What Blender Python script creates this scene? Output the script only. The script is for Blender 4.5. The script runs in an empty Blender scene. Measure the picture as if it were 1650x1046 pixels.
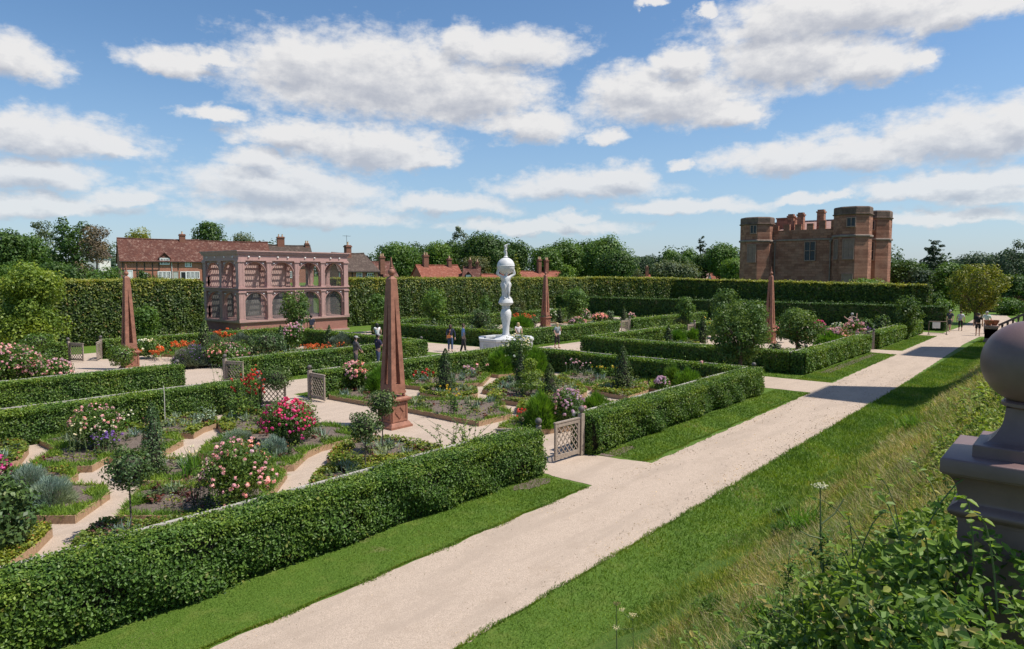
import bpy, math, random
import numpy as np
from mathutils import Vector, Matrix

R = math.radians
scene = bpy.context.scene
COL = scene.collection

# ------------------------------------------------------------------ camera
cam_data = bpy.data.cameras.new("camera")
cam_data.lens = 24.0
cam_data.sensor_width = 36.0
cam_data.clip_start = 0.05
cam_data.clip_end = 3000
cam = bpy.data.objects.new("camera", cam_data)
COL.objects.link(cam)
EYE = Vector((0, 0, 4.8))
VIEW_AZ = R(40.4)
VIEW_PITCH = math.atan(83 / 1100)
cam.location = EYE
cam.rotation_euler = (R(90) - VIEW_PITCH, 0, VIEW_AZ - R(90))
scene.camera = cam

# ------------------------------------------------------------------ sun, sky, exposure
SUN_AZ, SUN_EL = R(-58.0), R(59)
sun_vec = Vector((math.cos(SUN_EL) * math.cos(SUN_AZ), math.cos(SUN_EL) * math.sin(SUN_AZ), math.sin(SUN_EL)))
sl = bpy.data.lights.new("sun", 'SUN')
sl.energy = 4.5
sl.angle = R(0.5)
sl.color = (1.0, 0.95, 0.87)
sun = bpy.data.objects.new("sun", sl)
sun.rotation_euler = sun_vec.to_track_quat('Z', 'Y').to_euler()
sun.location = (40, -40, 80)
COL.objects.link(sun)
vs = scene.view_settings
vs.view_transform = 'Standard'
vs.look = 'None'
vs.exposure = 0.28
vs.gamma = 1.0
vs.use_curve_mapping = False
scene.cycles.max_bounces = 6
scene.cycles.transparent_max_bounces = 12
scene.cycles.use_denoising = True

world = bpy.data.worlds.new("World")
scene.world = world
world.use_nodes = True


class NT:
    """tiny helper for node trees"""
    def __init__(self, tree):
        self.t = tree

    def n(self, typ, **kw):
        nd = self.t.nodes.new(typ)
        for k, v in kw.items():
            setattr(nd, k, v)
        return nd

    def l(self, a, b):
        self.t.links.new(a, b)

    def put(self, sock, v):
        if isinstance(v, bpy.types.NodeSocket):
            self.t.links.new(v, sock)
        else:
            sock.default_value = v

    def math(self, op, a, b=None, c=None, clamp=False):
        nd = self.n('ShaderNodeMath', operation=op)
        nd.use_clamp = clamp
        self.put(nd.inputs[0], a)
        if b is not None:
            self.put(nd.inputs[1], b)
        if c is not None:
            self.put(nd.inputs[2], c)
        return nd.outputs[0]

    def vec(self, op, a, b=None, c=None):
        nd = self.n('ShaderNodeVectorMath', operation=op)
        self.put(nd.inputs[0], a)
        if b is not None:
            self.put(nd.inputs[1], b)
        if c is not None:
            self.put(nd.inputs[2], c)
        return nd.outputs['Value'] if op in ('LENGTH', 'DOT_PRODUCT', 'DISTANCE') else nd.outputs['Vector']

    def noise(self, vec, scale, detail=4, rough=0.55, out=0, dist=0.0):
        nd = self.n('ShaderNodeTexNoise')
        if vec is not None:
            self.l(vec, nd.inputs['Vector'])
        nd.inputs['Scale'].default_value = scale
        nd.inputs['Detail'].default_value = detail
        nd.inputs['Roughness'].default_value = rough
        nd.inputs['Distortion'].default_value = dist
        return nd.outputs[out]

    def ramp(self, fac, stops):
        nd = self.n('ShaderNodeValToRGB')
        el = nd.color_ramp.elements
        while len(el) < len(stops):
            el.new(0.5)
        for e, (p, c) in zip(el, stops):
            e.position = p
            e.color = (c[0], c[1], c[2], 1) if not isinstance(c, (int, float)) else (c, c, c, 1)
        self.l(fac, nd.inputs[0])
        return nd.outputs[0]

    def mix(self, fac, a, b, blend='MIX'):
        nd = self.n('ShaderNodeMix', data_type='RGBA', blend_type=blend)
        self.put(nd.inputs[0], fac)
        for s, v in ((nd.inputs[6], a), (nd.inputs[7], b)):
            if isinstance(v, bpy.types.NodeSocket):
                self.l(v, s)
            else:
                s.default_value = (v[0], v[1], v[2], 1)
        return nd.outputs[2]

    def smooth(self, v, lo, hi):
        nd = self.n('ShaderNodeMapRange', interpolation_type='SMOOTHSTEP')
        self.put(nd.inputs[0], v)
        nd.inputs[1].default_value = lo
        nd.inputs[2].default_value = hi
        return nd.outputs[0]


# clouds of the sky: azimuth, elevation of the centre and half sizes, in degrees
CLOUDS = [
    # big bank left of the middle
    ((51.2, 15.18), 12.5, 4.3), ((56.47, 15.88), 7.0, 2.9), ((43.71, 14.39), 7.5, 3.4), ((38.61, 11.8), 4.5, 2.0),
    ((40.15, 17.62), 6.0, 2.0), ((44.45, 18.03), 3.0, 1.6), ((66.38, 15.19), 3.6, 1.3), ((63.22, 15.48), 2.5, .9),
    ((52.26, 10.14), 7.5, 2.5), ((57.99, 10.81), 5.0, 1.6), ((47.8, 9.3), 3.4, 1.1), ((58.78, 6.78), 9.5, 2.3), ((60.34, 8.5), 4.0, 1.2),
    ((63.34, 11.79), 2.8, .8), ((58.13, 4.65), 10.0, 1.4),
    # left edge
    ((76.06, 13.91), 3.6, 2.0), ((74.4, 9.15), 7.2, 1.9), ((70.19, 8.8), 2.4, 1.0), ((74.85, 6.73), 4.8, 1.4), ((74.94, 4.65), 7.5, 1.3), ((69.73, 5.36), 3.0, 1.0),
    # right of the middle
    ((27.62, 13.62), 8.0, 3.0), ((30.08, 14.65), 4.5, 2.1), ((23.31, 12.22), 3.6, 1.7), ((32.62, 10.89), 1.9, .9),
    ((18.9, 16.04), 8.2, 3.4), ((19.84, 18.24), 5.0, 2.0), ((13.8, 14.83), 5.0, 1.9), ((10.29, 14.89), 1.4, .8), ((14.75, 18.6), 11.0, 2.5), ((7.83, 17.47), 5.0, 1.6), ((26.71, 16.27), 2.6, 1.6),
    ((18.68, 8.72), 6.5, 1.6), ((13.59, 8.82), 6.0, 2.0), ((7.13, 9.51), 7.5, 2.7), ((4.39, 9.8), 4.0, 2.2),
    ((26.56, 8.49), 1.5, .6), ((35.01, 7.11), 7.8, 1.6), ((31.48, 7.8), 3.6, 1.2), ((45.8, 5.61), 6.5, 1.1), ((25.53, 5.45), 6.5, .9),
    ((35.0, 4.6), 2.6, .7), ((38.08, 3.86), 9.0, .8), ((17.71, 5.58), 3.2, .6), ((9.93, 5.95), 5.2, 1.1), ((6.64, 6.37), 5.0, 1.2), ((5.54, 5.25), 4.0, 1.0), ((7.61, 3.89), 7.0, .8), ((15.56, 5.67), 2.0, .5),
    ((25.36, 19.7), 1.2, .6), ((28.71, 20.5), 1.5, .5),
]


def build_world():
    grp = bpy.data.node_groups.new("cloud_density", 'ShaderNodeTree')
    grp.interface.new_socket("P", in_out='INPUT', socket_type='NodeSocketVector')
    grp.interface.new_socket("D", in_out='OUTPUT', socket_type='NodeSocketFloat')
    g = NT(grp)
    gi = g.n('NodeGroupInput')
    go = g.n('NodeGroupOutput')
    p = gi.outputs[0]
    # warp the domain so that outlines billow
    st = g.vec('MULTIPLY', p, (1.0, 1.55, 1.0))
    nz = g.noise(st, 0.22, 6, 0.58, out=1)
    w = g.vec('MULTIPLY', g.vec('SUBTRACT', nz, (.5, .5, .5)), (5.2, 2.3, 0))
    q = g.vec('ADD', p, w)
    nz2 = g.noise(st, 0.75, 6, 0.6, out=1)
    q = g.vec('ADD', q, g.vec('MULTIPLY', g.vec('SUBTRACT', nz2, (.5, .5, .5)), (1.9, 1.0, 0)))
    best = None
    for (az, el), rx, ry in CLOUDS:
        t = g.vec('MULTIPLY', g.vec('SUBTRACT', q, (az, el - ry * .12, 0)), (1 / (rx * 1.10), 1 / (ry * 1.16), 0))
        u = g.vec('ADD', g.vec('MULTIPLY', t, (1, 1.3, 0)), g.vec('MULTIPLY', g.vec('ABSOLUTE', t), (0, -.3, 0)))
        d = g.math('SUBTRACT', 1.0, g.vec('LENGTH', u))
        best = d if best is None else g.math('MAXIMUM', best, d)
    n1 = g.math('SUBTRACT', g.noise(st, 0.55, 8, 0.62), 0.5)
    dd = g.math('ADD', best, g.math('MULTIPLY', n1, 0.95))
    g.l(dd, go.inputs[0])

    t = world.node_tree
    t.nodes.clear()
    k = NT(t)
    out = k.n('ShaderNodeOutputWorld')
    sky = k.n('ShaderNodeTexSky', sky_type='NISHITA')
    sky.sun_disc = False
    sky.sun_elevation = SUN_EL
    sky.sun_rotation = R(90) - SUN_AZ
    sky.altitude = 100
    sky.air_density = 1.0
    sky.dust_density = 0.6
    sky.ozone_density = 2.2
    hsv = k.n('ShaderNodeHueSaturation')
    hsv.inputs['Saturation'].default_value = SKY_SAT
    hsv.inputs['Value'].default_value = 1.0
    k.l(sky.outputs[0], hsv.inputs['Color'])
    tc = k.n('ShaderNodeTexCoord')
    sep = k.n('ShaderNodeSeparateXYZ')
    k.l(tc.outputs['Generated'], sep.inputs[0])
    az = k.math('MULTIPLY', k.math('ARCTAN2', sep.outputs[1], sep.outputs[0]), 180 / math.pi)
    el = k.math('MULTIPLY', k.math('ARCSINE', sep.outputs[2]), 180 / math.pi)
    cmb = k.n('ShaderNodeCombineXYZ')
    k.l(az, cmb.inputs[0])
    k.l(el, cmb.inputs[1])
    cg = []
    for off in ((0, 0, 0), (-.35, 1.0, 0)):
        nd = k.n('ShaderNodeGroup')
        nd.node_tree = grp
        k.l(k.vec('ADD', cmb.outputs[0], off), nd.inputs[0])
        cg.append(nd.outputs[0])
    # some clouds are crisp, others fray into thin veils
    soft = k.noise(k.vec('MULTIPLY', cmb.outputs[0], (.05, .11, 0)), 1.0, 3, .6)
    wisp = k.noise(k.vec('MULTIPLY', cmb.outputs[0], (.16, .55, 0)), 1.0, 9, .72, dist=.8)
    dens = k.math('ADD', cg[0], k.math('MULTIPLY', k.math('SUBTRACT', wisp, .5), k.math('ADD', .15, k.math('MULTIPLY', soft, .7))))
    alpha = k.smooth(dens, -0.06, 0.52)
    alpha = k.math('POWER', alpha, 0.85)
    # low clouds sink into the haze
    alpha = k.math('MULTIPLY', alpha, k.math('ADD', 0.66, k.math('MULTIPLY', k.smooth(el, 0.0, 13.0), 0.30)))
    # edges towards the light are bright, thick bellies are grey
    lit = k.math('SUBTRACT', cg[0], cg[1])
    belly = k.smooth(cg[1], 0.15, 1.05)
    shade = k.math('ADD', k.math('SUBTRACT', 0.93, k.math('MULTIPLY', belly, 0.52)), k.math('MULTIPLY', lit, 0.48))
    shade = k.math('ADD', shade, k.math('MULTIPLY', k.math('SUBTRACT', wisp, .5), .35))
    shade = k.math('MINIMUM', k.math('MAXIMUM', shade, 0.25), 1.02)
    ccol = k.mix(shade, (.44, .48, .58), (1.0, .985, .975))
    bg1 = k.n('ShaderNodeBackground')
    k.l(hsv.outputs[0], bg1.inputs[0])
    bg1.inputs[1].default_value = SKY_STRENGTH
    bg2 = k.n('ShaderNodeBackground')
    k.l(ccol, bg2.inputs[0])
    bg2.inputs[1].default_value = CLOUD_STRENGTH
    # thin veil of haze towards the horizon
    veil = k.math('MULTIPLY', k.smooth(el, 18.0, 0.0), 0.50)
    bg3 = k.n('ShaderNodeBackground')
    bg3.inputs[0].default_value = (.33, .50, .76, 1)
    bg3.inputs[1].default_value = 0.80
    mv = k.n('ShaderNodeMixShader')
    k.l(veil, mv.inputs[0])
    k.l(bg1.outputs[0], mv.inputs[1])
    k.l(bg3.outputs[0], mv.inputs[2])
    fac = alpha
    mx = k.n('ShaderNodeMixShader')
    k.l(fac, mx.inputs[0])
    k.l(mv.outputs[0], mx.inputs[1])
    k.l(bg2.outputs[0], mx.inputs[2])
    k.l(mx.outputs[0], out.inputs[0])


SKY_SAT, SKY_STRENGTH, CLOUD_STRENGTH = 1.16, 0.112, 0.70
build_world()
world.cycles.sampling_method = "MANUAL"
world.cycles.sample_map_resolution = 512

# ------------------------------------------------------------------ helpers
rng = np.random.default_rng(7)
random.seed(11)


class MB:
    """collects polygons; build() links them as ONE mesh object"""
    def __init__(self):
        self.v, self.f, self.m = [], [], []
        self.mi = 0

    def add(self, vs, fs, m=None):
        o = len(self.v)
        self.v.extend([tuple(p) for p in vs])
        mm = self.mi if m is None else m
        for f in fs:
            self.f.append([o + i for i in f])
            self.m.append(mm)
        return self

    def box(self, x0, x1, y0, y1, z0, z1, m=None):
        vs = [(x0, y0, z0), (x1, y0, z0), (x1, y1, z0), (x0, y1, z0), (x0, y0, z1), (x1, y0, z1), (x1, y1, z1), (x0, y1, z1)]
        return self.add(vs, [(0, 3, 2, 1), (4, 5, 6, 7), (0, 1, 5, 4), (1, 2, 6, 5), (2, 3, 7, 6), (3, 0, 4, 7)], m)

    def frustum(self, a, za, b, zb, m=None):
        """square section from half width a at za to b at zb"""
        vs = [(-a, -a, za), (a, -a, za), (a, a, za), (-a, a, za), (-b, -b, zb), (b, -b, zb), (b, b, zb), (-b, b, zb)]
        return self.add(vs, [(0, 3, 2, 1), (4, 5, 6, 7), (0, 1, 5, 4), (1, 2, 6, 5), (2, 3, 7, 6), (3, 0, 4, 7)], m)

    def beam(self, p, q, w, h, up=(0, 0, 1), m=None):
        p, q = Vector(p), Vector(q)
        d = (q - p).normalized()
        s = d.cross(Vector(up))
        if s.length < 1e-4:
            s = d.cross(Vector((1, 0, 0)))
        s.normalize()
        u = s.cross(d)
        s, u = s * w / 2, u * h / 2
        vs = [p - s - u, p + s - u, p + s + u, p - s + u, q - s - u, q + s - u, q + s + u, q - s + u]
        return self.add(vs, [(0, 3, 2, 1), (4, 5, 6, 7), (0, 1, 5, 4), (1, 2, 6, 5), (2, 3, 7, 6), (3, 0, 4, 7)], m)

    def tube(self, pts, rad, n=6, m=None):
        pts = [Vector(p) for p in pts]
        if not hasattr(rad, '__len__'):
            rad = [rad] * len(pts)
        vs, fs = [], []
        for i, p in enumerate(pts):
            d = (pts[min(i + 1, len(pts) - 1)] - pts[max(i - 1, 0)]).normalized()
            a = d.cross(Vector((0.31, 0.2, 1)) if abs(d.z) < .95 else Vector((1, 0.1, 0))).normalized()
            b = d.cross(a)
            for k in range(n):
                t = 2 * math.pi * k / n
                vs.append(p + (a * math.cos(t) + b * math.sin(t)) * rad[i])
        for i in range(len(pts) - 1):
            for k in range(n):
                fs.append((i * n + k, i * n + (k + 1) % n, (i + 1) * n + (k + 1) % n, (i + 1) * n + k))
        fs.append(list(range(n))[::-1])
        fs.append([(len(pts) - 1) * n + k for k in range(n)])
        return self.add(vs, fs, m)

    def lathe(self, prof, n=24, c=(0, 0, 0), m=None, rot=0.0, cap=True):
        vs, fs = [], []
        for r, z in prof:
            for k in range(n):
                t = 2 * math.pi * k / n + rot
                vs.append((c[0] + r * math.cos(t), c[1] + r * math.sin(t), c[2] + z))
        for i in range(len(prof) - 1):
            for k in range(n):
                fs.append((i * n + k, i * n + (k + 1) % n, (i + 1) * n + (k + 1) % n, (i + 1) * n + k))
        if cap:
            fs.append(list(range(n))[::-1])
            fs.append([(len(prof) - 1) * n + k for k in range(n)])
        return self.add(vs, fs, m)

    def sqlathe(self, prof, c=(0, 0, 0), m=None):
        """square section lofted through (half width, z) pairs"""
        vs, fs = [], []
        for a, z in prof:
            vs += [(c[0] - a, c[1] - a, c[2] + z), (c[0] + a, c[1] - a, c[2] + z), (c[0] + a, c[1] + a, c[2] + z), (c[0] - a, c[1] + a, c[2] + z)]
        for i in range(len(prof) - 1):
            for k in range(4):
                fs.append((i * 4 + k, i * 4 + (k + 1) % 4, i * 4 + 4 + (k + 1) % 4, i * 4 + 4 + k))
        n = len(prof) * 4
        fs += [(3, 2, 1, 0), (n - 4, n - 3, n - 2, n - 1)]
        return self.add(vs, fs, m)

    def sphere(self, c, r, n=16, m=None, sz=1.0):
        k = max(6, n // 2)
        prof = [(max(r * math.sin(math.pi * i / k), r * .01), -r * sz * math.cos(math.pi * i / k)) for i in range(k + 1)]
        return self.lathe(prof, n, c, m)

    def prism(self, poly, z0, z1, m=None):
        n = len(poly)
        a = sum(poly[i][0] * poly[(i + 1) % n][1] - poly[(i + 1) % n][0] * poly[i][1] for i in range(n))
        if a < 0:
            poly = poly[::-1]
        vs = [(x, y, z0) for x, y in poly] + [(x, y, z1) for x, y in poly]
        fs = [list(range(n))[::-1], [n + i for i in range(n)]] + [(i, (i + 1) % n, n + (i + 1) % n, n + i) for i in range(n)]
        return self.add(vs, fs, m)

    def plate(self, poly, origin, ux, uz, th, m=None):
        """a 2D outline standing in the plane (ux, uz), thickened along their normal"""
        o, ux, uz = Vector(origin), Vector(ux), Vector(uz)
        nn = ux.cross(uz).normalized() * th / 2
        n = len(poly)
        vs = [o + ux * a + uz * b + nn for a, b in poly] + [o + ux * a + uz * b - nn for a, b in poly]
        fs = [list(range(n)), [n + i for i in range(n)][::-1]] + [((i + 1) % n, i, n + i, n + (i + 1) % n) for i in range(n)]
        return self.add(vs, fs, m)

    def move(self, d=(0, 0, 0), rz=0.0, start=0):
        c, s = math.cos(rz), math.sin(rz)
        for i in range(start, len(self.v)):
            x, y, z = self.v[i]
            self.v[i] = (x * c - y * s + d[0], x * s + y * c + d[1], z + d[2])
        return self

    def build(self, name, mats, parent=None, loc=(0, 0, 0), rz=0.0, smooth=False):
        me = bpy.data.meshes.new(name)
        me.from_pydata(self.v, [], self.f)
        return finish(me, name, mats, self.m, parent, loc, rz, smooth)


def finish(me, name, mats, midx, parent, loc, rz, smooth):
    if not isinstance(mats, (list, tuple)):
        mats = [mats]
    for m in mats:
        me.materials.append(m)
    if midx is not None and len(mats) > 1:
        me.polygons.foreach_set('material_index', np.asarray(midx, dtype=np.int32))
    if smooth:
        me.polygons.foreach_set('use_smooth', np.ones(len(me.polygons), dtype=bool))
        try:
            me.set_sharp_from_angle(angle=R(40))
        except Exception:
            pass
    me.update()
    o = bpy.data.objects.new(name, me)
    COL.objects.link(o)
    o.location = loc
    o.rotation_euler = (0, 0, rz)
    if parent is not None:
        o.parent = parent
    return o


class LEAVES:
    """many small folded leaf faces (numpy), plus ordinary polygons, as ONE mesh object"""
    def __init__(self):
        self.v, self.t, self.mi = [], [], []
        self.mb = MB()

    def leaves(self, p, nrm, size, aspect=0.6, tint=None, m=0, droop=0.12, along=None):
        n = len(p)
        if n == 0:
            return self
        nrm = nrm / (np.linalg.norm(nrm, axis=1, keepdims=True) + 1e-9)
        a = rng.normal(size=(n, 3)) if along is None else along
        t = a - nrm * np.sum(a * nrm, axis=1, keepdims=True)
        t /= np.linalg.norm(t, axis=1, keepdims=True) + 1e-9
        b = np.cross(nrm, t)
        size = np.broadcast_to(np.asarray(size, float), (n,))[:, None]
        h = size * .5
        w = size * aspect * .5
        v = np.empty((n, 4, 3))
        v[:, 0] = p - t * h
        v[:, 1] = p + b * w + nrm * w * .35
        v[:, 2] = p + t * h - nrm * size * droop
        v[:, 3] = p - b * w + nrm * w * .35
        self._add(v, tint, m)
        return self

    def ovate(self, p, nrm, size, aspect=0.62, tint=None, m=0, droop=0.18, along=None):
        """leaves seen close: two quads folded along the midrib"""
        n = len(p)
        nrm = nrm / (np.linalg.norm(nrm, axis=1, keepdims=True) + 1e-9)
        a = rng.normal(size=(n, 3)) if along is None else along
        t = a - nrm * np.sum(a * nrm, axis=1, keepdims=True)
        t /= np.linalg.norm(t, axis=1, keepdims=True) + 1e-9
        b = np.cross(nrm, t)
        s = np.broadcast_to(np.asarray(size, float), (n,))[:, None]
        w = s * aspect * .5
        base, tip = p - t * s * .5, p + t * s * .5 - nrm * s * droop
        v = np.empty((n, 2, 4, 3))
        for k, sg in ((0, 1), (1, -1)):
            l1 = p - t * s * .22 + b * w * .95 * sg + nrm * w * .35
            l2 = p + t * s * .18 + b * w * .80 * sg + nrm * (w * .30 - s * droop * .4)
            v[:, k, 0] = base
            v[:, k, 1], v[:, k, 2], v[:, k, 3] = (l1, l2, tip) if sg < 0 else (tip, l2, l1)
        tt = rng.random(n) if tint is None else np.broadcast_to(np.asarray(tint, float), (n,))
        self._add(v.reshape(-1, 4, 3), np.repeat(tt, 2), m)
        return self

    def blades(self, p, d, length, width, tint=None, m=0, bend=0.25):
        """upright blades: two quads each would be finer, one tapering quad reads as grass"""
        n = len(p)
        if n == 0:
            return self
        d = d / (np.linalg.norm(d, axis=1, keepdims=True) + 1e-9)
        s = np.cross(d, rng.normal(size=(n, 3)))
        s /= np.linalg.norm(s, axis=1, keepdims=True) + 1e-9
        L = np.broadcast_to(np.asarray(length, float), (n,))[:, None]
        wd = np.broadcast_to(np.asarray(width, float), (n,))[:, None]
        lean = np.cross(s, d) * bend * L
        v = np.empty((n, 4, 3))
        v[:, 0] = p - s * wd * .5
        v[:, 1] = p + s * wd * .5
        v[:, 2] = p + d * L + lean + s * wd * .12
        v[:, 3] = p + d * L + lean - s * wd * .12
        self._add(v, tint, m)
        return self

    def _add(self, v, tint, m):
        n = len(v)
        self.v.append(v.reshape(-1, 3))
        self.t.append(rng.random(n) if tint is None else np.broadcast_to(np.asarray(tint, float), (n,)))
        self.mi.append(np.full(n, m, dtype=np.int32))

    def flowers(self, pts, nrm, r, m, petals=7, tint=None):
        """each flower a little dome of petals"""
        n = len(pts)
        rep = np.repeat(pts, petals, axis=0)
        nn = np.repeat(nrm / (np.linalg.norm(nrm, axis=1, keepdims=True) + 1e-9), petals, axis=0)
        off = rng.normal(size=(n * petals, 3))
        off /= np.linalg.norm(off, axis=1, keepdims=True)
        dirn = nn * .7 + off
        dirn /= np.linalg.norm(dirn, axis=1, keepdims=True)
        rr = np.repeat(np.broadcast_to(np.asarray(r, float), (n,)), petals)
        tt = np.repeat(rng.random(n), petals) * .6 + rng.random(n * petals) * .4
        return self.leaves(rep + dirn * rr[:, None] * .55, dirn, rr * 1.15, .95, tt if tint is None else tint, m, 0.05)

    def build(self, name, mats, parent=None, loc=(0, 0, 0), rz=0.0):
        v = np.concatenate(self.v) if self.v else np.zeros((0, 3))
        nq = len(v) // 4
        ev = np.array(self.mb.v, float).reshape(-1, 3)
        nv = len(v) + len(ev)
        loops = [np.arange(len(v), dtype=np.int32)]
        starts = [np.arange(nq, dtype=np.int32) * 4]
        cur = len(v)
        es = []
        for f in self.mb.f:
            loops.append(np.array(f, dtype=np.int32) + len(v))
            es.append(cur)
            cur += len(f)
        starts.append(np.array(es, dtype=np.int32))
        loops, starts = np.concatenate(loops), np.concatenate(starts)
        me = bpy.data.meshes.new(name)
        me.vertices.add(nv)
        me.vertices.foreach_set('co', np.concatenate([v, ev]).astype(np.float32).ravel())
        me.loops.add(len(loops))
        me.loops.foreach_set('vertex_index', loops)
        me.polygons.add(len(starts))
        me.polygons.foreach_set('loop_start', starts)
        at = me.attributes.new('tint', 'FLOAT', 'FACE')
        tv = np.concatenate((self.t if self.t else [np.zeros(0)]) + [np.full(len(self.mb.f), .3)])
        at.data.foreach_set('value', tv.astype(np.float32))
        mi = np.concatenate((self.mi if self.mi else [np.zeros(0, np.int32)]) + [np.array(self.mb.m, dtype=np.int32)])
        me.update(calc_edges=True)
        return finish(me, name, mats, mi, parent, loc, rz, False)


def tag(o, label=None, cat=None, group=None, kind=None):
    if label:
        o['label'] = label
    if cat:
        o['category'] = cat
    if group:
        o['group'] = group
    if kind:
        o['kind'] = kind
    return o


def thing(name, label, cat, loc=(0, 0, 0), rz=0.0, group=None):
    o = bpy.data.objects.new(name, None)
    o.empty_display_size = 0.2
    COL.objects.link(o)
    o.location = loc
    o.rotation_euler = (0, 0, rz)
    return tag(o, label, cat, group)


def copy_tree(o, parent=None):
    c = o.copy()
    COL.objects.link(c)
    c.parent = parent
    for ch in [x for x in bpy.data.objects if x.parent == o]:
        copy_tree(ch, c)
    return c


def bank_z(x, y):
    """height of the ground: flat garden, the terrace bank towards -y, rising land far beyond the garden"""
    t = min(max((4.7 - y) / 4.1, 0.0), 1.0)
    z = 3.15 * (t ** 1.25) if t < 1 else 3.15
    far = min(max((math.hypot(x * .55, y) - 62) / 45, 0.0), 1.0) if y > 30 else 0.0
    return z + 3.0 * far * far * (3 - 2 * far)


def dirs(n):
    d = rng.normal(size=(n, 3))
    return d / np.linalg.norm(d, axis=1, keepdims=True)


# ------------------------------------------------------------------ materials
def new_mat(name):
    m = bpy.data.materials.new(name)
    m.use_nodes = True
    t = NT(m.node_tree)
    b = m.node_tree.nodes['Principled BSDF']
    return m, t, b


def plain(name, col, rough=0.7, var=0.12, scale=6.0, bump=0.15, bscale=40.0, spec=0.4, metal=0.0):
    """a solid stuff with soft patches and a fine grain"""
    m, t, b = new_mat(name)
    tc = t.n('ShaderNodeTexCoord').outputs['Object']
    n1 = t.noise(tc, scale, 5, .6)
    lo = [c * (1 - var) for c in col]
    hi = [min(1, c * (1 + var)) for c in col]
    c = t.ramp(n1, [(.3, lo), (.7, hi)])
    t.l(c, b.inputs['Base Color'])
    b.inputs['Roughness'].default_value = rough
    b.inputs['Specular IOR Level'].default_value = spec
    b.inputs['Metallic'].default_value = metal
    if bump:
        bp = t.n('ShaderNodeBump')
        bp.inputs['Strength'].default_value = bump
        bp.inputs['Distance'].default_value = 0.02
        t.l(t.noise(tc, bscale, 4, .6), bp.inputs['Height'])
        t.l(bp.outputs[0], b.inputs['Normal'])
    return m


def leaf_mat(name, dark, light, rough=0.5, trans=0.28, third=None, tpos=0.88, spec=0.35):
    m, t, b = new_mat(name)
    at = t.n('ShaderNodeAttribute', attribute_name='tint').outputs['Fac']
    stops = [(0.0, dark), (0.8, light)]
    if third:
        stops += [(tpos, light), (min(tpos + .03, 1), third)]
        stops[1] = (tpos - .12, light)
    c = t.ramp(at, stops)
    geo = t.n('ShaderNodeNewGeometry').outputs['Position']
    big = t.noise(geo, 0.9, 3, .6)
    c = t.mix(t.smooth(big, .35, .7), t.mix(1.0, c, (.85, .92, .95), 'MULTIPLY'), t.mix(1.0, c, (1.35, 1.18, .8), 'MULTIPLY'))
    t.l(c, b.inputs['Base Color'])
    b.inputs['Roughness'].default_value = rough
    b.inputs['Specular IOR Level'].default_value = spec
    tr = t.n('ShaderNodeBsdfTranslucent')
    t.l(t.mix(1.0, c, (1.2, 1.25, .55), 'MULTIPLY'), tr.inputs[0])
    mx = t.n('ShaderNodeMixShader')
    mx.inputs[0].default_value = trans
    t.l(b.outputs[0], mx.inputs[1])
    t.l(tr.outputs[0], mx.inputs[2])
    t.l(mx.outputs[0], m.node_tree.nodes['Material Output'].inputs[0])
    return m


def gravel_mat(name, base, dark):
    m, t, b = new_mat(name)
    geo = t.n('ShaderNodeNewGeometry').outputs['Position']
    fine = t.noise(geo, 75, 4, .75)
    mid = t.noise(geo, 1.6, 6, .65)
    wear = t.noise(t.vec('MULTIPLY', geo, (.35, 1.6, 1)), 1.0, 5, .6)
    c = t.mix(t.smooth(fine, .38, .62), [x * .74 for x in base], [min(1, x * 1.15) for x in base])
    c = t.mix(t.math('MULTIPLY', t.smooth(mid, .50, .72), .62), c, dark)
    foot = t.noise(geo, 4.5, 5, .7)
    c = t.mix(t.math('MULTIPLY', t.smooth(foot, .55, .68), .45), c, dark)
    c = t.mix(t.math('MULTIPLY', t.smooth(wear, .45, .66), .7), c, [x * .8 for x in base])
    vo = t.n('ShaderNodeTexVoronoi')
    vo.inputs['Scale'].default_value = 60
    t.l(geo, vo.inputs['Vector'])
    peb = t.smooth(vo.outputs['Distance'], .05, .12)
    rare = t.smooth(t.noise(geo, 9, 2, .5), .60, .66)
    c = t.mix(t.math('MULTIPLY', t.math('SUBTRACT', 1.0, peb), rare), c, (.10, .075, .05))
    t.l(c, b.inputs['Base Color'])
    b.inputs['Roughness'].default_value = .95
    b.inputs['Specular IOR Level'].default_value = .1
    bp = t.n('ShaderNodeBump')
    bp.inputs['Strength'].default_value = .5
    bp.inputs['Distance'].default_value = .02
    t.l(fine, bp.inputs['Height'])
    t.l(bp.outputs[0], b.inputs['Normal'])
    return m


def grass_mat(name):
    m, t, b = new_mat(name)
    geo = t.n('ShaderNodeNewGeometry').outputs['Position']
    fine = t.noise(geo, 30, 4, .75)
    mid = t.noise(geo, 2.2, 5, .65)
    big = t.noise(geo, .45, 4, .6)
    c = t.ramp(fine, [(.28, (.038, .085, .008)), (.5, (.085, .155, .016)), (.72, (.16, .24, .045))])
    c = t.mix(t.math('MULTIPLY', t.smooth(mid, .48, .7), .5), c, (.17, .205, .04))
    bare = t.math('MULTIPLY', t.smooth(big, .60, .68), t.smooth(mid, .46, .6))
    c = t.mix(t.math('MULTIPLY', bare, .55), c, (.20, .16, .085))
    t.l(c, b.inputs['Base Color'])
    b.inputs['Roughness'].default_value = .8
    b.inputs['Specular IOR Level'].default_value = .2
    bp = t.n('ShaderNodeBump')
    bp.inputs['Strength'].default_value = .9
    bp.inputs['Distance'].default_value = .03
    t.l(fine, bp.inputs['Height'])
    t.l(bp.outputs[0], b.inputs['Normal'])
    return m


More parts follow.
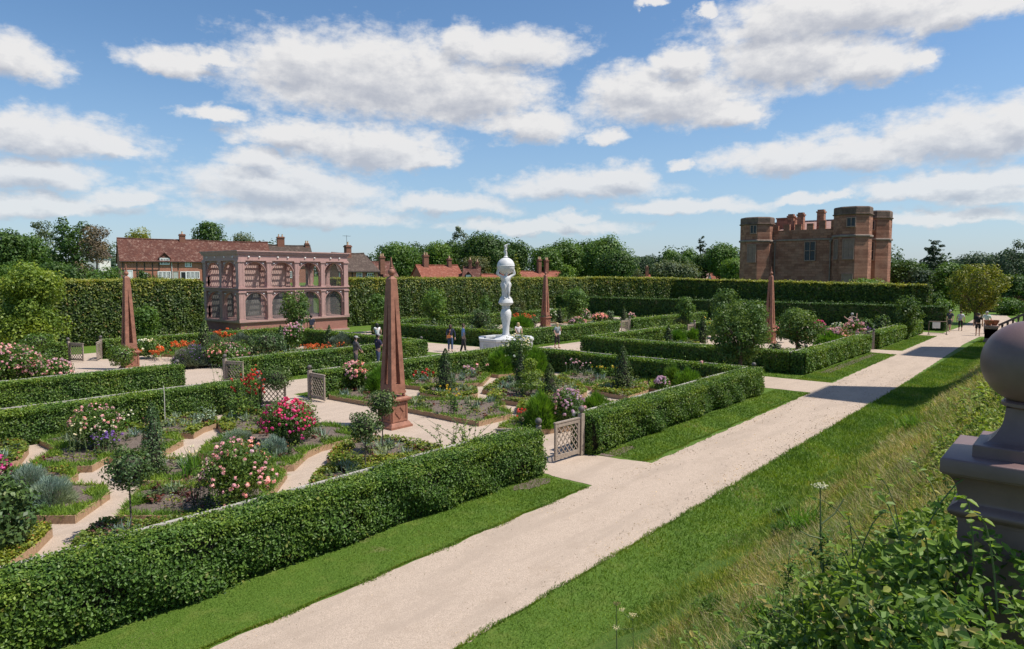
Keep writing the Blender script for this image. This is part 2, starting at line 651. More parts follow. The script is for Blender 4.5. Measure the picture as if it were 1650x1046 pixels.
def soil_mat(name):
    m, t, b = new_mat(name)
    geo = t.n('ShaderNodeNewGeometry').outputs['Position']
    f = t.noise(geo, 22, 6, .75)
    c = t.ramp(f, [(.3, (.075, .052, .038)), (.55, (.18, .135, .105)), (.75, (.32, .255, .21))])
    t.l(c, b.inputs['Base Color'])
    b.inputs['Roughness'].default_value = .95
    bp = t.n('ShaderNodeBump')
    bp.inputs['Strength'].default_value = 1
    bp.inputs['Distance'].default_value = .04
    t.l(f, bp.inputs['Height'])
    t.l(bp.outputs[0], b.inputs['Normal'])
    return m


def masonry(name, tones, mortar, bw, bh, rough=.9, msize=.02, stain=.4, zrot=False, bump=.5):
    """courses of stone or brick on walls of any direction, from object coordinates"""
    m, t, b = new_mat(name)
    tc = t.n('ShaderNodeTexCoord').outputs['Object']
    sep = t.n('ShaderNodeSeparateXYZ')
    t.l(tc, sep.inputs[0])
    cmb = t.n('ShaderNodeCombineXYZ')
    t.l(t.math('ADD', sep.outputs[0], t.math('MULTIPLY', sep.outputs[1], .93)), cmb.inputs[0])
    t.l(sep.outputs[2], cmb.inputs[1])
    br = t.n('ShaderNodeTexBrick')
    t.l(cmb.outputs[0], br.inputs['Vector'])
    br.inputs['Color1'].default_value = (*tones[0], 1)
    br.inputs['Color2'].default_value = (*tones[1], 1)
    br.inputs['Mortar'].default_value = (*mortar, 1)
    br.inputs['Scale'].default_value = 1
    br.inputs['Mortar Size'].default_value = msize
    br.inputs['Brick Width'].default_value = bw
    br.inputs['Row Height'].default_value = bh
    n = t.noise(tc, .6, 6, .65)
    c = t.mix(t.math('MULTIPLY', t.smooth(n, .42, .7), stain), br.outputs[0], tones[2])
    n2 = t.noise(tc, 5, 5, .7)
    c = t.mix(t.math('MULTIPLY', t.smooth(n2, .4, .75), .35), c, [x * .6 for x in tones[1]])
    t.l(c, b.inputs['Base Color'])
    b.inputs['Roughness'].default_value = rough
    b.inputs['Specular IOR Level'].default_value = .2
    bp = t.n('ShaderNodeBump')
    bp.inputs['Strength'].default_value = bump
    bp.inputs['Distance'].default_value = .03
    t.l(t.math('SUBTRACT', n2, br.outputs['Fac']), bp.inputs['Height'])
    t.l(bp.outputs[0], b.inputs['Normal'])
    return m


def tile_mat(name, tones, w=.26, h=.2):
    m, t, b = new_mat(name)
    tc = t.n('ShaderNodeTexCoord').outputs['Object']
    sep = t.n('ShaderNodeSeparateXYZ')
    t.l(tc, sep.inputs[0])
    cmb = t.n('ShaderNodeCombineXYZ')
    t.l(sep.outputs[0], cmb.inputs[0])
    t.l(t.math('MULTIPLY', sep.outputs[2], 1.3), cmb.inputs[1])
    br = t.n('ShaderNodeTexBrick')
    t.l(cmb.outputs[0], br.inputs['Vector'])
    br.inputs['Color1'].default_value = (*tones[0], 1)
    br.inputs['Color2'].default_value = (*tones[1], 1)
    br.inputs['Mortar'].default_value = (*[x * .4 for x in tones[1]], 1)
    br.inputs['Scale'].default_value = 1
    br.inputs['Mortar Size'].default_value = .012
    br.inputs['Brick Width'].default_value = w
    br.inputs['Row Height'].default_value = h
    n = t.noise(tc, 2.6, 5, .75)
    c = t.mix(t.smooth(n, .5, .66), br.outputs[0], tones[2])
    n2 = t.noise(tc, .5, 4, .6)
    c = t.mix(t.math('MULTIPLY', t.smooth(n2, .45, .7), .6), c, [x * .62 for x in tones[1]])
    t.l(c, b.inputs['Base Color'])
    b.inputs['Roughness'].default_value = .9
    b.inputs['Specular IOR Level'].default_value = .15
    return m


def wood_mat(name, a, bcol, rough=.8, s=1.0):
    m, t, b = new_mat(name)
    tc = t.n('ShaderNodeTexCoord').outputs['Object']
    n = t.noise(t.vec('MULTIPLY', tc, (6 * s, 6 * s, 6 * s)), 2.5, 6, .7, dist=1.2)
    c = t.ramp(n, [(.3, a), (.7, bcol)])
    t.l(c, b.inputs['Base Color'])
    b.inputs['Roughness'].default_value = rough
    bp = t.n('ShaderNodeBump')
    bp.inputs['Strength'].default_value = .3
    bp.inputs['Distance'].default_value = .01
    t.l(n, bp.inputs['Height'])
    t.l(bp.outputs[0], b.inputs['Normal'])
    return m


M_GRAVEL = gravel_mat('pale_gravel', (.495, .392, .308), (.385, .30, .23))
M_GRASS = grass_mat('mown_grass')
M_SOIL = soil_mat('bed_soil')
M_HEDGE = leaf_mat('hornbeam_leaf', (.030, .072, .010), (.145, .25, .042), .52, .30, (.24, .26, .07), .95, .4)
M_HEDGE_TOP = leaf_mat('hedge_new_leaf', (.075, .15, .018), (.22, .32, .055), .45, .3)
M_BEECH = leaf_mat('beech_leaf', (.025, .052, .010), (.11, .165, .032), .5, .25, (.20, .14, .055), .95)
M_BEECH_TOP = leaf_mat('beech_lit_new_leaf', (.13, .17, .03), (.36, .36, .085), .5, .35)  # new growth leaves, with the sunlit yellow of the hedge tops painted in
M_TWIG = plain('hedge_twig', (.035, .032, .020), .9, .3, 8, .4)
M_CLIP = leaf_mat('clipped_leaf', (.030, .066, .014), (.085, .155, .032), .5, .22)
M_BARK = plain('bark', (.11, .085, .065), .9, .35, 9, .5)
M_RAIL = wood_mat('weathered_wood', (.27, .24, .20), (.52, .47, .41))
M_OAK = wood_mat('gate_oak', (.22, .17, .13), (.42, .34, .27))
M_LEAD = plain('dark_ball', (.12, .105, .095), .6, .2, 12, .1)
M_EDGE = wood_mat('bed_board', (.27, .165, .09), (.46, .30, .18))
M_PORPH = plain('red_timber', (.295, .130, .082), .65, .3, 5, .25, 60)
M_MAUVE = plain('mauve_paint', (.45, .275, .24), .6, .10, 3, .05, 80)
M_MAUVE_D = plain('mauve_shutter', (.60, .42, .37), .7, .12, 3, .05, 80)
M_BALL = plain('plum_paint', (.180, .112, .104), .45, .14, 7, .06, 150, .45)
M_MARBLE = plain('white_marble', (.64, .63, .61), .5, .12, 4, .06, 20)
M_MARBLE_G = plain('veined_marble', (.54, .535, .525), .5, .22, 2.2, .06, 20)
M_WATER = plain('fountain_water', (.10, .14, .14), .08, .1, 2, .2, 12, .6)


# ------------------------------------------------------------------ the setting: ground, paths
def build_ground():
    def axis(lo, hi, fine0, fine1, step):
        a = [lo]
        x = lo
        while x < fine0:
            x += max(step, (fine0 - x) * .35)
            a.append(min(x, fine0))
        x = fine0
        while x < fine1:
            x += step
            a.append(x)
        while x < hi:
            x += max(step, (x - fine1) * .35)
            a.append(min(x, hi))
        return a
    xs = axis(-900, 1500, -4, 80, 1.0)
    ys = axis(-900, 1500, -1, 7, .25)
    v = np.array([(x, y, bank_z(x, y) + (0.05 * math.sin(x * 1.7 + y * 2.1) + .04 * math.sin(x * 3.9 - y * 3.1)) * (1 if .3 < y < 4.6 else 0)) for x in xs for y in ys])
    ny = len(ys)
    f = [(i * ny + j, (i + 1) * ny + j, (i + 1) * ny + j + 1, i * ny + j + 1) for i in range(len(xs) - 1) for j in range(ny - 1)]
    mb = MB()
    mb.v, mb.f, mb.m = [tuple(p) for p in v], f, [0] * len(f)
    o = mb.build('ground', M_GRASS, smooth=True)
    tag(o, kind='structure')


def ragged(poly, amp=.06, step=.25, seed=0):
    r = random.Random(seed)
    out = []
    n = len(poly)
    for i in range(n):
        a, b = Vector(poly[i]), Vector(poly[(i + 1) % n])
        L = (b - a).length
        k = max(1, int(L / step))
        d = (b - a) / k
        nn = Vector((-d.y, d.x)).normalized()
        for j in range(k):
            p = a + d * j
            w = amp if j else amp * .4
            q = p + nn * (r.gauss(0, w * .5) + w * math.sin(j * .9 + seed) * .5)
            out.append((q.x, q.y))
    return out


def sheet(name, poly, z, mat, amp=.06, step=.25, seed=0):
    from mathutils.geometry import tessellate_polygon
    p = ragged(poly, amp, step, seed) if amp else list(poly)
    tri = tessellate_polygon([[Vector((x, y, 0)) for x, y in p]])
    tris = []
    for t in tri:
        (x0, y0), (x1, y1), (x2, y2) = p[t[0]], p[t[1]], p[t[2]]
        tris.append(t if (x1 - x0) * (y2 - y0) - (x2 - x0) * (y1 - y0) > 0 else t[::-1])
    mb = MB()
    mb.add([(x, y, z) for x, y in p], tris)
    o = mb.build(name, mat)
    tag(o, kind='structure')
    return o


build_ground()
# the long path with its side branches towards the garden gates and between the quarters
sheet('path', [(-3, 6.0), (16, 6.0), (30, 6.05), (55, 6.5), (62, 6.4), (64, 4.6), (74, 4.4), (96, 7.5), (96, 9.8), (74, 8.9), (66, 9.0), (63.8, 9.0), (63.8, 44), (60.6, 44),
               (60.6, 8.9), (47.5, 8.8), (47.3, 10.6), (45.6, 10.6), (45.2, 8.7), (31.6, 8.5), (31.5, 24.0), (61, 24.0), (61, 27.2), (32.4, 27.2),
               (31.6, 43.0), (28.4, 43.0), (28.2, 27.2), (-4, 27.2), (-4, 24.0), (12.6, 24.0), (12.7, 22.0), (14.7, 22.0), (14.8, 24.0), (28.4, 24.0), (28.5, 8.45), (15.2, 8.3), (14.7, 10.7), (12.75, 10.7), (12.7, 8.42), (3, 8.4), (-3, 8.4)],
      0.006, M_GRAVEL, .030, .16, 3)
for sd, (a, b, c, d) in enumerate([(0.9, 26.4, 10.35, 22.4), (0.9, 25.6, 28.75, 41.8), (33.7, 62, 28.75, 41.8), (33.6, 62, 10.75, 22.6)]):
    sheet('garden_gravel', [(a, c), (b, c), (b, d), (a, d)], 0.010, M_GRAVEL, 0)
sheet('lawn_path', [(3, 43.2), (60, 43.2), (60, 45.6), (3, 45.6)], 0.004, M_GRAVEL, .06, .4, 5)
sheet('gate_path', [(12.5, 41.7), (14.0, 41.7), (14.1, 44), (12.4, 44)], 0.013, M_GRAVEL, 0)
sheet('gate_path', [(12.5, 26.9), (14.3, 26.9), (14.3, 28.9), (12.5, 28.9)], 0.013, M_GRAVEL, 0)
sheet('plaza', [(30 + 3.6 * math.cos(t * .393), 25.8 + 3.6 * math.sin(t * .393)) for t in range(16)], 0.014, M_GRAVEL, 0)
# worn bare earth along the far quarter's hedge
sheet('bare_earth', [(14.95, 9.75), (15.9, 9.72), (16.4, 9.5), (15.7, 9.3), (15.0, 9.4)], 0.009, M_SOIL, .07, .1, 11)
sheet('bare_earth', [(11.4, 9.7), (12.3, 9.75), (12.5, 9.45), (11.9, 9.3), (11.3, 9.5)], 0.009, M_SOIL, .07, .1, 12)
sheet('bare_earth', [(34.5, 9.9), (44.6, 9.9), (44.6, 9.55), (34.8, 9.45)], 0.009, M_SOIL, .05, .3, 9)


def grass_blades():
    # fine turf on the verge beside the near hedge and the mown strip along the path
    L = LEAVES()
    def strip(x0, x1, y0, y1, n, h, w):
        x = x0 + (x1 - x0) * rng.random(n) ** 1.4
        y = rng.uniform(y0, y1, n)
        z = np.array([bank_z(a, b) for a, b in zip(x, y)])
        k = (x / 8).clip(.7, 2.2)
        d = rng.normal(size=(n, 3)) * .75 + (0, 0, 1)
        patch = .5 + .22 * np.sin(x * 1.1 + np.sin(y * 1.9) * 2) + .2 * np.sin(x * 2.7 - y * 2.2) + .15 * np.sin(x * .37 + 2)
        L.blades(np.stack([x, y, z], 1), d, h * k * rng.uniform(.6, 1.3, n), w * k, np.clip(rng.random(n) * .75 + (patch - .35) * .55, 0, 1), 0)
    strip(2.5, 12.6, 8.46, 9.8, 30000, .030, .010)
    strip(15.2, 28.3, 8.50, 9.8, 16000, .022, .011)
    strip(4.5, 60, 3.9, 6.05, 110000, .038, .011)
    strip(31.7, 45.2, 8.6, 10.1, 14000, .022, .011)
    strip(47.6, 60.4, 8.9, 10.1, 9000, .022, .011)
    strip(27.1, 28.4, 10.2, 23.9, 9000, .022, .011)
    strip(31.7, 33.0, 10.2, 23.9, 9000, .022, .011)
    strip(15, 28, 27.3, 28.1, 5000, .022, .011)
    strip(14.9, 28, 23.0, 23.9, 6000, .022, .011)
    strip(33, 60, 27.3, 28.1, 6000, .022, .011)
    # ragged fringes where turf meets gravel
    for y0, sg, x0, x1 in ((8.44, -1, 3, 12.5), (8.5, -1, 15.2, 28.3), (6.0, 1, 4.5, 34)):
        n = 7000
        x = x0 + (x1 - x0) * rng.random(n) ** 1.3
        y = y0 + sg * (np.abs(rng.normal(0, .03, n)) * (1 + np.sin(x * 4.1)) - .03)
        L.blades(np.stack([x, y, np.full(n, .005)], 1), rng.normal(size=(n, 3)) * .6 + (0, 0, 1), .04, .012, rng.random(n), 0)
    o = L.build('lawn_grass', [leaf_mat('turf_blade', (.075, .145, .012), (.20, .30, .045), .6, .35, (.34, .31, .14), .92)])
    tag(o, 'short green turf along both sides of the gravel path', 'grass', kind='stuff')

    # long rough grass on the bank
    L = LEAVES()
    def bank(n, x0, x1, y0, y1, h, w, m, clump=None, pw=1.6):
        x = x0 + (x1 - x0) * rng.random(n) ** pw
        y = rng.uniform(y0, y1, n)
        if clump:
            keep = (np.sin(x * clump + y * 2.3) + np.sin(y * clump * 1.7 - x * .9) + rng.normal(0, .8, n)) > .2
            x, y = x[keep], y[keep]
        n = len(x)
        z = np.array([bank_z(a, b) for a, b in zip(x, y)])
        k = (x / 9).clip(.6, 2.5)
        d = rng.normal(size=(n, 3)) * .95 + (0, .25, 1)
        L.blades(np.stack([x, y, z - .01], 1), d, h * rng.uniform(.4, 1.3, n) * k ** .3, w * k, rng.random(n), m, .35)
    bank(80000, 2.2, 56, 2.9, 4.75, .09, .011, 0)
    bank(45000, 2.0, 56, .6, 3.4, .15, .011, 0)
    bank(30000, 2.0, 56, .6, 3.9, .21, .013, 0, 2.6)
    bank(110000, 2.0, 56, .6, 3.7, .15, .009, 1, 1.9)
    bank(60000, 2.4, 46, .7, 3.8, .17, .007, 1, .9)
    bank(34000, 2.4, 46, .7, 3.7, .15, .009, 2, 1.4)
    o = L.build('bank_grass', [leaf_mat('bank_blade', (.10, .15, .018), (.27, .32, .065), .6, .35),
                               leaf_mat('dry_blade', (.30, .25, .11), (.55, .46, .26), .7, .3),
                               leaf_mat('brown_blade', (.13, .085, .04), (.27, .19, .10), .7, .3)])
    tag(o, 'long rough green and straw coloured grass on the terrace bank', 'grass', kind='stuff')


    # loose stones and bits of litter on the gravel
    L = LEAVES()
    n = 5000
    x = 3 + 34 * rng.random(n) ** 1.5
    y = np.where(rng.random(n) < .45, 6.05 + np.abs(rng.normal(0, .35, n)), np.where(rng.random(n) < .6, 8.38 - np.abs(rng.normal(0, .3, n)), rng.uniform(6.1, 8.35, n)))
    L.leaves(np.stack([x, y, np.full(n, .012)], 1), rng.normal(0, .35, (n, 3)) + (0, 0, 1), .018 * (x / 9).clip(.7, 2) * rng.uniform(.4, 1.4, n), .8, rng.random(n), 0, 0)
    o = L.build('gravel_stones', leaf_mat('loose_stone', (.26, .19, .14), (.60, .50, .40), .9, 0, (.14, .11, .05), .9, .1))
    tag(o, 'loose stones and crumbs scattered along the edges of the gravel path', 'stones', kind='stuff')


grass_blades()


# ------------------------------------------------------------------ hedges
def hedge(name, label, p0, p1, th, h, leaf=.07, dens=900, rail=1, cat='hedge', group=None, mats=None, h1=None, top=.0, bulge=.05, core=True, near=False):
    """a clipped hedge from p0 to p1; th is measured to the left of that direction; rail: side of the timber rail (1 = left)"""
    mats = mats or [M_HEDGE, M_HEDGE_TOP, M_TWIG]
    a, b = Vector(p0), Vector(p1)
    Ld = (b - a).length
    d = (b - a) / Ld
    nrm = Vector((-d.y, d.x))
    rz = math.atan2(d.y, d.x)
    h1 = h if h1 is None else h1
    root = thing(name, label, cat, (a.x, a.y, 0), rz, group)
    L = LEAVES()
    # local frame: x along, y across (0..th), z up
    def surf(n, face):
        u, w = rng.random(n), rng.random(n)
        x = u * Ld
        hh = h + (h1 - h) * u
        lump = .5 * np.sin(x * 2.3 + w * 3) + .5 * np.sin(x * 5.1 + w * 7 + 1) + .4 * np.sin(x * .8)
        g = rng.normal(0, 1, n)
        if face in (0, 1):      # long sides
            z = hh * (1 - (1 - w) ** 1.0)
            out = bulge * lump * .6 + bulge * .5 * g + bulge * 1.2 * np.sin(z / hh * math.pi) - .10 * (z < .12) * rng.random(n)
            y = -out if face == 0 else th + out
            if near and face == 0:
                y = y - .05 * np.sin(x * 1.7 + 1) * np.sin(z * 3 + x * .6) - .03 * np.sin(x * 3.9 + z * 5)
                thin = np.sin(x * 2.9 + z * 4.0) + np.sin(x * 1.3 - z * 6.0 + 2) + np.sin(x * 5.3 + z * 2) * .6
                y = np.where((thin > 1.45) & (rng.random(n) < .75), .16 + .1 * rng.random(n), y)
            p = np.stack([x, y, z], 1)
            nn = np.tile(np.array([0, -1.0 if face == 0 else 1.0, .35]), (n, 1))
        elif face == 2:         # top
            y = w * (th + .20) - .12
            edge = np.maximum(0, .10 - np.minimum(y + .12, th + .08 - y)) / .10
            z = hh + bulge * lump * .5 + np.abs(g) * bulge * .55 - .09 * edge ** 2
            p = np.stack([x, y, z], 1)
            nn = np.tile(np.array([0, -.15, 1.0]), (n, 1))
        else:                   # ends
            z = hh * w
            y = u * th
            x = (-.02 if face == 3 else Ld + .02) + bulge * .6 * g
            p = np.stack([x, y, z], 1)
            nn = np.tile(np.array([-1.0 if face == 3 else 1.0, 0, .35]), (n, 1))
        return p, nn + rng.normal(0, .55, (n, 3))
    hm = (h + h1) / 2
    for face, area in ((0, Ld * hm), (1, Ld * hm), (2, Ld * th), (3, th * h), (4, th * h1)):
        if face == 1 and rail == 9:
            continue
        n = int(area * dens)
        p, nn = surf(n, face)
        sz = leaf * rng.uniform(.65, 1.35, n)
        (L.ovate if near else L.leaves)(p, nn, sz, .62, rng.random(n), 0)
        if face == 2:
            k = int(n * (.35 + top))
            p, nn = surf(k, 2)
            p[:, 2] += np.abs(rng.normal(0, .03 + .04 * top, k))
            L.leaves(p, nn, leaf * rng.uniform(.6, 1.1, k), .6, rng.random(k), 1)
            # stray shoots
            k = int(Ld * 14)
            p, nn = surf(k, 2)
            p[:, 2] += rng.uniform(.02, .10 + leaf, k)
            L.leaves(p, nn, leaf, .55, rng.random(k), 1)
        if face in (0, 1):      # new growth on the shoulder; on beech it also paints in sunlit yellow
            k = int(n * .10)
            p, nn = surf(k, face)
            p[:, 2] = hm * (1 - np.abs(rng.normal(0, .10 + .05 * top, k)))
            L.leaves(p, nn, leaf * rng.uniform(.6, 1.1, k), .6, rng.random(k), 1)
    if core:
        e = min(.07, th * .2)
        n = max(1, int(Ld / 2))
        for i in range(n):
            xa, xb = Ld * i / n + (e if i == 0 else 0), Ld * (i + 1) / n - (e if i == n - 1 else 0)
            ha = h + (h1 - h) * (i + .5) / n
            L.mb.box(xa, xb, e, th - e, .05, ha - e, 2)
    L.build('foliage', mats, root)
    if rail in (1, -1):
        y = th + .035 if rail == 1 else -.035
        mb = MB()
        k = max(1, int(Ld / 2.6))
        for i in range(k):
            xa, xb = Ld * i / k, Ld * (i + 1) / k - .006
            dz = .012 * math.sin(i * 2.4)
            mb.beam((xa, y, hm + .03 + dz), (xb, y, hm + .03 - dz), .085, .075)
        mb.build('rail', M_RAIL, root)
    return root


def gate_post(root, x, y, h=1.12, ball=True):
    mb = MB()
    mb.box(x - .065, x + .065, y - .065, y + .065, 0, h)
    mb.frustum(.065, 0, .03, .04) if False else None
    po = mb.build('post', M_OAK, root)
    if ball:
        b = MB()
        b.lathe([(.03, 0), (.035, .03), (.05, .045)], 10, (x, y, h))
        b.sphere((x, y, h + .115), .085, 14)
        b.build('ball', M_LEAD, po, smooth=True)


def lattice_gate(label, hinge, ang, w=.95, h=1.0, group='lattice gates of the garden quarters', post=True, both=None):
    """a garden gate leaf swung to the angle ang (degrees, world) about its ball topped post"""
    root = thing('garden_gate', label, 'gate', (hinge[0], hinge[1], 0), R(ang), group)
    f = MB()
    f.box(.08, .15, -.025, .025, .06, h)
    f.box(.08 + w - .07, .08 + w, -.025, .025, .06, h)
    f.box(.15, .08 + w - .07, -.023, .023, h - .10, h - .01)
    f.box(.06, .10 + w, -.035, .035, h, h + .035)
    f.box(.15, .08 + w - .07, -.023, .023, .08, .19)
    f.build('gate_frame', M_OAK, root)
    g = MB()
    x0, x1, z0, z1 = .15, .08 + w - .07, .19, h - .10
    step = .165
    for sgn in (1, -1):
        k = -20
        for k in range(-12, 16):
            # line z = z0 + sgn*(x - (x0 + k*step))*1.15
            pts = []
            xa, xb = x0, x1
            za = z0 + sgn * (xa - (x0 + k * step)) * 1.15
            zb = z0 + sgn * (xb - (x0 + k * step)) * 1.15
            def clip(xa, za, xb, zb):
                t0, t1 = 0.0, 1.0
                dz = zb - za
                for lo, s in ((z0, 1), (z1, -1)):
                    qa, qb = (za - lo) * s, (zb - lo) * s
                    if qa < 0 and qb < 0:
                        return None
                    if qa < 0:
                        t0 = max(t0, qa / (qa - qb))
                    elif qb < 0:
                        t1 = min(t1, qa / (qa - qb))
                if t1 - t0 < .02:
                    return None
                return (xa + (xb - xa) * t0, za + dz * t0, xa + (xb - xa) * t1, za + dz * t1)
            c = clip(xa, za, xb, zb)
            if c:
                y = .007 * sgn
                g.beam((c[0], y, c[1]), (c[2], y, c[3]), .012, .026, up=(0, 1, 0)) if False else g.beam((c[0], y, c[1]), (c[2], y, c[3]), .012, .026)
    g.build('lattice', M_OAK, root)
    for z in (.28, .82):
        hg = MB()
        hg.box(.055, .2, -.032, -.027, z, z + .05)
        hg.build('hinge', M_LEAD, root)
    if post:
        gate_post(root, 0, 0, h + .12)
    return root


LOW = 'low clipped hedges round the garden quarters'
hedge('low_hedge', 'long bushy low hedge nearest the viewer, ending at the open lattice gate', (0.9, 9.86), (12.66, 9.86), .58, .98, .050, 3500, 1, group=LOW, bulge=.085, near=True)
hedge('low_hedge', 'low hedge running beside the gravel path to the right of the open lattice gate', (14.86, 9.86), (26.9, 9.86), .58, .98, .054, 2700, 1, group=LOW, bulge=.07, near=True)
hedge('low_hedge', 'shaded low hedge with pale rail behind the knot beds right of the fountain', (26.95, 10.5), (26.95, 22.9), .55, .98, .085, 1100, -1, group=LOW)
hedge('low_hedge', 'low hedge with a pale rail behind the pink lilies at left', (0.8, 22.35), (12.45, 22.35), .55, .98, .064, 2100, 1, group=LOW)
hedge('low_hedge', 'low hedge behind the big red obelisk, between its lattice gate and the fountain', (14.95, 22.35), (26.6, 22.35), .55, .98, .08, 1200, 1, group=LOW)
hedge('low_hedge', 'low hedge at left with the round box tree behind its rail', (0.8, 28.2), (12.4, 28.2), .55, 1.0, .075, 1400, 1, group=LOW)
hedge('low_hedge', 'low hedge with two capped men standing before it', (14.35, 28.2), (25.8, 28.2), .55, 1.0, .09, 900, 1, group=LOW)
hedge('low_hedge', 'low hedge beyond the woman in jeans, running back from the fountain walk', (25.9, 28.8), (25.9, 41.8), .55, 1.0, .10, 600, -1, group=LOW)
hedge('low_hedge', 'short low hedge behind the pink roses at far left', (0.8, 42.0), (12.3, 42.0), .55, 1.0, .11, 550, 1, group=LOW)
hedge('low_hedge', 'low hedge running from the far left gate towards the aviary', (14.2, 42.0), (26.2, 42.0), .55, 1.0, .11, 550, 1, group=LOW)
hedge('low_hedge', 'low hedge right of the fountain, ending at a lattice gate', (33.4, 28.2), (46.1, 28.2), .6, 1.0, .11, 550, 1, group=LOW)
hedge('low_hedge', 'low hedge beyond the far middle lattice gate', (48.1, 28.2), (62, 28.2), .6, 1.0, .12, 480, 1, group=LOW)
hedge('low_hedge', 'low hedge behind the standing fountain basin', (33.3, 28.8), (33.3, 42), .55, 1.0, .12, 480, -1, group=LOW)
hedge('low_hedge', 'far low hedge behind the small distant obelisk', (33.4, 42.0), (62, 42.0), .6, 1.0, .14, 350, 1, group=LOW)
hedge('low_hedge', 'sunlit low hedge at right running from the dark corner to a timber gate', (33.2, 10.2), (45.7, 10.2), .6, 1.0, .09, 1000, 1, group=LOW, bulge=.06)
hedge('low_hedge', 'farthest low hedge beside the path, beyond the timber gate', (47.6, 10.2), (62.2, 10.2), .6, 1.0, .11, 700, 1, group=LOW)
hedge('low_hedge', 'dark shaded low hedge from the apple tree towards the fountain walk', (33.2, 22.9), (33.2, 10.9), .6, 1.0, .10, 800, 1, group=LOW)
hedge('low_hedge', 'low hedge with a rail left of the far cross walk gate, by small conifers', (33.7, 22.3), (45.6, 22.3), .55, 1.0, .11, 600, 1, group=LOW)
hedge('low_hedge', 'low hedge right of the far cross walk gate, behind the apple tree', (47.6, 22.3), (62, 22.3), .55, 1.0, .12, 500, 1, group=LOW)

TB = [M_BEECH, M_BEECH_TOP, M_TWIG]
hedge('beech_hedge', 'tall beech hedge along the far left, beneath the brick cottages', (-14, 50.2), (23.65, 50.2), 2.0, 4.15, .17, 330, 0, group='tall boundary hedges', mats=TB, top=.9, bulge=.10)
hedge('beech_hedge', 'tall beech hedge between the red aviary and the far corner behind the fountain', (35.6, 50.6), (75.0, 50.6), 2.0, 4.15, .19, 260, 0, group='tall boundary hedges', mats=TB, h1=4.0, top=.9, bulge=.10)
hedge('beech_hedge', 'bright sunlit bend of the tall beech hedge left of the gatehouse', (75.0, 50.6), (86.6, 43.4), 2.0, 4.0, .24, 200, 0, group='tall boundary hedges', mats=TB, h1=3.85, top=1.6, bulge=.10)
hedge('beech_hedge', 'dark tall beech hedge with yellow top in front of the sandstone gatehouse', (86.0, 45.2), (85.0, 13.6), 2.0, 3.85, .24, 200, 0, group='tall boundary hedges', mats=TB, h1=3.3, top=1.2, bulge=.10)
CL = [M_CLIP, M_CLIP, M_TWIG]
hedge('yew_hedge', 'long dark clipped hedge of middle height at the far right end of the garden', (66.4, 49.5), (66.4, 9.3), 1.4, 1.95, .17, 300, 0, mats=CL, top=0, bulge=.04)
hedge('yew_hedge', 'short dark clipped hedge beyond the stone balustrade at far right', (78, 4.6), (78, -9), 1.2, 1.9, .2, 200, 0, mats=CL, bulge=.05)

# gates
lattice_gate('nearest lattice gate, swung wide open beside the gravel path', (14.68, 10.1), 176, .98, 1.0)
lattice_gate('nearest gate half, folded back behind the end of the long near hedge', (12.86, 10.1), 127, .95, .98)
lattice_gate('pale lattice gate behind the big obelisk, standing open', (14.62, 22.55), -92, .95, 1.0)
lattice_gate('dark lattice gate seen behind the red hollyhocks', (12.62, 22.75), -55, .95, 1.0)
lattice_gate('narrow lattice gate beside the left walk, edge towards the viewer', (14.25, 28.4), -73, .95, 1.0)
lattice_gate('far left lattice gate beside the pink rose bank', (12.45, 42.2), -66, .95, 1.0)
lattice_gate('far left gate leaf seen edge on beside the left obelisk', (14.05, 42.2), -120, .95, 1.0)
lattice_gate('small far gate beyond the woman with the white bag', (48.0, 28.4), 172, .95, 1.0)
lattice_gate('small far gate behind the conifers near the apple tree', (47.4, 22.5), 178, .95, 1.0)
lattice_gate('timber gate between the two right hand hedges by the path', (47.3, 10.4), 100, .95, 1.0)
# odd posts with balls at hedge ends
for lab, x, y in (('ball topped post at the far corner of the hedge beside the path', 26.78, 10.15), ('ball topped post at the end of the left walk hedge', 12.3, 28.55),
                  ('ball topped post where the hedge ends left of the woman in jeans', 25.75, 28.6), ('ball topped post half hidden in the hedge below the apple tree', 35.2, 10.75),
                  ('ball topped post of the timber gate by the path', 45.9, 10.4)):
    t = thing('hedge_post', lab, 'post', (x, y, 0), 0, 'ball topped posts at the hedge ends')
    gate_post(t, 0, 0, 1.06)


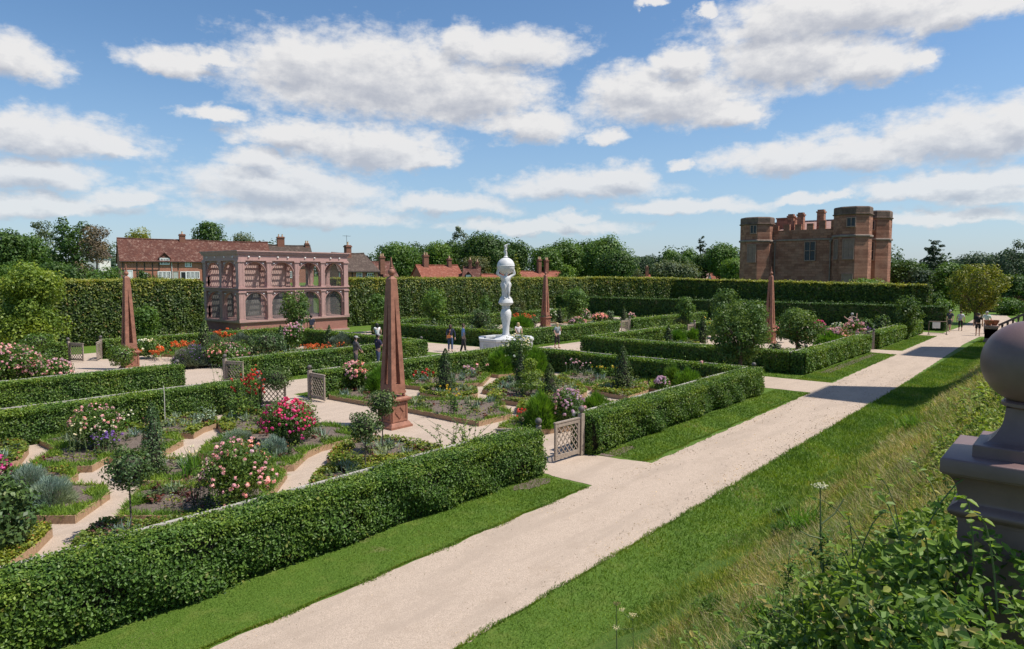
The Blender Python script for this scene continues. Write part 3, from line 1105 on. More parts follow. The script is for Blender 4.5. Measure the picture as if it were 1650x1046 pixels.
# ------------------------------------------------------------------ obelisks
def obelisk(label, loc, h=5.25, rz=0.0):
    root = thing('obelisk', label, 'obelisk', (loc[0], loc[1], 0), rz, 'red painted garden obelisks')
    s = h / 5.25
    p = MB()
    p.frustum(.43 * s, 0, .43 * s, .08 * s)
    p.frustum(.41 * s, .08 * s, .345 * s, .19 * s)
    p.frustum(.315 * s, .19 * s, .315 * s, .82 * s)
    p.frustum(.335 * s, .82 * s, .385 * s, .88 * s)
    p.frustum(.41 * s, .88 * s, .41 * s, .93 * s)
    p.frustum(.39 * s, .93 * s, .34 * s, .965 * s)
    pd = p.build('pedestal', M_PORPH, root)
    for k in range(4):
        q = MB()
        a = k * math.pi / 2
        o = .315 * s + .010 * s
        def bar(x0, z0, x1, z1, w):
            q.beam((x0 * s, -o, z0 * s), (x1 * s, -o, z1 * s), .026 * s, w * s)
        bar(-.30, .24, .30, .24, .055)
        bar(-.30, .775, .30, .775, .055)
        q.box(-.30 * s, -.25 * s, -o - .013 * s, -o + .013 * s, .27 * s, .745 * s)
        q.box(.25 * s, .30 * s, -o - .013 * s, -o + .013 * s, .27 * s, .745 * s)
        for (x0, z0, x1, z1) in ((-.165, .51, 0, .70), (0, .70, .165, .51), (.165, .51, 0, .32), (0, .32, -.165, .51)):
            bar(x0, z0, x1, z1, .04)
        q.move(rz=a)
        q.build('panel', M_PORPH, pd)
    # four little balls carry the shaft
    for sx in (-1, 1):
        for sy in (-1, 1):
            b = MB()
            b.sphere((sx * .235 * s, sy * .235 * s, 1.02 * s), .058 * s, 12)
            b.build('ball_foot', M_PORPH, root, smooth=True)
    b = MB()
    b.frustum(.292 * s, 1.075 * s, .292 * s, 1.14 * s)
    b.frustum(.274 * s, 1.14 * s, .266 * s, 1.36 * s)
    b.build('base_block', M_PORPH, root)
    z0, z1, w0, w1 = 1.36 * s, 3.98 * s, .266 * s, .150 * s
    for sx in (-1, 1):
        for sy in (-1, 1):
            r = MB()
            t0, t1 = .178 * s, .145 * s
            def ring(w, t, z):
                return [(sx * w, sy * w, z), (sx * (w - t), sy * w, z), (sx * (w - t), sy * (w - t), z), (sx * w, sy * (w - t), z)]
            v = ring(w0, t0, z0) + ring(w1, t1, z1)
            fs = [(0, 1, 2, 3), (4, 5, 6, 7), (0, 1, 5, 4), (1, 2, 6, 5), (2, 3, 7, 6), (3, 0, 4, 7)]
            if sx * sy > 0:
                fs = [f[::-1] for f in fs]
            r.add(v, fs)
            r.build('rib', M_PORPH, root)
    c = MB()
    c.frustum(.153 * s, 3.98 * s, .118 * s, 4.62 * s)
    c.frustum(.118 * s, 4.62 * s, .05 * s, 4.70 * s)
    cap = c.build('cap', M_PORPH, root)
    f = MB()
    f.lathe([(.045 * s, 4.69 * s), (.06 * s, 4.74 * s)], 12)
    f.sphere((0, 0, 4.83 * s), .110 * s, 16)
    f.lathe([(.05 * s, 4.92 * s), (.06 * s, 4.95 * s), (.04 * s, 4.98 * s), (.05 * s, 5.01 * s), (.012 * s, 5.29 * s)], 12)
    f.build('finial', M_PORPH, root, smooth=True)
    return root


obelisk('largest red obelisk, standing on the gravel in the middle of the near quarter', (13.65, 16.5))
obelisk('red obelisk at far left, rising before the tall beech hedge', (13.35, 36.3), 5.2)
obelisk('smallest and farthest red obelisk, just right of the fountain', (47.8, 36.8), 5.2)
obelisk('red obelisk at right, beside the large apple tree and below the gatehouse', (46.9, 16.75), 5.2)


# ------------------------------------------------------------------ figures (people and the fountain's carved pair)
def skin_obj(name, chains, mat, parent, root_pt=0, sub=1, weld=True):
    """one continuous skin grown over joined chains: [[(x,y,z,r), ...], ...]; equal points are joined"""
    pts, idx, edges, rad = [], {}, [], []
    def vid(p):
        k = (round(p[0], 4), round(p[1], 4), round(p[2], 4))
        if k not in idx:
            idx[k] = len(pts)
            pts.append(p[:3])
            rad.append(p[3])
        return idx[k]
    for ch in chains:
        ids = [vid(p) for p in ch]
        for a, b in zip(ids, ids[1:]):
            if a != b:
                edges.append((a, b))
    me = bpy.data.meshes.new(name)
    me.from_pydata(pts, edges, [])
    me.materials.append(mat)
    o = bpy.data.objects.new(name, me)
    COL.objects.link(o)
    o.parent = parent
    sk = o.modifiers.new('skin', 'SKIN')
    sk.use_smooth_shade = True
    if not me.skin_vertices:
        me.skin_vertices.new() if hasattr(me.skin_vertices, 'new') else None
    for i, r in enumerate(rad):
        rr = r if hasattr(r, '__len__') else (r, r)
        me.skin_vertices[0].data[i].radius = rr
        me.skin_vertices[0].data[i].use_root = (i == root_pt)
    sb = o.modifiers.new('sub', 'SUBSURF')
    sb.levels = sb.render_levels = sub
    # bake the modifiers into plain mesh data
    dg = bpy.context.evaluated_depsgraph_get()
    ev = o.evaluated_get(dg)
    m2 = bpy.data.meshes.new_from_object(ev)
    o.modifiers.clear()
    old = o.data
    o.data = m2
    bpy.data.meshes.remove(old)
    for pl in m2.polygons:
        pl.use_smooth = True
    return o


def lerp(a, b, t):
    return tuple(x + (y - x) * t for x, y in zip(a, b))


def body_frame(s=1.0, arms=((.3, -.05, .85), (-.3, -.05, .85)), elbows=None, stride=0.0, slim=1.0, lean=0.0, wide=0.0):
    """joint positions of a standing figure facing -y, 1.72 m at s=1"""
    J = {}
    y = -lean
    J['pel'] = (0, 0, .93)
    J['waist'] = (0, y * .3, 1.08)
    J['chest'] = (0, y * .7, 1.27)
    J['neck'] = (0, y, 1.46)
    J['headb'] = (0, y - .01, 1.54)
    J['headm'] = (0, y - .02, 1.61)
    J['headt'] = (0, y - .015, 1.675)
    for i, sx in enumerate((1, -1)):
        st = stride * sx
        J['sh', sx] = (sx * .175, y, 1.40)
        hx = arms[i]
        J['hand', sx] = hx
        if elbows:
            J['el', sx] = elbows[i]
        else:
            m = lerp(J['sh', sx], hx, .5)
            J['el', sx] = (m[0] + sx * .05, m[1] + .04, m[2])
        J['hip', sx] = (sx * .09, 0, .88)
        J['kn', sx] = (sx * (.095 + wide), -st * .5 - .015, .49)
        J['an', sx] = (sx * (.095 + wide * 1.5), -st + .02, .085)
        J['toe', sx] = (sx * (.11 + wide * 1.5), -st - .13, .045)
    return J


def hand_chains(el, ha, curl=.6):
    e, h = Vector(el), Vector(ha)
    d = (h - e).normalized()
    side = d.cross(Vector((0, 1, .2))).normalized()
    nn = side.cross(d)
    w = h
    palm = w + d * .075
    out = [[(*w, .026), (*palm, (.036, .018))]]
    for k, (off, ln) in enumerate(((-.030, .066), (-.010, .078), (.010, .072), (.030, .056))):
        b = palm + side * off + d * .004
        m = b + d * ln * .55 + nn * .012 * curl
        t = m + d * ln * .5 + nn * .035 * curl
        out.append([(*palm, (.036, .018)), (*b, .010), (*m, .009), (*t, .007)])
    b = w + d * .03 - side * .035
    out.append([(*w, .026), (*b, .012), (*(b + d * .04 - side * .012 + nn * .01), .009)])
    return out


def person(label, loc, face_deg, height, shirt, trousers, hair, skin=(.55, .33, .24), arms=None, elbows=None, stride=.1, sleeves='short', legs='long', hat=None,
           longhair=False, bag=None, lean=0.0, female=False, extra=None, shoes=(.05, .045, .045)):
    s = height / 1.72
    arms = arms or ((.27, -.06, .84), (-.27, -.06, .84))
    J = body_frame(1, arms, elbows, stride, lean=lean)
    root = thing('person', label, 'person', (loc[0], loc[1], 0), R(face_deg + 90), 'visitors in the garden')
    root.scale = (s, s, s)
    def mt(nm, c, r=.8):
        return plain(nm, c, r, .12, 8, .08, 60)
    cs = []
    cs.append([(*J['pel'], (.135, .10)), (*J['waist'], (.115 if female else .13, .09)), (*J['chest'], (.145, .105)), (*J['neck'], (.055, .055)),
               (*J['headb'], (.062, .075)), (*J['headm'], (.075, .092)), (*J['headt'], (.062, .075))])
    for sx in (1, -1):
        cs.append([(*J['chest'], (.145, .105)), (*J['sh', sx], .06), (*J['el', sx], .042), (*J['hand', sx], .027)])
        cs.extend(hand_chains(J['el', sx], J['hand', sx]))
        cs.append([(*J['pel'], (.135, .10)), (*J['hip', sx], .088), (*J['kn', sx], .056), (*J['an', sx], .038), (*J['toe', sx], .032)])
    body = skin_obj('body', cs, mt('skin', skin, .6), root)
    # face: nose and eyes on the front of the head
    hy = J['headm'][1]
    nose = MB()
    nose.add([(-.014, hy - .086, 1.575), (.014, hy - .086, 1.575), (0, hy - .112, 1.58), (0, hy - .09, 1.625)], [(0, 2, 1), (0, 3, 2), (1, 2, 3), (0, 1, 3)])
    for sx in (1, -1):
        nose.sphere((sx * .082, hy + .005, 1.60), .022, 8, sz=1.4)
    nose.build('face', mt('skin', skin, .6), root, smooth=True)
    eyes = MB()
    for sx in (1, -1):
        eyes.sphere((sx * .032, hy - .083, 1.625), .011, 8)
    eyes.build('eyes', mt('eye', (.03, .025, .02), .3), root, smooth=True)
    g = .014
    cs = [[(J['pel'][0], 0, .90, (.155, .12)), (*J['waist'], (.132 if female else .15, .108)), (*J['chest'], (.165, .125)), (*lerp(J['chest'], J['neck'], .72), (.085, .075))]]
    for sx in (1, -1):
        end = {'short': .62, 'long': 1.0, 'none': .12}[sleeves]
        e = J['el', sx]
        ch = [(*J['chest'], (.165, .125)), (*J['sh', sx], .078)]
        if end <= .62:
            ch.append((*lerp(J['sh', sx], e, max(end + .2, .3)), .06))
        else:
            ch += [(*e, .056), (*lerp(e, J['hand', sx], .93), .042)]
        cs.append(ch)
    skin_obj('shirt', cs, mt('shirt_cloth', shirt), root)
    cs = [[(0, 0, 1.0, (.148, .115)), (*J['pel'], (.155, .122))]]
    for sx in (1, -1):
        ch = [(*J['pel'], (.155, .122)), (*J['hip', sx], .105)]
        k, a = J['kn', sx], J['an', sx]
        if legs == 'short':
            ch += [(*lerp(J['hip', sx], k, .55), .095), (*lerp(J['hip', sx], k, .95), .088)]
        elif legs == 'crop':
            ch += [(*k, .072), (*lerp(k, a, .55), .06)]
        else:
            ch += [(*k, .074), (*lerp(k, a, .96), .056)]
        cs.append(ch)
    skin_obj('trousers', cs, mt('trouser_cloth', trousers), root)
    for sx in (1, -1):
        an, to = J['an', sx], J['toe', sx]
        skin_obj('shoe', [[(an[0], an[1] + .03, .05, (.042, .045)), (an[0], an[1] - .05, .045, (.045, .04)), (to[0], to[1] - .03, .035, (.042, .03))]], mt('shoe_leather', shoes), root)
    hm = MB()
    hc = J['headm']
    if hat:
        hm.lathe([(.105, 1.635), (.108, 1.66), (.095, 1.70), (.06, 1.725), (.005, 1.733)], 16, (0, hc[1], 0))
        hm.plate([(-.075, 0), (.075, 0), (.06, .085), (0, .105), (-.06, .085)], (0, hc[1] - .09, 1.645), (1, 0, 0), (0, -1, -.15), .01)
        hm.build('cap', mt('cap_cloth', hat), root, smooth=True)
    if hair:
        h = MB()
        h.lathe([(.07, 1.545), (.095, 1.59), (.101, 1.635), (.092, 1.68), (.06, 1.712), (.004, 1.722)] if not longhair else
                [(.085, 1.42), (.105, 1.50), (.108, 1.59), (.105, 1.64), (.094, 1.685), (.06, 1.716), (.004, 1.726)], 16, (0, hc[1] + .022, 0))
        h.build('hair', mt('hair', hair, .55), root, smooth=True)
    if bag:
        b = MB()
        (bx, by, bz), (w, dp, hh), colr = bag
        b.box(bx - w / 2, bx + w / 2, by - dp / 2, by + dp / 2, bz - hh / 2, bz + hh / 2)
        b.tube([(bx, by, bz + hh / 2), (bx * .5 + .03, by * .6, 1.25), (-.08, -.02, 1.44), (-.06, .1, 1.40), (bx, by + dp * .3, bz + hh / 2)], .012, 5)
        o = b.build('bag', mt('bag_leather', colr), root)
    return root


def build_fountain(loc):
    root = thing('fountain', 'white marble fountain with two carved figures carrying a globe over an octagonal basin', 'fountain', (loc[0], loc[1], 0))
    def octa(r):
        return [(r * math.cos(math.pi / 8 + k * math.pi / 4), r * math.sin(math.pi / 8 + k * math.pi / 4)) for k in range(8)]
    # basin walls: ring with thickness
    def ring(mb, r0, r1, z0, z1, m=0):
        o, i = octa(r1), octa(r0)
        vs = [(x, y, z0) for x, y in o] + [(x, y, z1) for x, y in o] + [(x, y, z0) for x, y in i] + [(x, y, z1) for x, y in i]
        fs = []
        for k in range(8):
            j = (k + 1) % 8
            fs += [(k, j, 8 + j, 8 + k), (16 + j, 16 + k, 24 + k, 24 + j), (8 + k, 8 + j, 24 + j, 24 + k), (j, k, 16 + k, 16 + j)]
        mb.add(vs, fs, m)
    b = MB()
    ring(b, 1.48, 1.62, 0.12, .98)
    bs = b.build('basin', M_MARBLE_G, root)
    t = MB()
    ring(t, 1.40, 1.70, .98, 1.10)
    ring(t, 1.44, 1.66, .93, .98)
    ring(t, 1.46, 1.72, 0, .12)
    t.build('basin_rim', M_MARBLE, root)
    for k in range(8):
        a = k * math.pi / 4
        ap = 1.62 * math.cos(math.pi / 8) + .010
        q = MB()
        q.box(-.50, -.44, -ap - .012, -ap + .012, .22, .88)
        q.box(.44, .50, -ap - .012, -ap + .012, .22, .88)
        q.box(-.44, .44, -ap - .012, -ap + .012, .82, .88)
        q.box(-.44, .44, -ap - .012, -ap + .012, .22, .28)
        q.move(rz=a)
        q.build('basin_panel', M_MARBLE, bs)
    w = MB()
    w.prism(octa(1.47), .80, .86)
    w.build('water', M_WATER, root)
    p = MB()
    p.lathe([(.72, .5), (.72, .98), (.62, 1.06), (.42, 1.10), (.32, 1.16), (.22, 1.24), (.19, 1.4), (.20, 1.75), (.25, 2.05), (.315, 2.36), (.315, 2.58), (.25, 2.76), (.19, 2.84), (.25, 2.89), (.20, 2.96)], 28)
    p.build('baluster', M_MARBLE, root, smooth=True)
    u = MB()
    u.lathe([(.20, 2.96), (.28, 3.02), (.40, 3.10), (.44, 3.18), (.41, 3.27), (.38, 3.36), (.33, 3.46)], 28)
    u.build('bowl', M_MARBLE, root, smooth=True)
    # two figures back to back, arms lifted to the globe; each body one continuous skin
    for k, a in enumerate((R(322), R(142))):
        fr = bpy.data.objects.new('figure', None)
        cs = []
        y = -.235
        z0 = 3.40
        pel, wai, che, nec = (0.03, y - .02, z0 + .86), (0, y + .02, z0 + 1.0), (0, y, z0 + 1.18), (0, y + .02, z0 + 1.36)
        cs.append([(*pel, (.215, .18)), (*wai, (.16, .14)), (*che, (.215, .17)), (*nec, (.065, .065)), (0, y - .02, z0 + 1.46, (.08, .095)), (0, y - .02, z0 + 1.55, (.085, .10)), (0, y, z0 + 1.63, .07)])
        for sx in (1, -1):
            sh, el, ha = (sx * .21, y, z0 + 1.31), (sx * .50, y + .02, z0 + 1.48), (sx * .40, y + .06, z0 + 1.86)
            cs.append([(*che, (.19, .15)), (*sh, .08), (*el, .062), (*ha, .045)])
            cs.extend(hand_chains(el, ha, .3))
            cs.append([(*pel, (.19, .16)), (sx * .11, y, z0 + .78, .13), (sx * .11, y - (.10 if sx > 0 else 0), z0 + .42, .085), (sx * .12, y - .02, z0 + .10, .06), (sx * .13, y - .12, z0 + .05, .045)])
        fg = skin_obj('figure', cs, M_MARBLE, root)
        fg.rotation_euler = (0, 0, a)
        # wrapped drapery from the hips down
        d = MB()
        prof = [(.27, 3.44), (.21, 3.55), (.175, 3.75), (.20, 3.95), (.235, 4.12), (.25, 4.25), (.215, 4.36), (.16, 4.44)]
        vs, fs, n = [], [], 36
        for r, z in prof:
            for i in range(n):
                t = 2 * math.pi * i / n
                fold = 1 + .13 * math.sin(t * 6 + z * 6.5) + .08 * math.sin(t * 10 - z * 4)
                lean = -.13 - .10 * (z - 3.44) + (.03 * math.sin(z * 6))
                vs.append((r * fold * math.cos(t) + .04 * math.sin(z * 4.5), lean + r * .8 * fold * math.sin(t), z))
        for q in range(len(prof) - 1):
            for i in range(n):
                fs.append((q * n + i, q * n + (i + 1) % n, (q + 1) * n + (i + 1) % n, (q + 1) * n + i))
        d.add(vs, fs)
        d.move(rz=a)
        d.build('drapery', M_MARBLE, fg if False else root, smooth=True)
        h = MB()
        h.sphere((0, y - .0, z0 + 1.60), .115, 14, sz=.9)
        for q in range(9):
            h.sphere((.10 * math.cos(q * .75), y + .03 + .08 * math.sin(q * .75), z0 + 1.60 + .02 * math.sin(q * 2)), .045, 8)
        h.move(rz=a)
        h.build('carved_hair', M_MARBLE, root, smooth=True)
        bpy.data.objects.remove(fr)
    s = MB()
    s.sphere((0, 0, 5.36), .51, 32)
    s.lathe([(.51, 5.35), (.53, 5.362), (.53, 5.378), (.51, 5.39)], 32, cap=False)
    s.lathe([(.10, 5.85), (.14, 5.90), (.08, 5.95)], 16)
    g = s.build('globe', M_MARBLE, root, smooth=True)
    # the knotted upright staff on top
    st = MB()
    st.tube([(0, 0, 5.93), (.02, 0, 6.1), (-.02, .01, 6.3), (.02, 0, 6.5), (0, 0, 6.62)], [.085, .07, .08, .065, .075], 8)
    for z, a in ((6.05, .3), (6.16, 2.2), (6.28, 4.0), (6.4, 1.2), (6.5, 3.2), (6.58, 5.3)):
        st.tube([(0, 0, z), (.13 * math.cos(a), .13 * math.sin(a), z + .06)], [.065, .045], 6)
    st.build('staff', M_MARBLE, root, smooth=True)


build_fountain((30.0, 26.0))
[o for o in COL.objects if o.name == 'fountain'][0].scale = (1, 1, .97)


# ------------------------------------------------------------------ the aviary
def arch_outline(w, h, mx, zs, n=14, z0=0.0):
    """panel w by h with an arched opening reaching down to its foot"""
    r = (w - 2 * mx) / 2
    pts = [(0, z0), (mx, z0), (mx, zs)]
    for i in range(1, n):
        t = math.pi * (1 - i / n)
        pts.append((w / 2 + r * math.cos(t), zs + r * math.sin(t)))
    pts += [(w - mx, zs), (w - mx, z0), (w, z0), (w, h), (0, h)]
    return pts


def netting_mat(dens):
    m, t, b = new_mat('fine_netting')
    b.inputs['Base Color'].default_value = (.16, .155, .145, 1)
    b.inputs['Roughness'].default_value = .8
    tr = t.n('ShaderNodeBsdfTransparent')
    mx = t.n('ShaderNodeMixShader')
    mx.inputs[0].default_value = dens
    t.l(tr.outputs[0], mx.inputs[1])
    t.l(b.outputs[0], mx.inputs[2])
    t.l(mx.outputs[0], m.node_tree.nodes['Material Output'].inputs[0])
    return m


M_NET, M_NET_D = netting_mat(.14), netting_mat(.42)
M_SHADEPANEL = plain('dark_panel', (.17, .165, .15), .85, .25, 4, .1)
M_STUD = plain('pale_stud', (.85, .80, .76), .5, .1, 5, 0)
M_REDSTONE = masonry('pink_plinth_stone', [(.38, .175, .14), (.33, .15, .12), (.42, .22, .18)], (.29, .15, .12), 1.3, .42, .85, .006, .4, bump=.1)


def build_aviary(ox, oy):
    root = thing('aviary', 'two storeyed mauve aviary with arched bays, netting and a latticed roof', 'aviary', (ox, oy, 0))
    LX, LY = 9.6, 5.5
    zp, z1a, z1b, z2a, zt = 1.22, 3.42, 3.68, 5.72, 6.5
    p = MB()
    p.box(.03, LX - .03, .03, LY - .03, 0, 1.02)
    p.build('plinth', M_REDSTONE, root)
    q = MB()
    q.box(-.10, LX + .10, -.10, LY + .10, 0, .14)
    q.box(-.05, LX + .05, -.05, LY + .05, 1.02, 1.10)
    q.box(-.12, LX + .12, -.12, LY + .12, 1.10, zp)
    q.build('plinth_moulding', M_MAUVE, root)
    def band(mb, z0, z1, o, t=.34):
        mb.box(-o, LX + o, -o, t, z0, z1)
        mb.box(-o, LX + o, LY - t, LY + o, z0, z1)
        mb.box(-o, t, t, LY - t, z0, z1)
        mb.box(LX - t, LX + o, t, LY - t, z0, z1)
    c = MB()
    band(c, z1a, z1a + .07, .08)
    band(c, z1a + .07, z1b - .07, .02)
    band(c, z1b - .07, z1b, .16)
    c.build('middle_cornice', M_MAUVE, root)
    c = MB()
    band(c, z2a, z2a + .10, .10)
    band(c, z2a + .10, z2a + .46, .03)
    band(c, z2a + .46, z2a + .56, .12)
    band(c, z2a + .56, z2a + .68, .17)
    band(c, z2a + .68, z2a + .76, .24)
    fr = c.build('top_cornice', M_MAUVE, root)
    # studs of the frieze
    def stud(x, y, nx, ny, z, parent, r=.075):
        s = MB()
        s.sphere((x + nx * .03, y + ny * .03, z), r, 10)
        s.build('stud', M_STUD, parent, smooth=True)
    for k in range(4):
        for f in (.32, .68):
            stud(LX * (k + f) / 4, -.03, 0, -1, z2a + .28, fr)
    for k in range(2):
        for f in (.28, .75):
            stud(-.03, LY * (k + f) / 2, -1, 0, z2a + .28, fr)
    # bays
    sides = [(4, LX, (0, 0), (1, 0), (0, -1)), (2, LY, (0, LY), (0, -1), (-1, 0)), (4, LX, (LX, LY), (-1, 0), (0, 1)), (2, LY, (LX, 0), (0, 1), (1, 0))]
    cw = .36
    for si, (n, L, o, u, nn) in enumerate(sides):
        ux = Vector((u[0], u[1], 0))
        nv = Vector((nn[0], nn[1], 0))
        for st, (za, zb) in enumerate(((zp, z1a), (z1b, z2a))):
            H = zb - za
            for k in range(n + 1):
                if k == n and si in (0, 1, 2, 3):
                    pass
                # pillar with base and capital; the corner pillars belong to the side that starts there
                if k == n:
                    continue
                cx = L * k / n if k else 0.0
                cc = Vector((o[0], o[1], 0)) + ux * (cx if k else .16) - nv * .14 + (nv * 0)
                m = MB()
                w = cw / 2 if k else .24
                def bx(hw, hd, z0, z1):
                    a = cc + ux * -hw + nv * hd
                    b = cc + ux * hw - nv * hd
                    m.box(min(a.x, b.x), max(a.x, b.x), min(a.y, b.y), max(a.y, b.y), z0, z1)
                bx(w + .05, .26, za, za + .10)
                bx(w, .205, za + .10, zb - .16)
                bx(w + .03, .235, zb - .16, zb - .11)
                bx(w + .07, .265, zb - .11, zb)
                for s in (-1, 1):       # fluting ribs on the face
                    a = cc + ux * (s * w * .55) + nv * .205
                    m.box(a.x - (.025 if u[0] else .012), a.x + (.025 if u[0] else .012), a.y - (.025 if u[1] else .012), a.y + (.025 if u[1] else .012), za + .16, zb - .2)
                m.build('pillar', M_MAUVE, root)
            for k in range(n):
                bwid = L / n - cw
                a = Vector((o[0], o[1], 0)) + ux * (L * k / n + cw / 2) - nv * .16
                if k == 0:
                    a += ux * .18
                    bwid -= .18
                if k == n - 1:
                    bwid -= .20
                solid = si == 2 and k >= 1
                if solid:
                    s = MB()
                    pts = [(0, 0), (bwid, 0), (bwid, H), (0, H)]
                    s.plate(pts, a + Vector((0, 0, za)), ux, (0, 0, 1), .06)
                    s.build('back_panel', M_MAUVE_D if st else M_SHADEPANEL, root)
                    continue
                zs = H - .10 - (bwid - .08) / 2
                s = MB()
                s.plate(arch_outline(bwid, H, .04, zs), a + Vector((0, 0, za)), ux, (0, 0, 1), .16)
                # archivolt: a thin proud rim
                r = bwid / 2 - .04
                for i in range(14):
                    t0, t1 = math.pi * i / 14, math.pi * (i + 1) / 14
                    c0 = a + nv * .10 + ux * (bwid / 2)
                    p0 = c0 + ux * ((r + .03) * math.cos(t0)) + Vector((0, 0, za + zs + (r + .03) * math.sin(t0)))
                    p1 = c0 + ux * ((r + .03) * math.cos(t1)) + Vector((0, 0, za + zs + (r + .03) * math.sin(t1)))
                    s.beam(p0, p1, .05, .08, up=nv)
                for e in (-1, 1):
                    c0 = a + nv * .10 + ux * (bwid / 2 + e * (r + .04)) + Vector((0, 0, za + zs))
                    s.box(c0.x - .09, c0.x + .09, c0.y - .05, c0.y + .05, c0.z - .06, c0.z + .03)
                ap = s.build('arch', M_MAUVE, root)
                if si in (0, 1):
                    for e in (.14, .86):
                        pz = a + ux * (bwid * e) + nv * .09
                        stud(pz.x, pz.y, nv.x, nv.y, za + H - .2, ap, .06)
                net = MB()
                net.add([a + ux * .02 - nv * .09 + Vector((0, 0, za + .01)), a + ux * (bwid - .02) - nv * .09 + Vector((0, 0, za + .01)),
                         a + ux * (bwid - .02) - nv * .09 + Vector((0, 0, za + H - .01)), a + ux * .02 - nv * .09 + Vector((0, 0, za + H - .01))], [(0, 1, 2, 3)])
                net.build('netting', M_NET if st else M_NET_D, root)
    # latticed roof with cross beams: the sun draws its pattern on the back panels
    r = MB()
    y = .2
    while y < LY - .1:
        r.box(.1, LX - .1, y, y + .07, z2a + .50, z2a + .56)
        y += .25
    x = .2
    while x < LX - .1:
        r.box(x, x + .035, .1, LY - .1, z2a + .44, z2a + .498)
        x += .17
    r.build('roof_lattice', M_MAUVE, root)
    for k in (1, 2, 3):
        b = MB()
        b.box(LX * k / 4 - .12, LX * k / 4 + .12, .2, LY - .2, z2a + .10, z2a + .43)
        b.build('roof_beam', M_MAUVE, root)


build_aviary(25.5, 48.25)

# ------------------------------------------------------------------ the castle gatehouse
M_CASTLE = masonry('red_sandstone', [(.45, .215, .14), (.235, .105, .07), (.46, .26, .18)], (.20, .105, .07), .9, .36, .95, .018, .55)
M_STRING = plain('pale_string_stone', (.27, .205, .165), .9, .25, 2, .3)
M_COPING = plain('dark_coping', (.16, .105, .078), .95, .35, 1.5, .4)
M_WIN_STONE = plain('pale_window_stone', (.31, .205, .16), .9, .15, 3, .2)
M_GLASS = plain('old_glass', (.035, .045, .055), .2, .3, 3, .05, 10, .25)
M_LEADROOF = plain('lead_roof', (.48, .50, .53), .5, .15, 1, .1)
M_PINKROOF = plain('pink_roof', (.33, .20, .165), .8, .2, 2, .2)


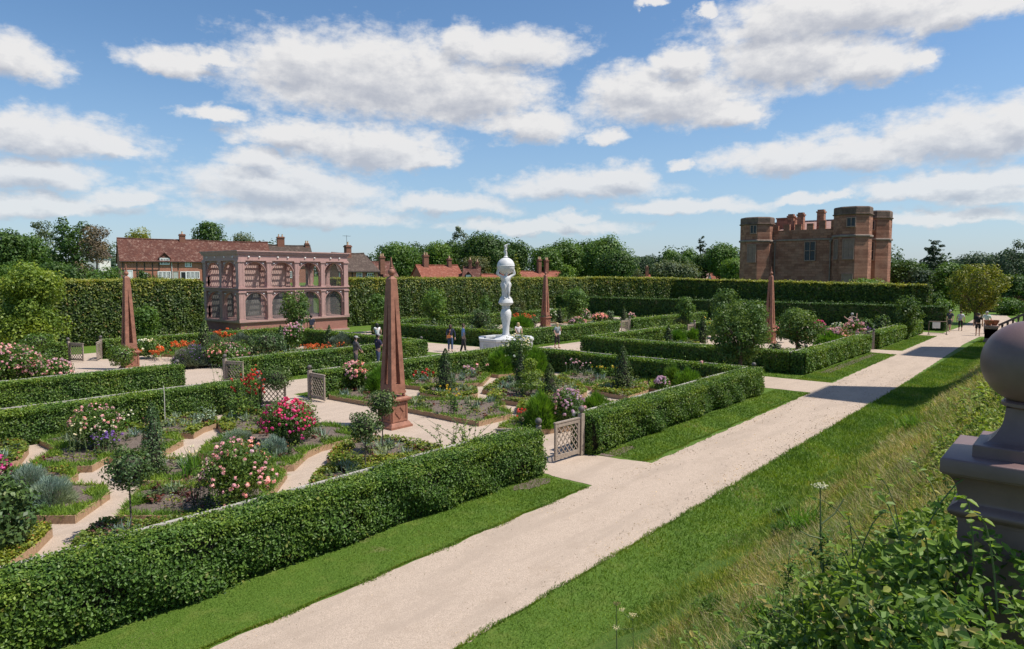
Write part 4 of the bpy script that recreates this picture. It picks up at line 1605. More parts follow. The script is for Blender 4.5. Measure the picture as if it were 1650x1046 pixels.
def build_castle():
    root = thing('gatehouse', 'red sandstone castle gatehouse with four octagonal corner towers and battlements', 'gatehouse', (100, 22.5, 0))
    X0, X1, Y0, Y1 = 2.2, 15.6, 2.0, 16.2
    w = MB()
    w.box(X0, X1, Y0, Y1, 0, 11.0)
    zt, zb = 11.75, 11.0
    # battlements of uneven height along the front and the sides
    def merlons(p, q, n, tops):
        p, q = Vector(p), Vector(q)
        for i in range(n):
            a, b = p + (q - p) * (i + .08) / n, p + (q - p) * (i + .62) / n
            d = (q - p).normalized()
            nn = Vector((-d.y, d.x)) * .25
            w.prism([(a.x + nn.x, a.y + nn.y), (b.x + nn.x, b.y + nn.y), (b.x - nn.x, b.y - nn.y), (a.x - nn.x, a.y - nn.y)], zb, tops[i % len(tops)])
    merlons((X0 + .25, Y1 - 2.0), (X0 + .25, Y0 + 2.4), 6, [11.7, 11.85, 11.8, 11.85, 12.2, 12.2])
    merlons((X0 + 2, Y0 + .25), (X1 - 1, Y0 + .25), 6, [11.9])
    w.build('wall', M_CASTLE, root)
    s = MB()
    s.box(X0 - .12, X1 + .1, Y0 - .12, Y1 + .1, 9.45, 9.68)
    s.build('string_course', M_STRING, root)
    towers = [((1.75, 16.1), 2.38, 13.0, 9.5), ((1.9, 3.0), 2.42, 13.75, 9.8), ((8.3, 1.9), 2.4, 13.55, 9.5), ((14.5, 16.0), 2.5, 13.0, 9.6)]
    tw = []
    for (cx, cy), r, zt, zs in towers:
        t = MB()
        o = math.pi / 8
        t.lathe([(r + .15, 0), (r + .12, .8), (r, .95), (r, zt - 1.05)], 8, (cx, cy, 0), rot=o)
        ob = t.build('tower', M_CASTLE, root)
        b = MB()
        b.lathe([(r + .16, zs - .15), (r + .2, zs), (r + .16, zs + .12), (r + .02, zs + .16)], 8, (cx, cy, 0), rot=o, cap=False)
        b.build('string_course', M_STRING, ob)
        b = MB()
        b.lathe([(r + .02, zt - 1.18), (r + .17, zt - 1.1), (r + .17, zt - .98), (r + .03, zt - .94), (r + .03, zt - .2), (r - .08, zt - .04), (r - .5, zt)], 8, (cx, cy, 0), rot=o)
        b.build('parapet', M_COPING, ob)
        tw.append(ob)
    # windows: mullioned frames standing proud of the wall
    def window(par, c, ux, wd, ht, glass, name='window', cols=2, rows=2):
        c, ux = Vector(c), Vector(ux)
        nn = Vector((-ux.y, ux.x, 0))
        nn = nn if nn.x < 0 or (abs(nn.x) < .1 and nn.y < 0) else -nn
        def bar(a0, a1, z0, z1, d):
            p = [(a0, z0), (a1, z0), (a1, z1), (a0, z1)]
            fb.plate(p, c + nn * d, ux, (0, 0, 1), .16)
        fb = MB()
        t = .11
        bar(-wd / 2 - t, -wd / 2, -t, ht + t, .06)
        bar(wd / 2, wd / 2 + t, -t, ht + t, .06)
        bar(-wd / 2, wd / 2, ht, ht + t, .06)
        bar(-wd / 2 - .1, wd / 2 + .1, -t - .16, -t, .09)
        for i in range(1, cols):
            x = -wd / 2 + wd * i / cols
            bar(x - .05, x + .05, -t, ht, .045)
        for i in range(1, rows):
            z = ht * i / rows
            bar(-wd / 2, wd / 2, z - .05, z + .05, .04)
        o = fb.build(name, M_WIN_STONE, par)
        g = MB()
        g.plate([(-wd / 2, -t), (wd / 2, -t), (wd / 2, ht), (-wd / 2, ht)], c + nn * .01, ux, (0, 0, 1), .06)
        g.build('pane', M_GLASS if glass else M_WIN_STONE, o)
    # front wall
    wallob = [x for x in root.children if x.name.startswith('wall')][0]
    window(wallob, (X0, 8.6, 6.75), (0, -1, 0), 1.35, 2.45, True)
    ap = lambda r: r * math.cos(math.pi / 8)
    (cx, cy), r = towers[0][0], towers[0][1]
    window(tw[0], (cx - ap(r), cy - .1, 6.6), (0, -1, 0), 1.1, 2.3, False)
    window(tw[0], (cx - ap(r), cy - .3, 10.75), (0, -1, 0), .8, .95, True, rows=1)
    (cx, cy), r = towers[1][0], towers[1][1]
    window(tw[1], (cx - ap(r), cy - .1, 6.9), (0, -1, 0), 1.25, 2.4, False)
    window(tw[1], (cx - ap(r), cy - .35, 11.2), (0, -1, 0), .95, .95, True, rows=1)
    window(tw[1], (cx - ap(r), cy - .1, 2.7), (0, -1, 0), 1.2, 1.9, False, cols=1, rows=1)
    k = ap(r) * .7071
    window(tw[1], (cx - k, cy + k, 6.9), (.7071, .7071, 0), .7, 2.4, False)
    (cx, cy), r = towers[2][0], towers[2][1]
    window(tw[2], (cx - ap(r), cy - .15, 6.8), (0, -1, 0), 1.0, 2.3, True)
    window(tw[2], (cx - ap(r), cy - .15, 11.0), (0, -1, 0), .95, 1.0, True, rows=1)
    # rain pipes
    for y in (13.55, 5.85):
        p = MB()
        p.tube([(X0 - .12, y, 0), (X0 - .12, y, 9.2)], .09, 8)
        p.box(X0 - .28, X0 - .01, y - .16, y + .16, 9.12, 9.4)
        p.build('rain_pipe', M_STRING, root)
    # chimneys and roof behind the parapet
    rf = MB()
    zr = 12.6
    rf.add([(4, 4, 11.02), (4, 14, 11.02), (8.5, 12.2, zr), (8.5, 5.2, zr), (13.4, 14, 11.02), (13.4, 4, 11.02)], [(0, 3, 2, 1), (4, 2, 3, 5), (1, 2, 4), (0, 5, 3)])
    rf.build('roof', M_PINKROOF, root)
    l = MB()
    l.box(8.2, 8.8, 5.2, 12.2, zr + .01, zr + .12)
    l.build('roof_ridge', M_LEADROOF, root)
    t = MB()
    t.box(5.5, 8.2, 11.8, 14.6, 11.03, 12.9)
    t.box(5.4, 8.3, 11.7, 14.7, 12.9, 13.1)
    t.build('stair_turret', M_CASTLE, root)
    for (x, y, h, wd) in ((4.2, 12.0, 13.45, .85), (4.2, 10.6, 13.6, .85), (4.0, 7.75, 13.85, .95), (11.5, 6.5, 13.5, .9)):
        c = MB()
        c.box(x - wd / 2, x + wd / 2, y - wd / 2, y + wd / 2, 11.03, h - .45)
        c.box(x - wd / 2 - .1, x + wd / 2 + .1, y - wd / 2 - .1, y + wd / 2 + .1, h - .45, h - .25)
        c.box(x - wd / 2 + .05, x + wd / 2 - .05, y - wd / 2 + .05, y + wd / 2 - .05, h - .25, h)
        c.build('chimney', M_CASTLE, root)


build_castle()

# the stump of a ruined wall by the path's end
def ruin():
    mb = MB()
    r = random.Random(4)
    x = 0
    for i in range(7):
        h = 4.6 + r.uniform(-.5, .5) - (i > 4) * 1.4
        mb.box(i * .62, i * .62 + .61, -.6 + r.uniform(-.1, .1), .6 + r.uniform(-.1, .1), 0, h)
        mb.box(i * .62 + .05, i * .62 + .5, -.5, .5, h, h + r.uniform(.1, .5))
    o = mb.build('ruined_wall', M_CASTLE, None, (112, 13.8, 0), R(-70))
    tag(o, 'ragged stump of a ruined sandstone wall behind the golden tree', 'ruin')
    mb = MB()
    mb.box(0, 14, 0, .4, 0, 2.0)
    o = mb.build('brick_wall', masonry('old_red_brick', [(.36, .13, .08), (.28, .10, .06), (.33, .16, .11)], (.3, .22, .18), .4, .13), None, (104, 13, 0), R(-100))
    tag(o, 'low red brick wall at the end of the path, behind the walking people', 'wall')


ruin()

# ------------------------------------------------------------------ cottages
M_BRICK = masonry('cottage_brick', [(.46, .165, .10), (.37, .125, .075), (.34, .155, .11)], (.48, .32, .24), .45, .15, .9, .02, .4)
M_TILE = tile_mat('clay_tile', [(.165, .070, .050), (.12, .050, .040), (.28, .175, .135)])
M_TILE_R = tile_mat('red_tile', [(.31, .105, .068), (.25, .085, .056), (.36, .17, .12)])
M_TILE_B = tile_mat('brown_tile', [(.115, .082, .066), (.088, .064, .052), (.165, .125, .10)])
M_CHIM = masonry('chimney_brick', [(.30, .115, .075), (.23, .085, .055), (.22, .11, .08)], (.24, .17, .13), .45, .15, .9, .02, .4)
M_WHITE = plain('white_joinery', (.78, .78, .76), .5, .05, 4, 0)
M_DARKWOOD = plain('dark_timber', (.055, .042, .035), .8, .3, 4, .1)
M_GREYDOOR = plain('grey_door', (.42, .44, .40), .6, .1, 3, 0)
M_BLACKDOOR = plain('black_door', (.02, .02, .022), .4, .1, 3, 0)
M_POT = plain('chimney_pot', (.62, .42, .26), .8, .1, 4, .05)
M_WHITEWALL = plain('white_render', (.74, .72, .68), .85, .06, 2, .1)


def cottage(label, a, b, z0, ze, zr, depth, roof=None, wall=None, wins=(), doors=(), chims=(), dormers=(), timbers=(), cat='cottage', eave=.3, hip=0.0, group=None, pipes=()):
    """a house whose front wall runs from a to b (seen left to right); heights are world heights"""
    a, b = Vector((a[0], a[1])), Vector((b[0], b[1]))
    d = b - a
    L = d.length
    rz = math.atan2(d.y, d.x)
    root = thing('cottage' if cat == 'cottage' else 'house', label, cat, (a.x, a.y, z0), rz, group)
    E, Rr = ze - z0, zr - z0
    wall, roof = wall or M_BRICK, roof or M_TILE
    w = MB()
    D = depth
    w.add([(0, 0, -1.5), (L, 0, -1.5), (L, D, -1.5), (0, D, -1.5), (0, 0, E), (L, 0, E), (L, D, E), (0, D, E), (0, D / 2, Rr - .08), (L, D / 2, Rr - .08)],
          [(0, 1, 5, 4), (1, 2, 6, 9, 5), (2, 3, 7, 6), (3, 0, 4, 8, 7), (0, 3, 2, 1)])
    w.build('wall', wall, root)
    r = MB()
    e, o, th = eave, .18, .14
    sl = (Rr - E) / (D / 2)
    ye, zl = -e, E - e * sl
    n = 8
    sag = lambda t: -.10 * math.sin(math.pi * t)
    def slope(s):
        vs, fs = [], []
        for i in range(n + 1):
            t = i / n
            x = -o + (L + 2 * o) * t
            xr = x if not hip else x + hip * (1 - 2 * t)
            yy, yr = (ye, D / 2) if s > 0 else (D - ye, D / 2)
            vs += [(x, yy, zl), (xr, yr, Rr + sag(t)), (xr, yr, Rr + sag(t) + th), (x, yy - .03 * s, zl + th)]
        for i in range(n):
            q = i * 4
            for k in range(4):
                fs.append((q + k, q + (k + 1) % 4, q + 4 + (k + 1) % 4, q + 4 + k) if s < 0 else (q + k, q + 4 + k, q + 4 + (k + 1) % 4, q + (k + 1) % 4))
        fs += [(0, 1, 2, 3), (n * 4 + 3, n * 4 + 2, n * 4 + 1, n * 4)]
        r.add(vs, fs)
    slope(1)
    slope(-1)
    r.tube([(-o + hip, D / 2, Rr + th), (L * .3, D / 2, Rr + th + sag(.3)), (L * .7, D / 2, Rr + th + sag(.7)), (L + o - hip, D / 2, Rr + th)], .12, 6)
    rf = r.build('roof', roof, root)
    g = MB()
    g.tube([(-o, ye - .05, zl + .02), (L + o, ye - .05, zl + .02)], .06, 6)
    g.build('gutter', M_DARKWOOD, root)
    for x in pipes:
        p = MB()
        p.tube([(x, -.07, -1), (x, -.07, E - .05)], .05, 6)
        p.build('rain_pipe', M_WHITE, root)
    def win(par, x, z, wd, ht, cols, rows, y=0.0):
        f = MB()
        t = .14
        f.box(x - wd / 2 - t, x + wd / 2 + t, y - .06, y + .02, z - t, z)
        f.box(x - wd / 2 - t, x + wd / 2 + t, y - .06, y + .02, z + ht, z + ht + t)
        f.box(x - wd / 2 - t, x - wd / 2, y - .06, y + .02, z, z + ht)
        f.box(x + wd / 2, x + wd / 2 + t, y - .06, y + .02, z, z + ht)
        for i in range(1, cols):
            q = x - wd / 2 + wd * i / cols
            tt = .07 if cols > 3 and i % (cols // 3 or 1) == 0 else .035
            f.box(q - tt, q + tt, y - .05, y + .01, z, z + ht)
        for i in range(1, rows):
            q = z + ht * i / rows
            f.box(x - wd / 2, x + wd / 2, y - .045, y + .01, q - .025, q + .025)
        o_ = f.build('window', M_WHITE, par)
        p = MB()
        p.box(x - wd / 2, x + wd / 2, y - .015, y + .015, z, z + ht)
        p.build('pane', M_GLASS, o_)
    for (x, z, wd, ht, c, rws) in wins:
        win(root, x, z, wd, ht, c, rws)
    for (x, wd, ht, m) in doors:
        p = MB()
        p.box(x - wd / 2, x + wd / 2, -.03, .02, 0, ht)
        dd = p.build('door', m, root)
        f = MB()
        f.box(x - wd / 2 - .12, x - wd / 2, -.07, .02, 0, ht + .12)
        f.box(x + wd / 2, x + wd / 2 + .12, -.07, .02, 0, ht + .12)
        f.box(x - wd / 2, x + wd / 2, -.07, .02, ht, ht + .12)
        f.build('door_frame', M_WHITE if m is not M_GREYDOOR else M_WIN_STONE, dd)
    for (x0, zz0, x1, zz1) in timbers:
        p = MB()
        p.beam((x0, -.02, zz0), (x1, -.02, zz1), .05, .16)
        p.build('timber', M_DARKWOOD, root)
    for (x, y, h, wd, pots) in chims:
        c = MB()
        zb = E + .3
        c.box(x - wd / 2, x + wd / 2, y - .35, y + .35, zb, h - z0 - .3)
        c.box(x - wd / 2 - .08, x + wd / 2 + .08, y - .43, y + .43, h - z0 - .3, h - z0 - .12)
        c.box(x - wd / 2, x + wd / 2, y - .35, y + .35, h - z0 - .12, h - z0)
        ch = c.build('chimney', M_CHIM, root)
        for i in range(pots):
            p = MB()
            p.lathe([(.14, 0), (.12, .4), (.15, .45)], 10, (x - wd / 2 + wd * (i + .5) / pots, y, h - z0))
            p.build('chimney_pot', M_POT, ch)
    for (x, z, wd, ht) in dormers:
        m = MB()
        y0 = -.12
        m.box(x - wd / 2, x + wd / 2, y0, D * .4, z, z + ht)
        dm = m.build('dormer', M_WHITE, root)
        q = MB()
        zz, pk = z + ht, z + ht + wd * .55
        for s in (-1, 1):
            vs = [(x + s * (wd / 2 + .2), y0 - .2, zz - .15), (x, y0 - .2, pk), (x, D * .48, pk), (x + s * (wd / 2 + .2), D * .40, zz - .15)]
            q.add(vs + [(vx, vy, vz + .12) for vx, vy, vz in vs], [(0, 1, 2, 3), (7, 6, 5, 4), (0, 4, 5, 1), (1, 5, 6, 2), (2, 6, 7, 3), (3, 7, 4, 0)])
        q.add([(x - wd / 2, y0 - .02, zz), (x + wd / 2, y0 - .02, zz), (x, y0 - .02, pk - .1)], [(0, 1, 2)])
        q.build('dormer_roof', roof, dm)
        win(dm, x, z + .15, wd - .3, ht - .3, 6, 3, y0 - .04)
    return root


def along(pts):
    return [(p[0], p[1]) for p in pts]


# front walls given by their ends; heights from the eaves, ridge and door sills seen over the hedge
def build_houses():
    a, b = (44.01, 121.82, 6.83)[:2], (55.95, 118.64, 6.96)[:2]
    L = math.dist(a, b)
    s = L / 131.0
    px = lambda x: (x - 194) * s
    cottage('long brick cottage with speckled roof, a dormer and three doors, left of the aviary', a, b, 3.2, 7.0, 10.5, 5.6, M_TILE, M_BRICK,
            wins=[(px(229), .7, .9, .8, 4, 2), (px(262), .75, 1.75, 1.0, 9, 3), (px(302), 2.75, .8, .75, 4, 2), (px(309), .75, 1.9, 1.0, 9, 3)],
            doors=[(px(206), .95, 1.95, M_WHITE), (px(280.5), .75, 1.8, M_GREYDOOR), (px(293), .7, 1.75, M_BLACKDOOR)],
            chims=[(px(298), 2.8, 11.6, .95, 1)], dormers=[(px(263), 3.0, 1.5, 1.15)],
            timbers=[(px(197.5), 0, px(197.5), 3.7), (px(219), 0, px(219), 3.7), (px(231), 2.1, px(231), 3.7), (px(243.5), 0, px(243.5), 3.7), (px(254), 2.1, px(254), 3.7), (px(274), 0, px(274), 3.7), (px(285), 2.1, px(285), 3.7),
                     (0.1, 2.1, px(254), 2.1)], pipes=[px(274.5)])
    a, b = (56.01, 118.56, 6.85)[:2], (66.94, 115.01, 6.95)[:2]
    cottage('long cottage roof behind the aviary, with a white door at its left end', a, b, 3.2, 6.95, 10.4, 5.6, M_TILE, M_BRICK, doors=[(.7, .9, 1.9, M_WHITE)], wins=[(5, .8, 1.6, 1, 6, 3)], chims=[(14.0, 2.8, 11.6, 1.3, 2)], pipes=[.15])
    a, b = (66.94, 115.01, 6.95)[:2], (74.31, 112.52, 6.79)[:2]
    cottage('cottage with lichen spotted roof and small chimney, seen above the aviary cornice', a, b, 3.2, 6.9, 9.9, 5.4, M_TILE_B, M_BRICK, chims=[(7.3, 2.7, 10.5, .7, 2)], wins=[(4, .8, 1.4, 1, 6, 3)])
    a, b = (53.9, 75.96, 5.13)[:2], (59.84, 75.17, 5.14)[:2]
    s = math.dist(a, b) / 64
    px = lambda x: (x - 545) * s
    cottage('timber framed brick cottage with brown roof and television aerial, right of the aviary', a, b, 3.2, 5.15, 7.4, 5.6, M_TILE_B, M_BRICK, hip=.7,
            wins=[(px(550), .95, .5, .6, 3, 2), (px(578), .95, .6, .65, 3, 2), (px(596), .75, .75, .75, 3, 3)],
            chims=[(2.75, 2.4, 8.6, .75, 1)], timbers=[(px(558), 0, px(558), 1.9), (px(567), 0, px(567), 1.9), (px(575), 0, px(575), 1.9), (px(582), 0, px(582), 1.9), (px(590), 0, px(590), 1.9), (px(602), 0, px(602), 1.9), (0.1, .5, px(604), .5), (.1, 1.85, px(604), 1.85)])
    ae = MB()
    dv = (Vector(b) - Vector(a)).normalized()
    x, y = Vector(a) + dv * 2.75 + Vector((-dv.y, dv.x)) * 2.65
    ae.tube([(0, 0, -.9), (0, 0, 1.4)], .025, 5)
    ae.tube([(-.6, 0, 1.3), (.6, 0, 1.3)], .02, 5)
    for k in range(5):
        ae.tube([(-.5 + k * .25, -.25, 1.3), (-.5 + k * .25, .25, 1.3)], .014, 4)
    o = ae.build('aerial', M_DARKWOOD, None, (x, y, 8.55))
    tag(o, 'thin television aerial standing on the chimney right of the aviary', 'aerial')
    a, b = (67.24, 84.94, 4.22)[:2], (70.67, 84.0, 4.21)[:2]
    cottage('small red roofed house with a tall brick chimney, half hidden behind the big obelisk', a, b, 2.4, 4.3, 6.5, 5, M_TILE, M_BRICK, chims=[(.9, -.2, 7.4, .75, 2)])
    a, b = (74.93, 82.02, 3.6)[:2], (82.1, 79.81, 3.77)[:2]
    cottage('red roofed house with two chimneys and a hipped left gable, left of the fountain', a, b, 1.0, 3.0, 6.0, 7, M_TILE_R, M_BRICK, chims=[(1.6, 3.4, 7.8, .85, 2), (6.0, 3.4, 7.3, .6, 1)])
    a, b = (80.25, 78.86, 3.58)[:2], (81.97, 76.85, 3.58)[:2]
    cottage('narrow house with a white dormer window and twin chimneys, left of the globe', a, b, 1.0, 3.2, 5.7, 6, M_TILE, M_BRICK, chims=[(1.0, 3, 7.0, .5, 1), (2.2, 3, 6.7, .5, 1)], dormers=[(.9, 2.75, .8, .75)])
    a, b = (83.62, 79.54, 3.55)[:2], (91.72, 76.21, 3.51)[:2]
    cottage('low long red roof directly behind the fountain globe', a, b, .8, 2.7, 4.5, 7, M_TILE_R, M_BRICK, chims=[(6.6, 3.2, 6.6, .6, 1)])
    a, b = (91.09, 75.41, 3.52)[:2], (101.12, 71.38, 3.68)[:2]
    cottage('long low red roof behind the small obelisk, with two pale potted chimneys', a, b, 1.0, 2.9, 5.0, 7, M_TILE_R, M_BRICK, chims=[(5.4, 3.2, 7.3, .6, 2), (6.9, 3.2, 7.2, .6, 2)])
    a, b = (167.82, 96.56, 2.73)[:2], (170.17, 93.8, 2.73)[:2]
    cottage('tiny distant house with one brick chimney, left of the pine', a, b, .5, 2.6, 4.2, 6, M_TILE_R, M_BRICK, chims=[(2.8, 2.5, 6.6, .8, 1)], cat='house')
    a, b = (168.72, 79.99, 2.35)[:2], (171.16, 77.12, 2.35)[:2]
    cottage('distant house with plain pink roof, below the pine', a, b, .5, 2.9, 5.2, 6, M_PINKROOF, M_BRICK, cat='house', chims=[(.5, 3, 6.4, .6, 1)])
    a, b = (166.93, 74.38, 2.58)[:2], (169.71, 71.11, 2.58)[:2]
    cottage('distant white gabled house between the pine and the gatehouse', a, b, .5, 2.6, 4.6, 5, M_TILE_R, M_WHITEWALL, cat='house', chims=[(1.9, 2, 6.3, .7, 1)])
    a, b = (165.18, 68.74, 2.95)[:2], (167.18, 66.39, 2.95)[:2]
    cottage('distant brick house close against the left gatehouse tower', a, b, .5, 3.2, 5.2, 6, M_TILE_R, M_BRICK, cat='house', wins=[(1, 1.3, .8, 1, 2, 2)])
    # white gable end glimpsed through the trees beside the long cottage
    a, b = (46.99, 140.02, 7.08)[:2], (50.63, 145.04, 7.19)[:2]
    cottage('white gabled house glimpsed behind the bare brown tree at left', a, b, 3.0, 8.2, 10.8, 4.5, M_TILE_B, M_WHITEWALL, cat='house')


build_houses()


# ------------------------------------------------------------------ terrace: pier with ball, stairs, keep
def build_pier():
    cx, cy = 3.48, .18
    root = thing('stone_pier', 'plum painted pier with a big ball finial, close at the right edge', 'pier', (cx, cy, 2.9))
    m = MB()
    m.frustum(.20, 0, .20, .895)
    m.build('shaft', M_BALL, root)
    # roll moulding, a smooth cavetto and the slab, lofted as one section
    m = MB()
    pr = [(.203, .885)]
    pr += [(.205 + .03 * math.sin(math.pi * i / 14), .90 + .062 * i / 14) for i in range(15)]
    pr += [(.203 + .052 * (1 - math.cos(math.pi / 2 * i / 16)), .966 + .116 * math.sin(math.pi / 2 * i / 16)) for i in range(17)]
    pr += [(.256, 1.086), (.262, 1.090), (.2635, 1.096), (.2635, 1.142), (.261, 1.147), (.256, 1.150)]
    m.sqlathe(pr)
    c = m.build('cap', M_BALL, root, smooth=True)
    f = MB()
    fz = 4.05 - 2.9
    f.sqlathe([(.166, fz + .0005), (.166, fz + .046), (.162, fz + .050)] + [(.070 + .082 * (1 - math.sin(math.pi / 2 * i / 14)), fz + .050 + .150 * (1 - math.cos(math.pi / 2 * i / 14))) for i in range(15)])
    f.lathe([(.070, fz + .198), (.082, fz + .20), (.092, fz + .207), (.092, fz + .22), (.082, fz + .228)], 28)
    f.sphere((0, 0, fz + .385), .172, 48)
    o = f.build('ball_finial', M_BALL, root, smooth=True)
    return root


build_pier()


def build_stairs():
    root = thing('stone_staircase', 'stone staircase with sloping balustrade at the right edge, beside the far path', 'staircase', (57, 5.3, 0))
    st = masonry('grey_mauve_stone', [(.40, .27, .235), (.34, .23, .20), (.42, .31, .27)], (.3, .22, .19), .6, .3, .9, .006, .3)
    n = 16
    for k in range(n):
        m = MB()
        m.box(.35, 3.0, -.5 - (k + 1) * .30, -.5 - k * .30, 0, 3.15 * (k + 1) / n)
        m.build('step', st, root)
    p = MB()
    p.box(-.02, .78, -.45, .35, 0, .18)
    p.box(.03, .73, -.40, .30, .18, 1.05)
    p.box(-.04, .80, -.47, .37, 1.05, 1.18)
    p.box(.03, .10, -.41, .31, .3, .95)
    p.build('end_pier', st, root)
    r = MB()
    r.beam((.38, -.45, 1.22), (.38, -5.3, 4.12), .26, .14)
    r.beam((.38, -.45, .28), (.38, -5.3, 3.20), .26, .16)
    r.build('handrail', M_BALL, root)
    for k in range(16):
        y = -.65 - k * .29
        z = .36 + (.65 - .45 + k * .29) * .6
        b = MB()
        b.lathe([(.085, z - .03), (.05, z + .08), (.085, z + .3), (.05, z + .55), (.08, z + .80)], 10, (.38, y, 0))
        b.build('baluster', M_BALL, root, smooth=True)


build_stairs()
for lab, dx, dy, r in (('broad terracotta bowl on the stair pier, nearer the path', .22, .12, .27), ('terracotta bowl on the stair pier, nearer the handrail', .52, -.2, .26)):
    m = MB()
    m.lathe([(r * .5, 0), (r * .62, .06), (r * .9, .2), (r, .30), (r * 1.06, .32), (r * 1.06, .37), (r * .92, .37), (r * .8, .24)], 20)
    o = m.build('flower_bowl', plain('terracotta', (.40, .16, .09), .85, .15, 6, .1), None, (57 + dx, 5.3 + dy, 1.18), smooth=True)
    tag(o, lab, 'flower bowl', 'terracotta bowls on the stair pier')


def build_keep():
    root = thing('castle_keep', 'tall sandstone keep with square corner turrets standing along the terrace', 'castle keep', (30, -4.0, 0))
    m = MB()
    m.box(0, 46, -18, -.6, 0, 11.5)
    m.build('wall', M_CASTLE, root)
    for x0, x1 in ((5.0, 8.4), (22.6, 28.8)):
        t = MB()
        t.box(x0, x1, -6, .2, 0, 24.0)
        t.build('turret', M_CASTLE, root)


build_keep()


# ------------------------------------------------------------------ trees
def U(px, d):
    return px * d / 1100


OAK = leaf_mat('oak_leaf', (.022, .055, .012), (.08, .15, .03), .55, .25)
MID = leaf_mat('ash_leaf', (.035, .085, .016), (.125, .22, .042), .55, .3)
LIME = leaf_mat('bright_leaf', (.06, .13, .02), (.17, .27, .05), .5, .35)
OLIVE = leaf_mat('olive_leaf', (.05, .07, .025), (.14, .15, .055), .6, .3)
SILVER = leaf_mat('grey_leaf', (.06, .09, .05), (.16, .20, .11), .6, .3)
FAR = leaf_mat('far_leaf', (.028, .058, .036), (.075, .12, .065), .6, .25)
NEEDLE = leaf_mat('needle', (.012, .032, .016), (.045, .075, .034), .6, .15)
GOLD = leaf_mat('golden_leaf', (.10, .14, .016), (.34, .33, .055), .5, .35)
GOLDT = leaf_mat('golden_green_leaf', (.075, .115, .014), (.28, .29, .05), .5, .35)
YELG = leaf_mat('yellow_green_leaf', (.08, .145, .018), (.25, .33, .05), .5, .35)
BROWN = leaf_mat('brown_twig_leaf', (.09, .065, .045), (.22, .17, .115), .8, .15)
APPLE = leaf_mat('apple_leaf', (.04, .085, .020), (.14, .22, .055), .5, .3, (.26, .33, .14), .95, .3)
CEDAR = leaf_mat('cedar_leaf', (.016, .036, .022), (.045, .075, .045), .6, .15)


def crown_leaves(L, lobes, size, cover, m=0, up=.35, shell=.35, rag=.17):
    for (c, r, sz) in lobes:
        area = 4 * math.pi * r * r * (.5 + .5 * sz)
        n = int(.85 * cover * area / (size * size * .6))
        d = dirs(n)
        lump = 1 + rag * (np.sin(d[:, 0] * 6 + c[0]) + np.sin(d[:, 1] * 7 + c[1] * 2) + np.sin(d[:, 2] * 6.5 + c[2])) * .6
        rad = r * (1 - shell * rng.random(n) ** 1.6) * lump
        p = np.array(c) + d * rad[:, None] * np.array([1, 1, sz])
        nn = d + rng.normal(0, .45, (n, 3)) + (0, 0, up)
        base = rng.random()
        L.leaves(p, nn, size * rng.uniform(.6, 1.4, n), .65, np.clip(rng.random(n) * .7 + base * .3, 0, 1), m)


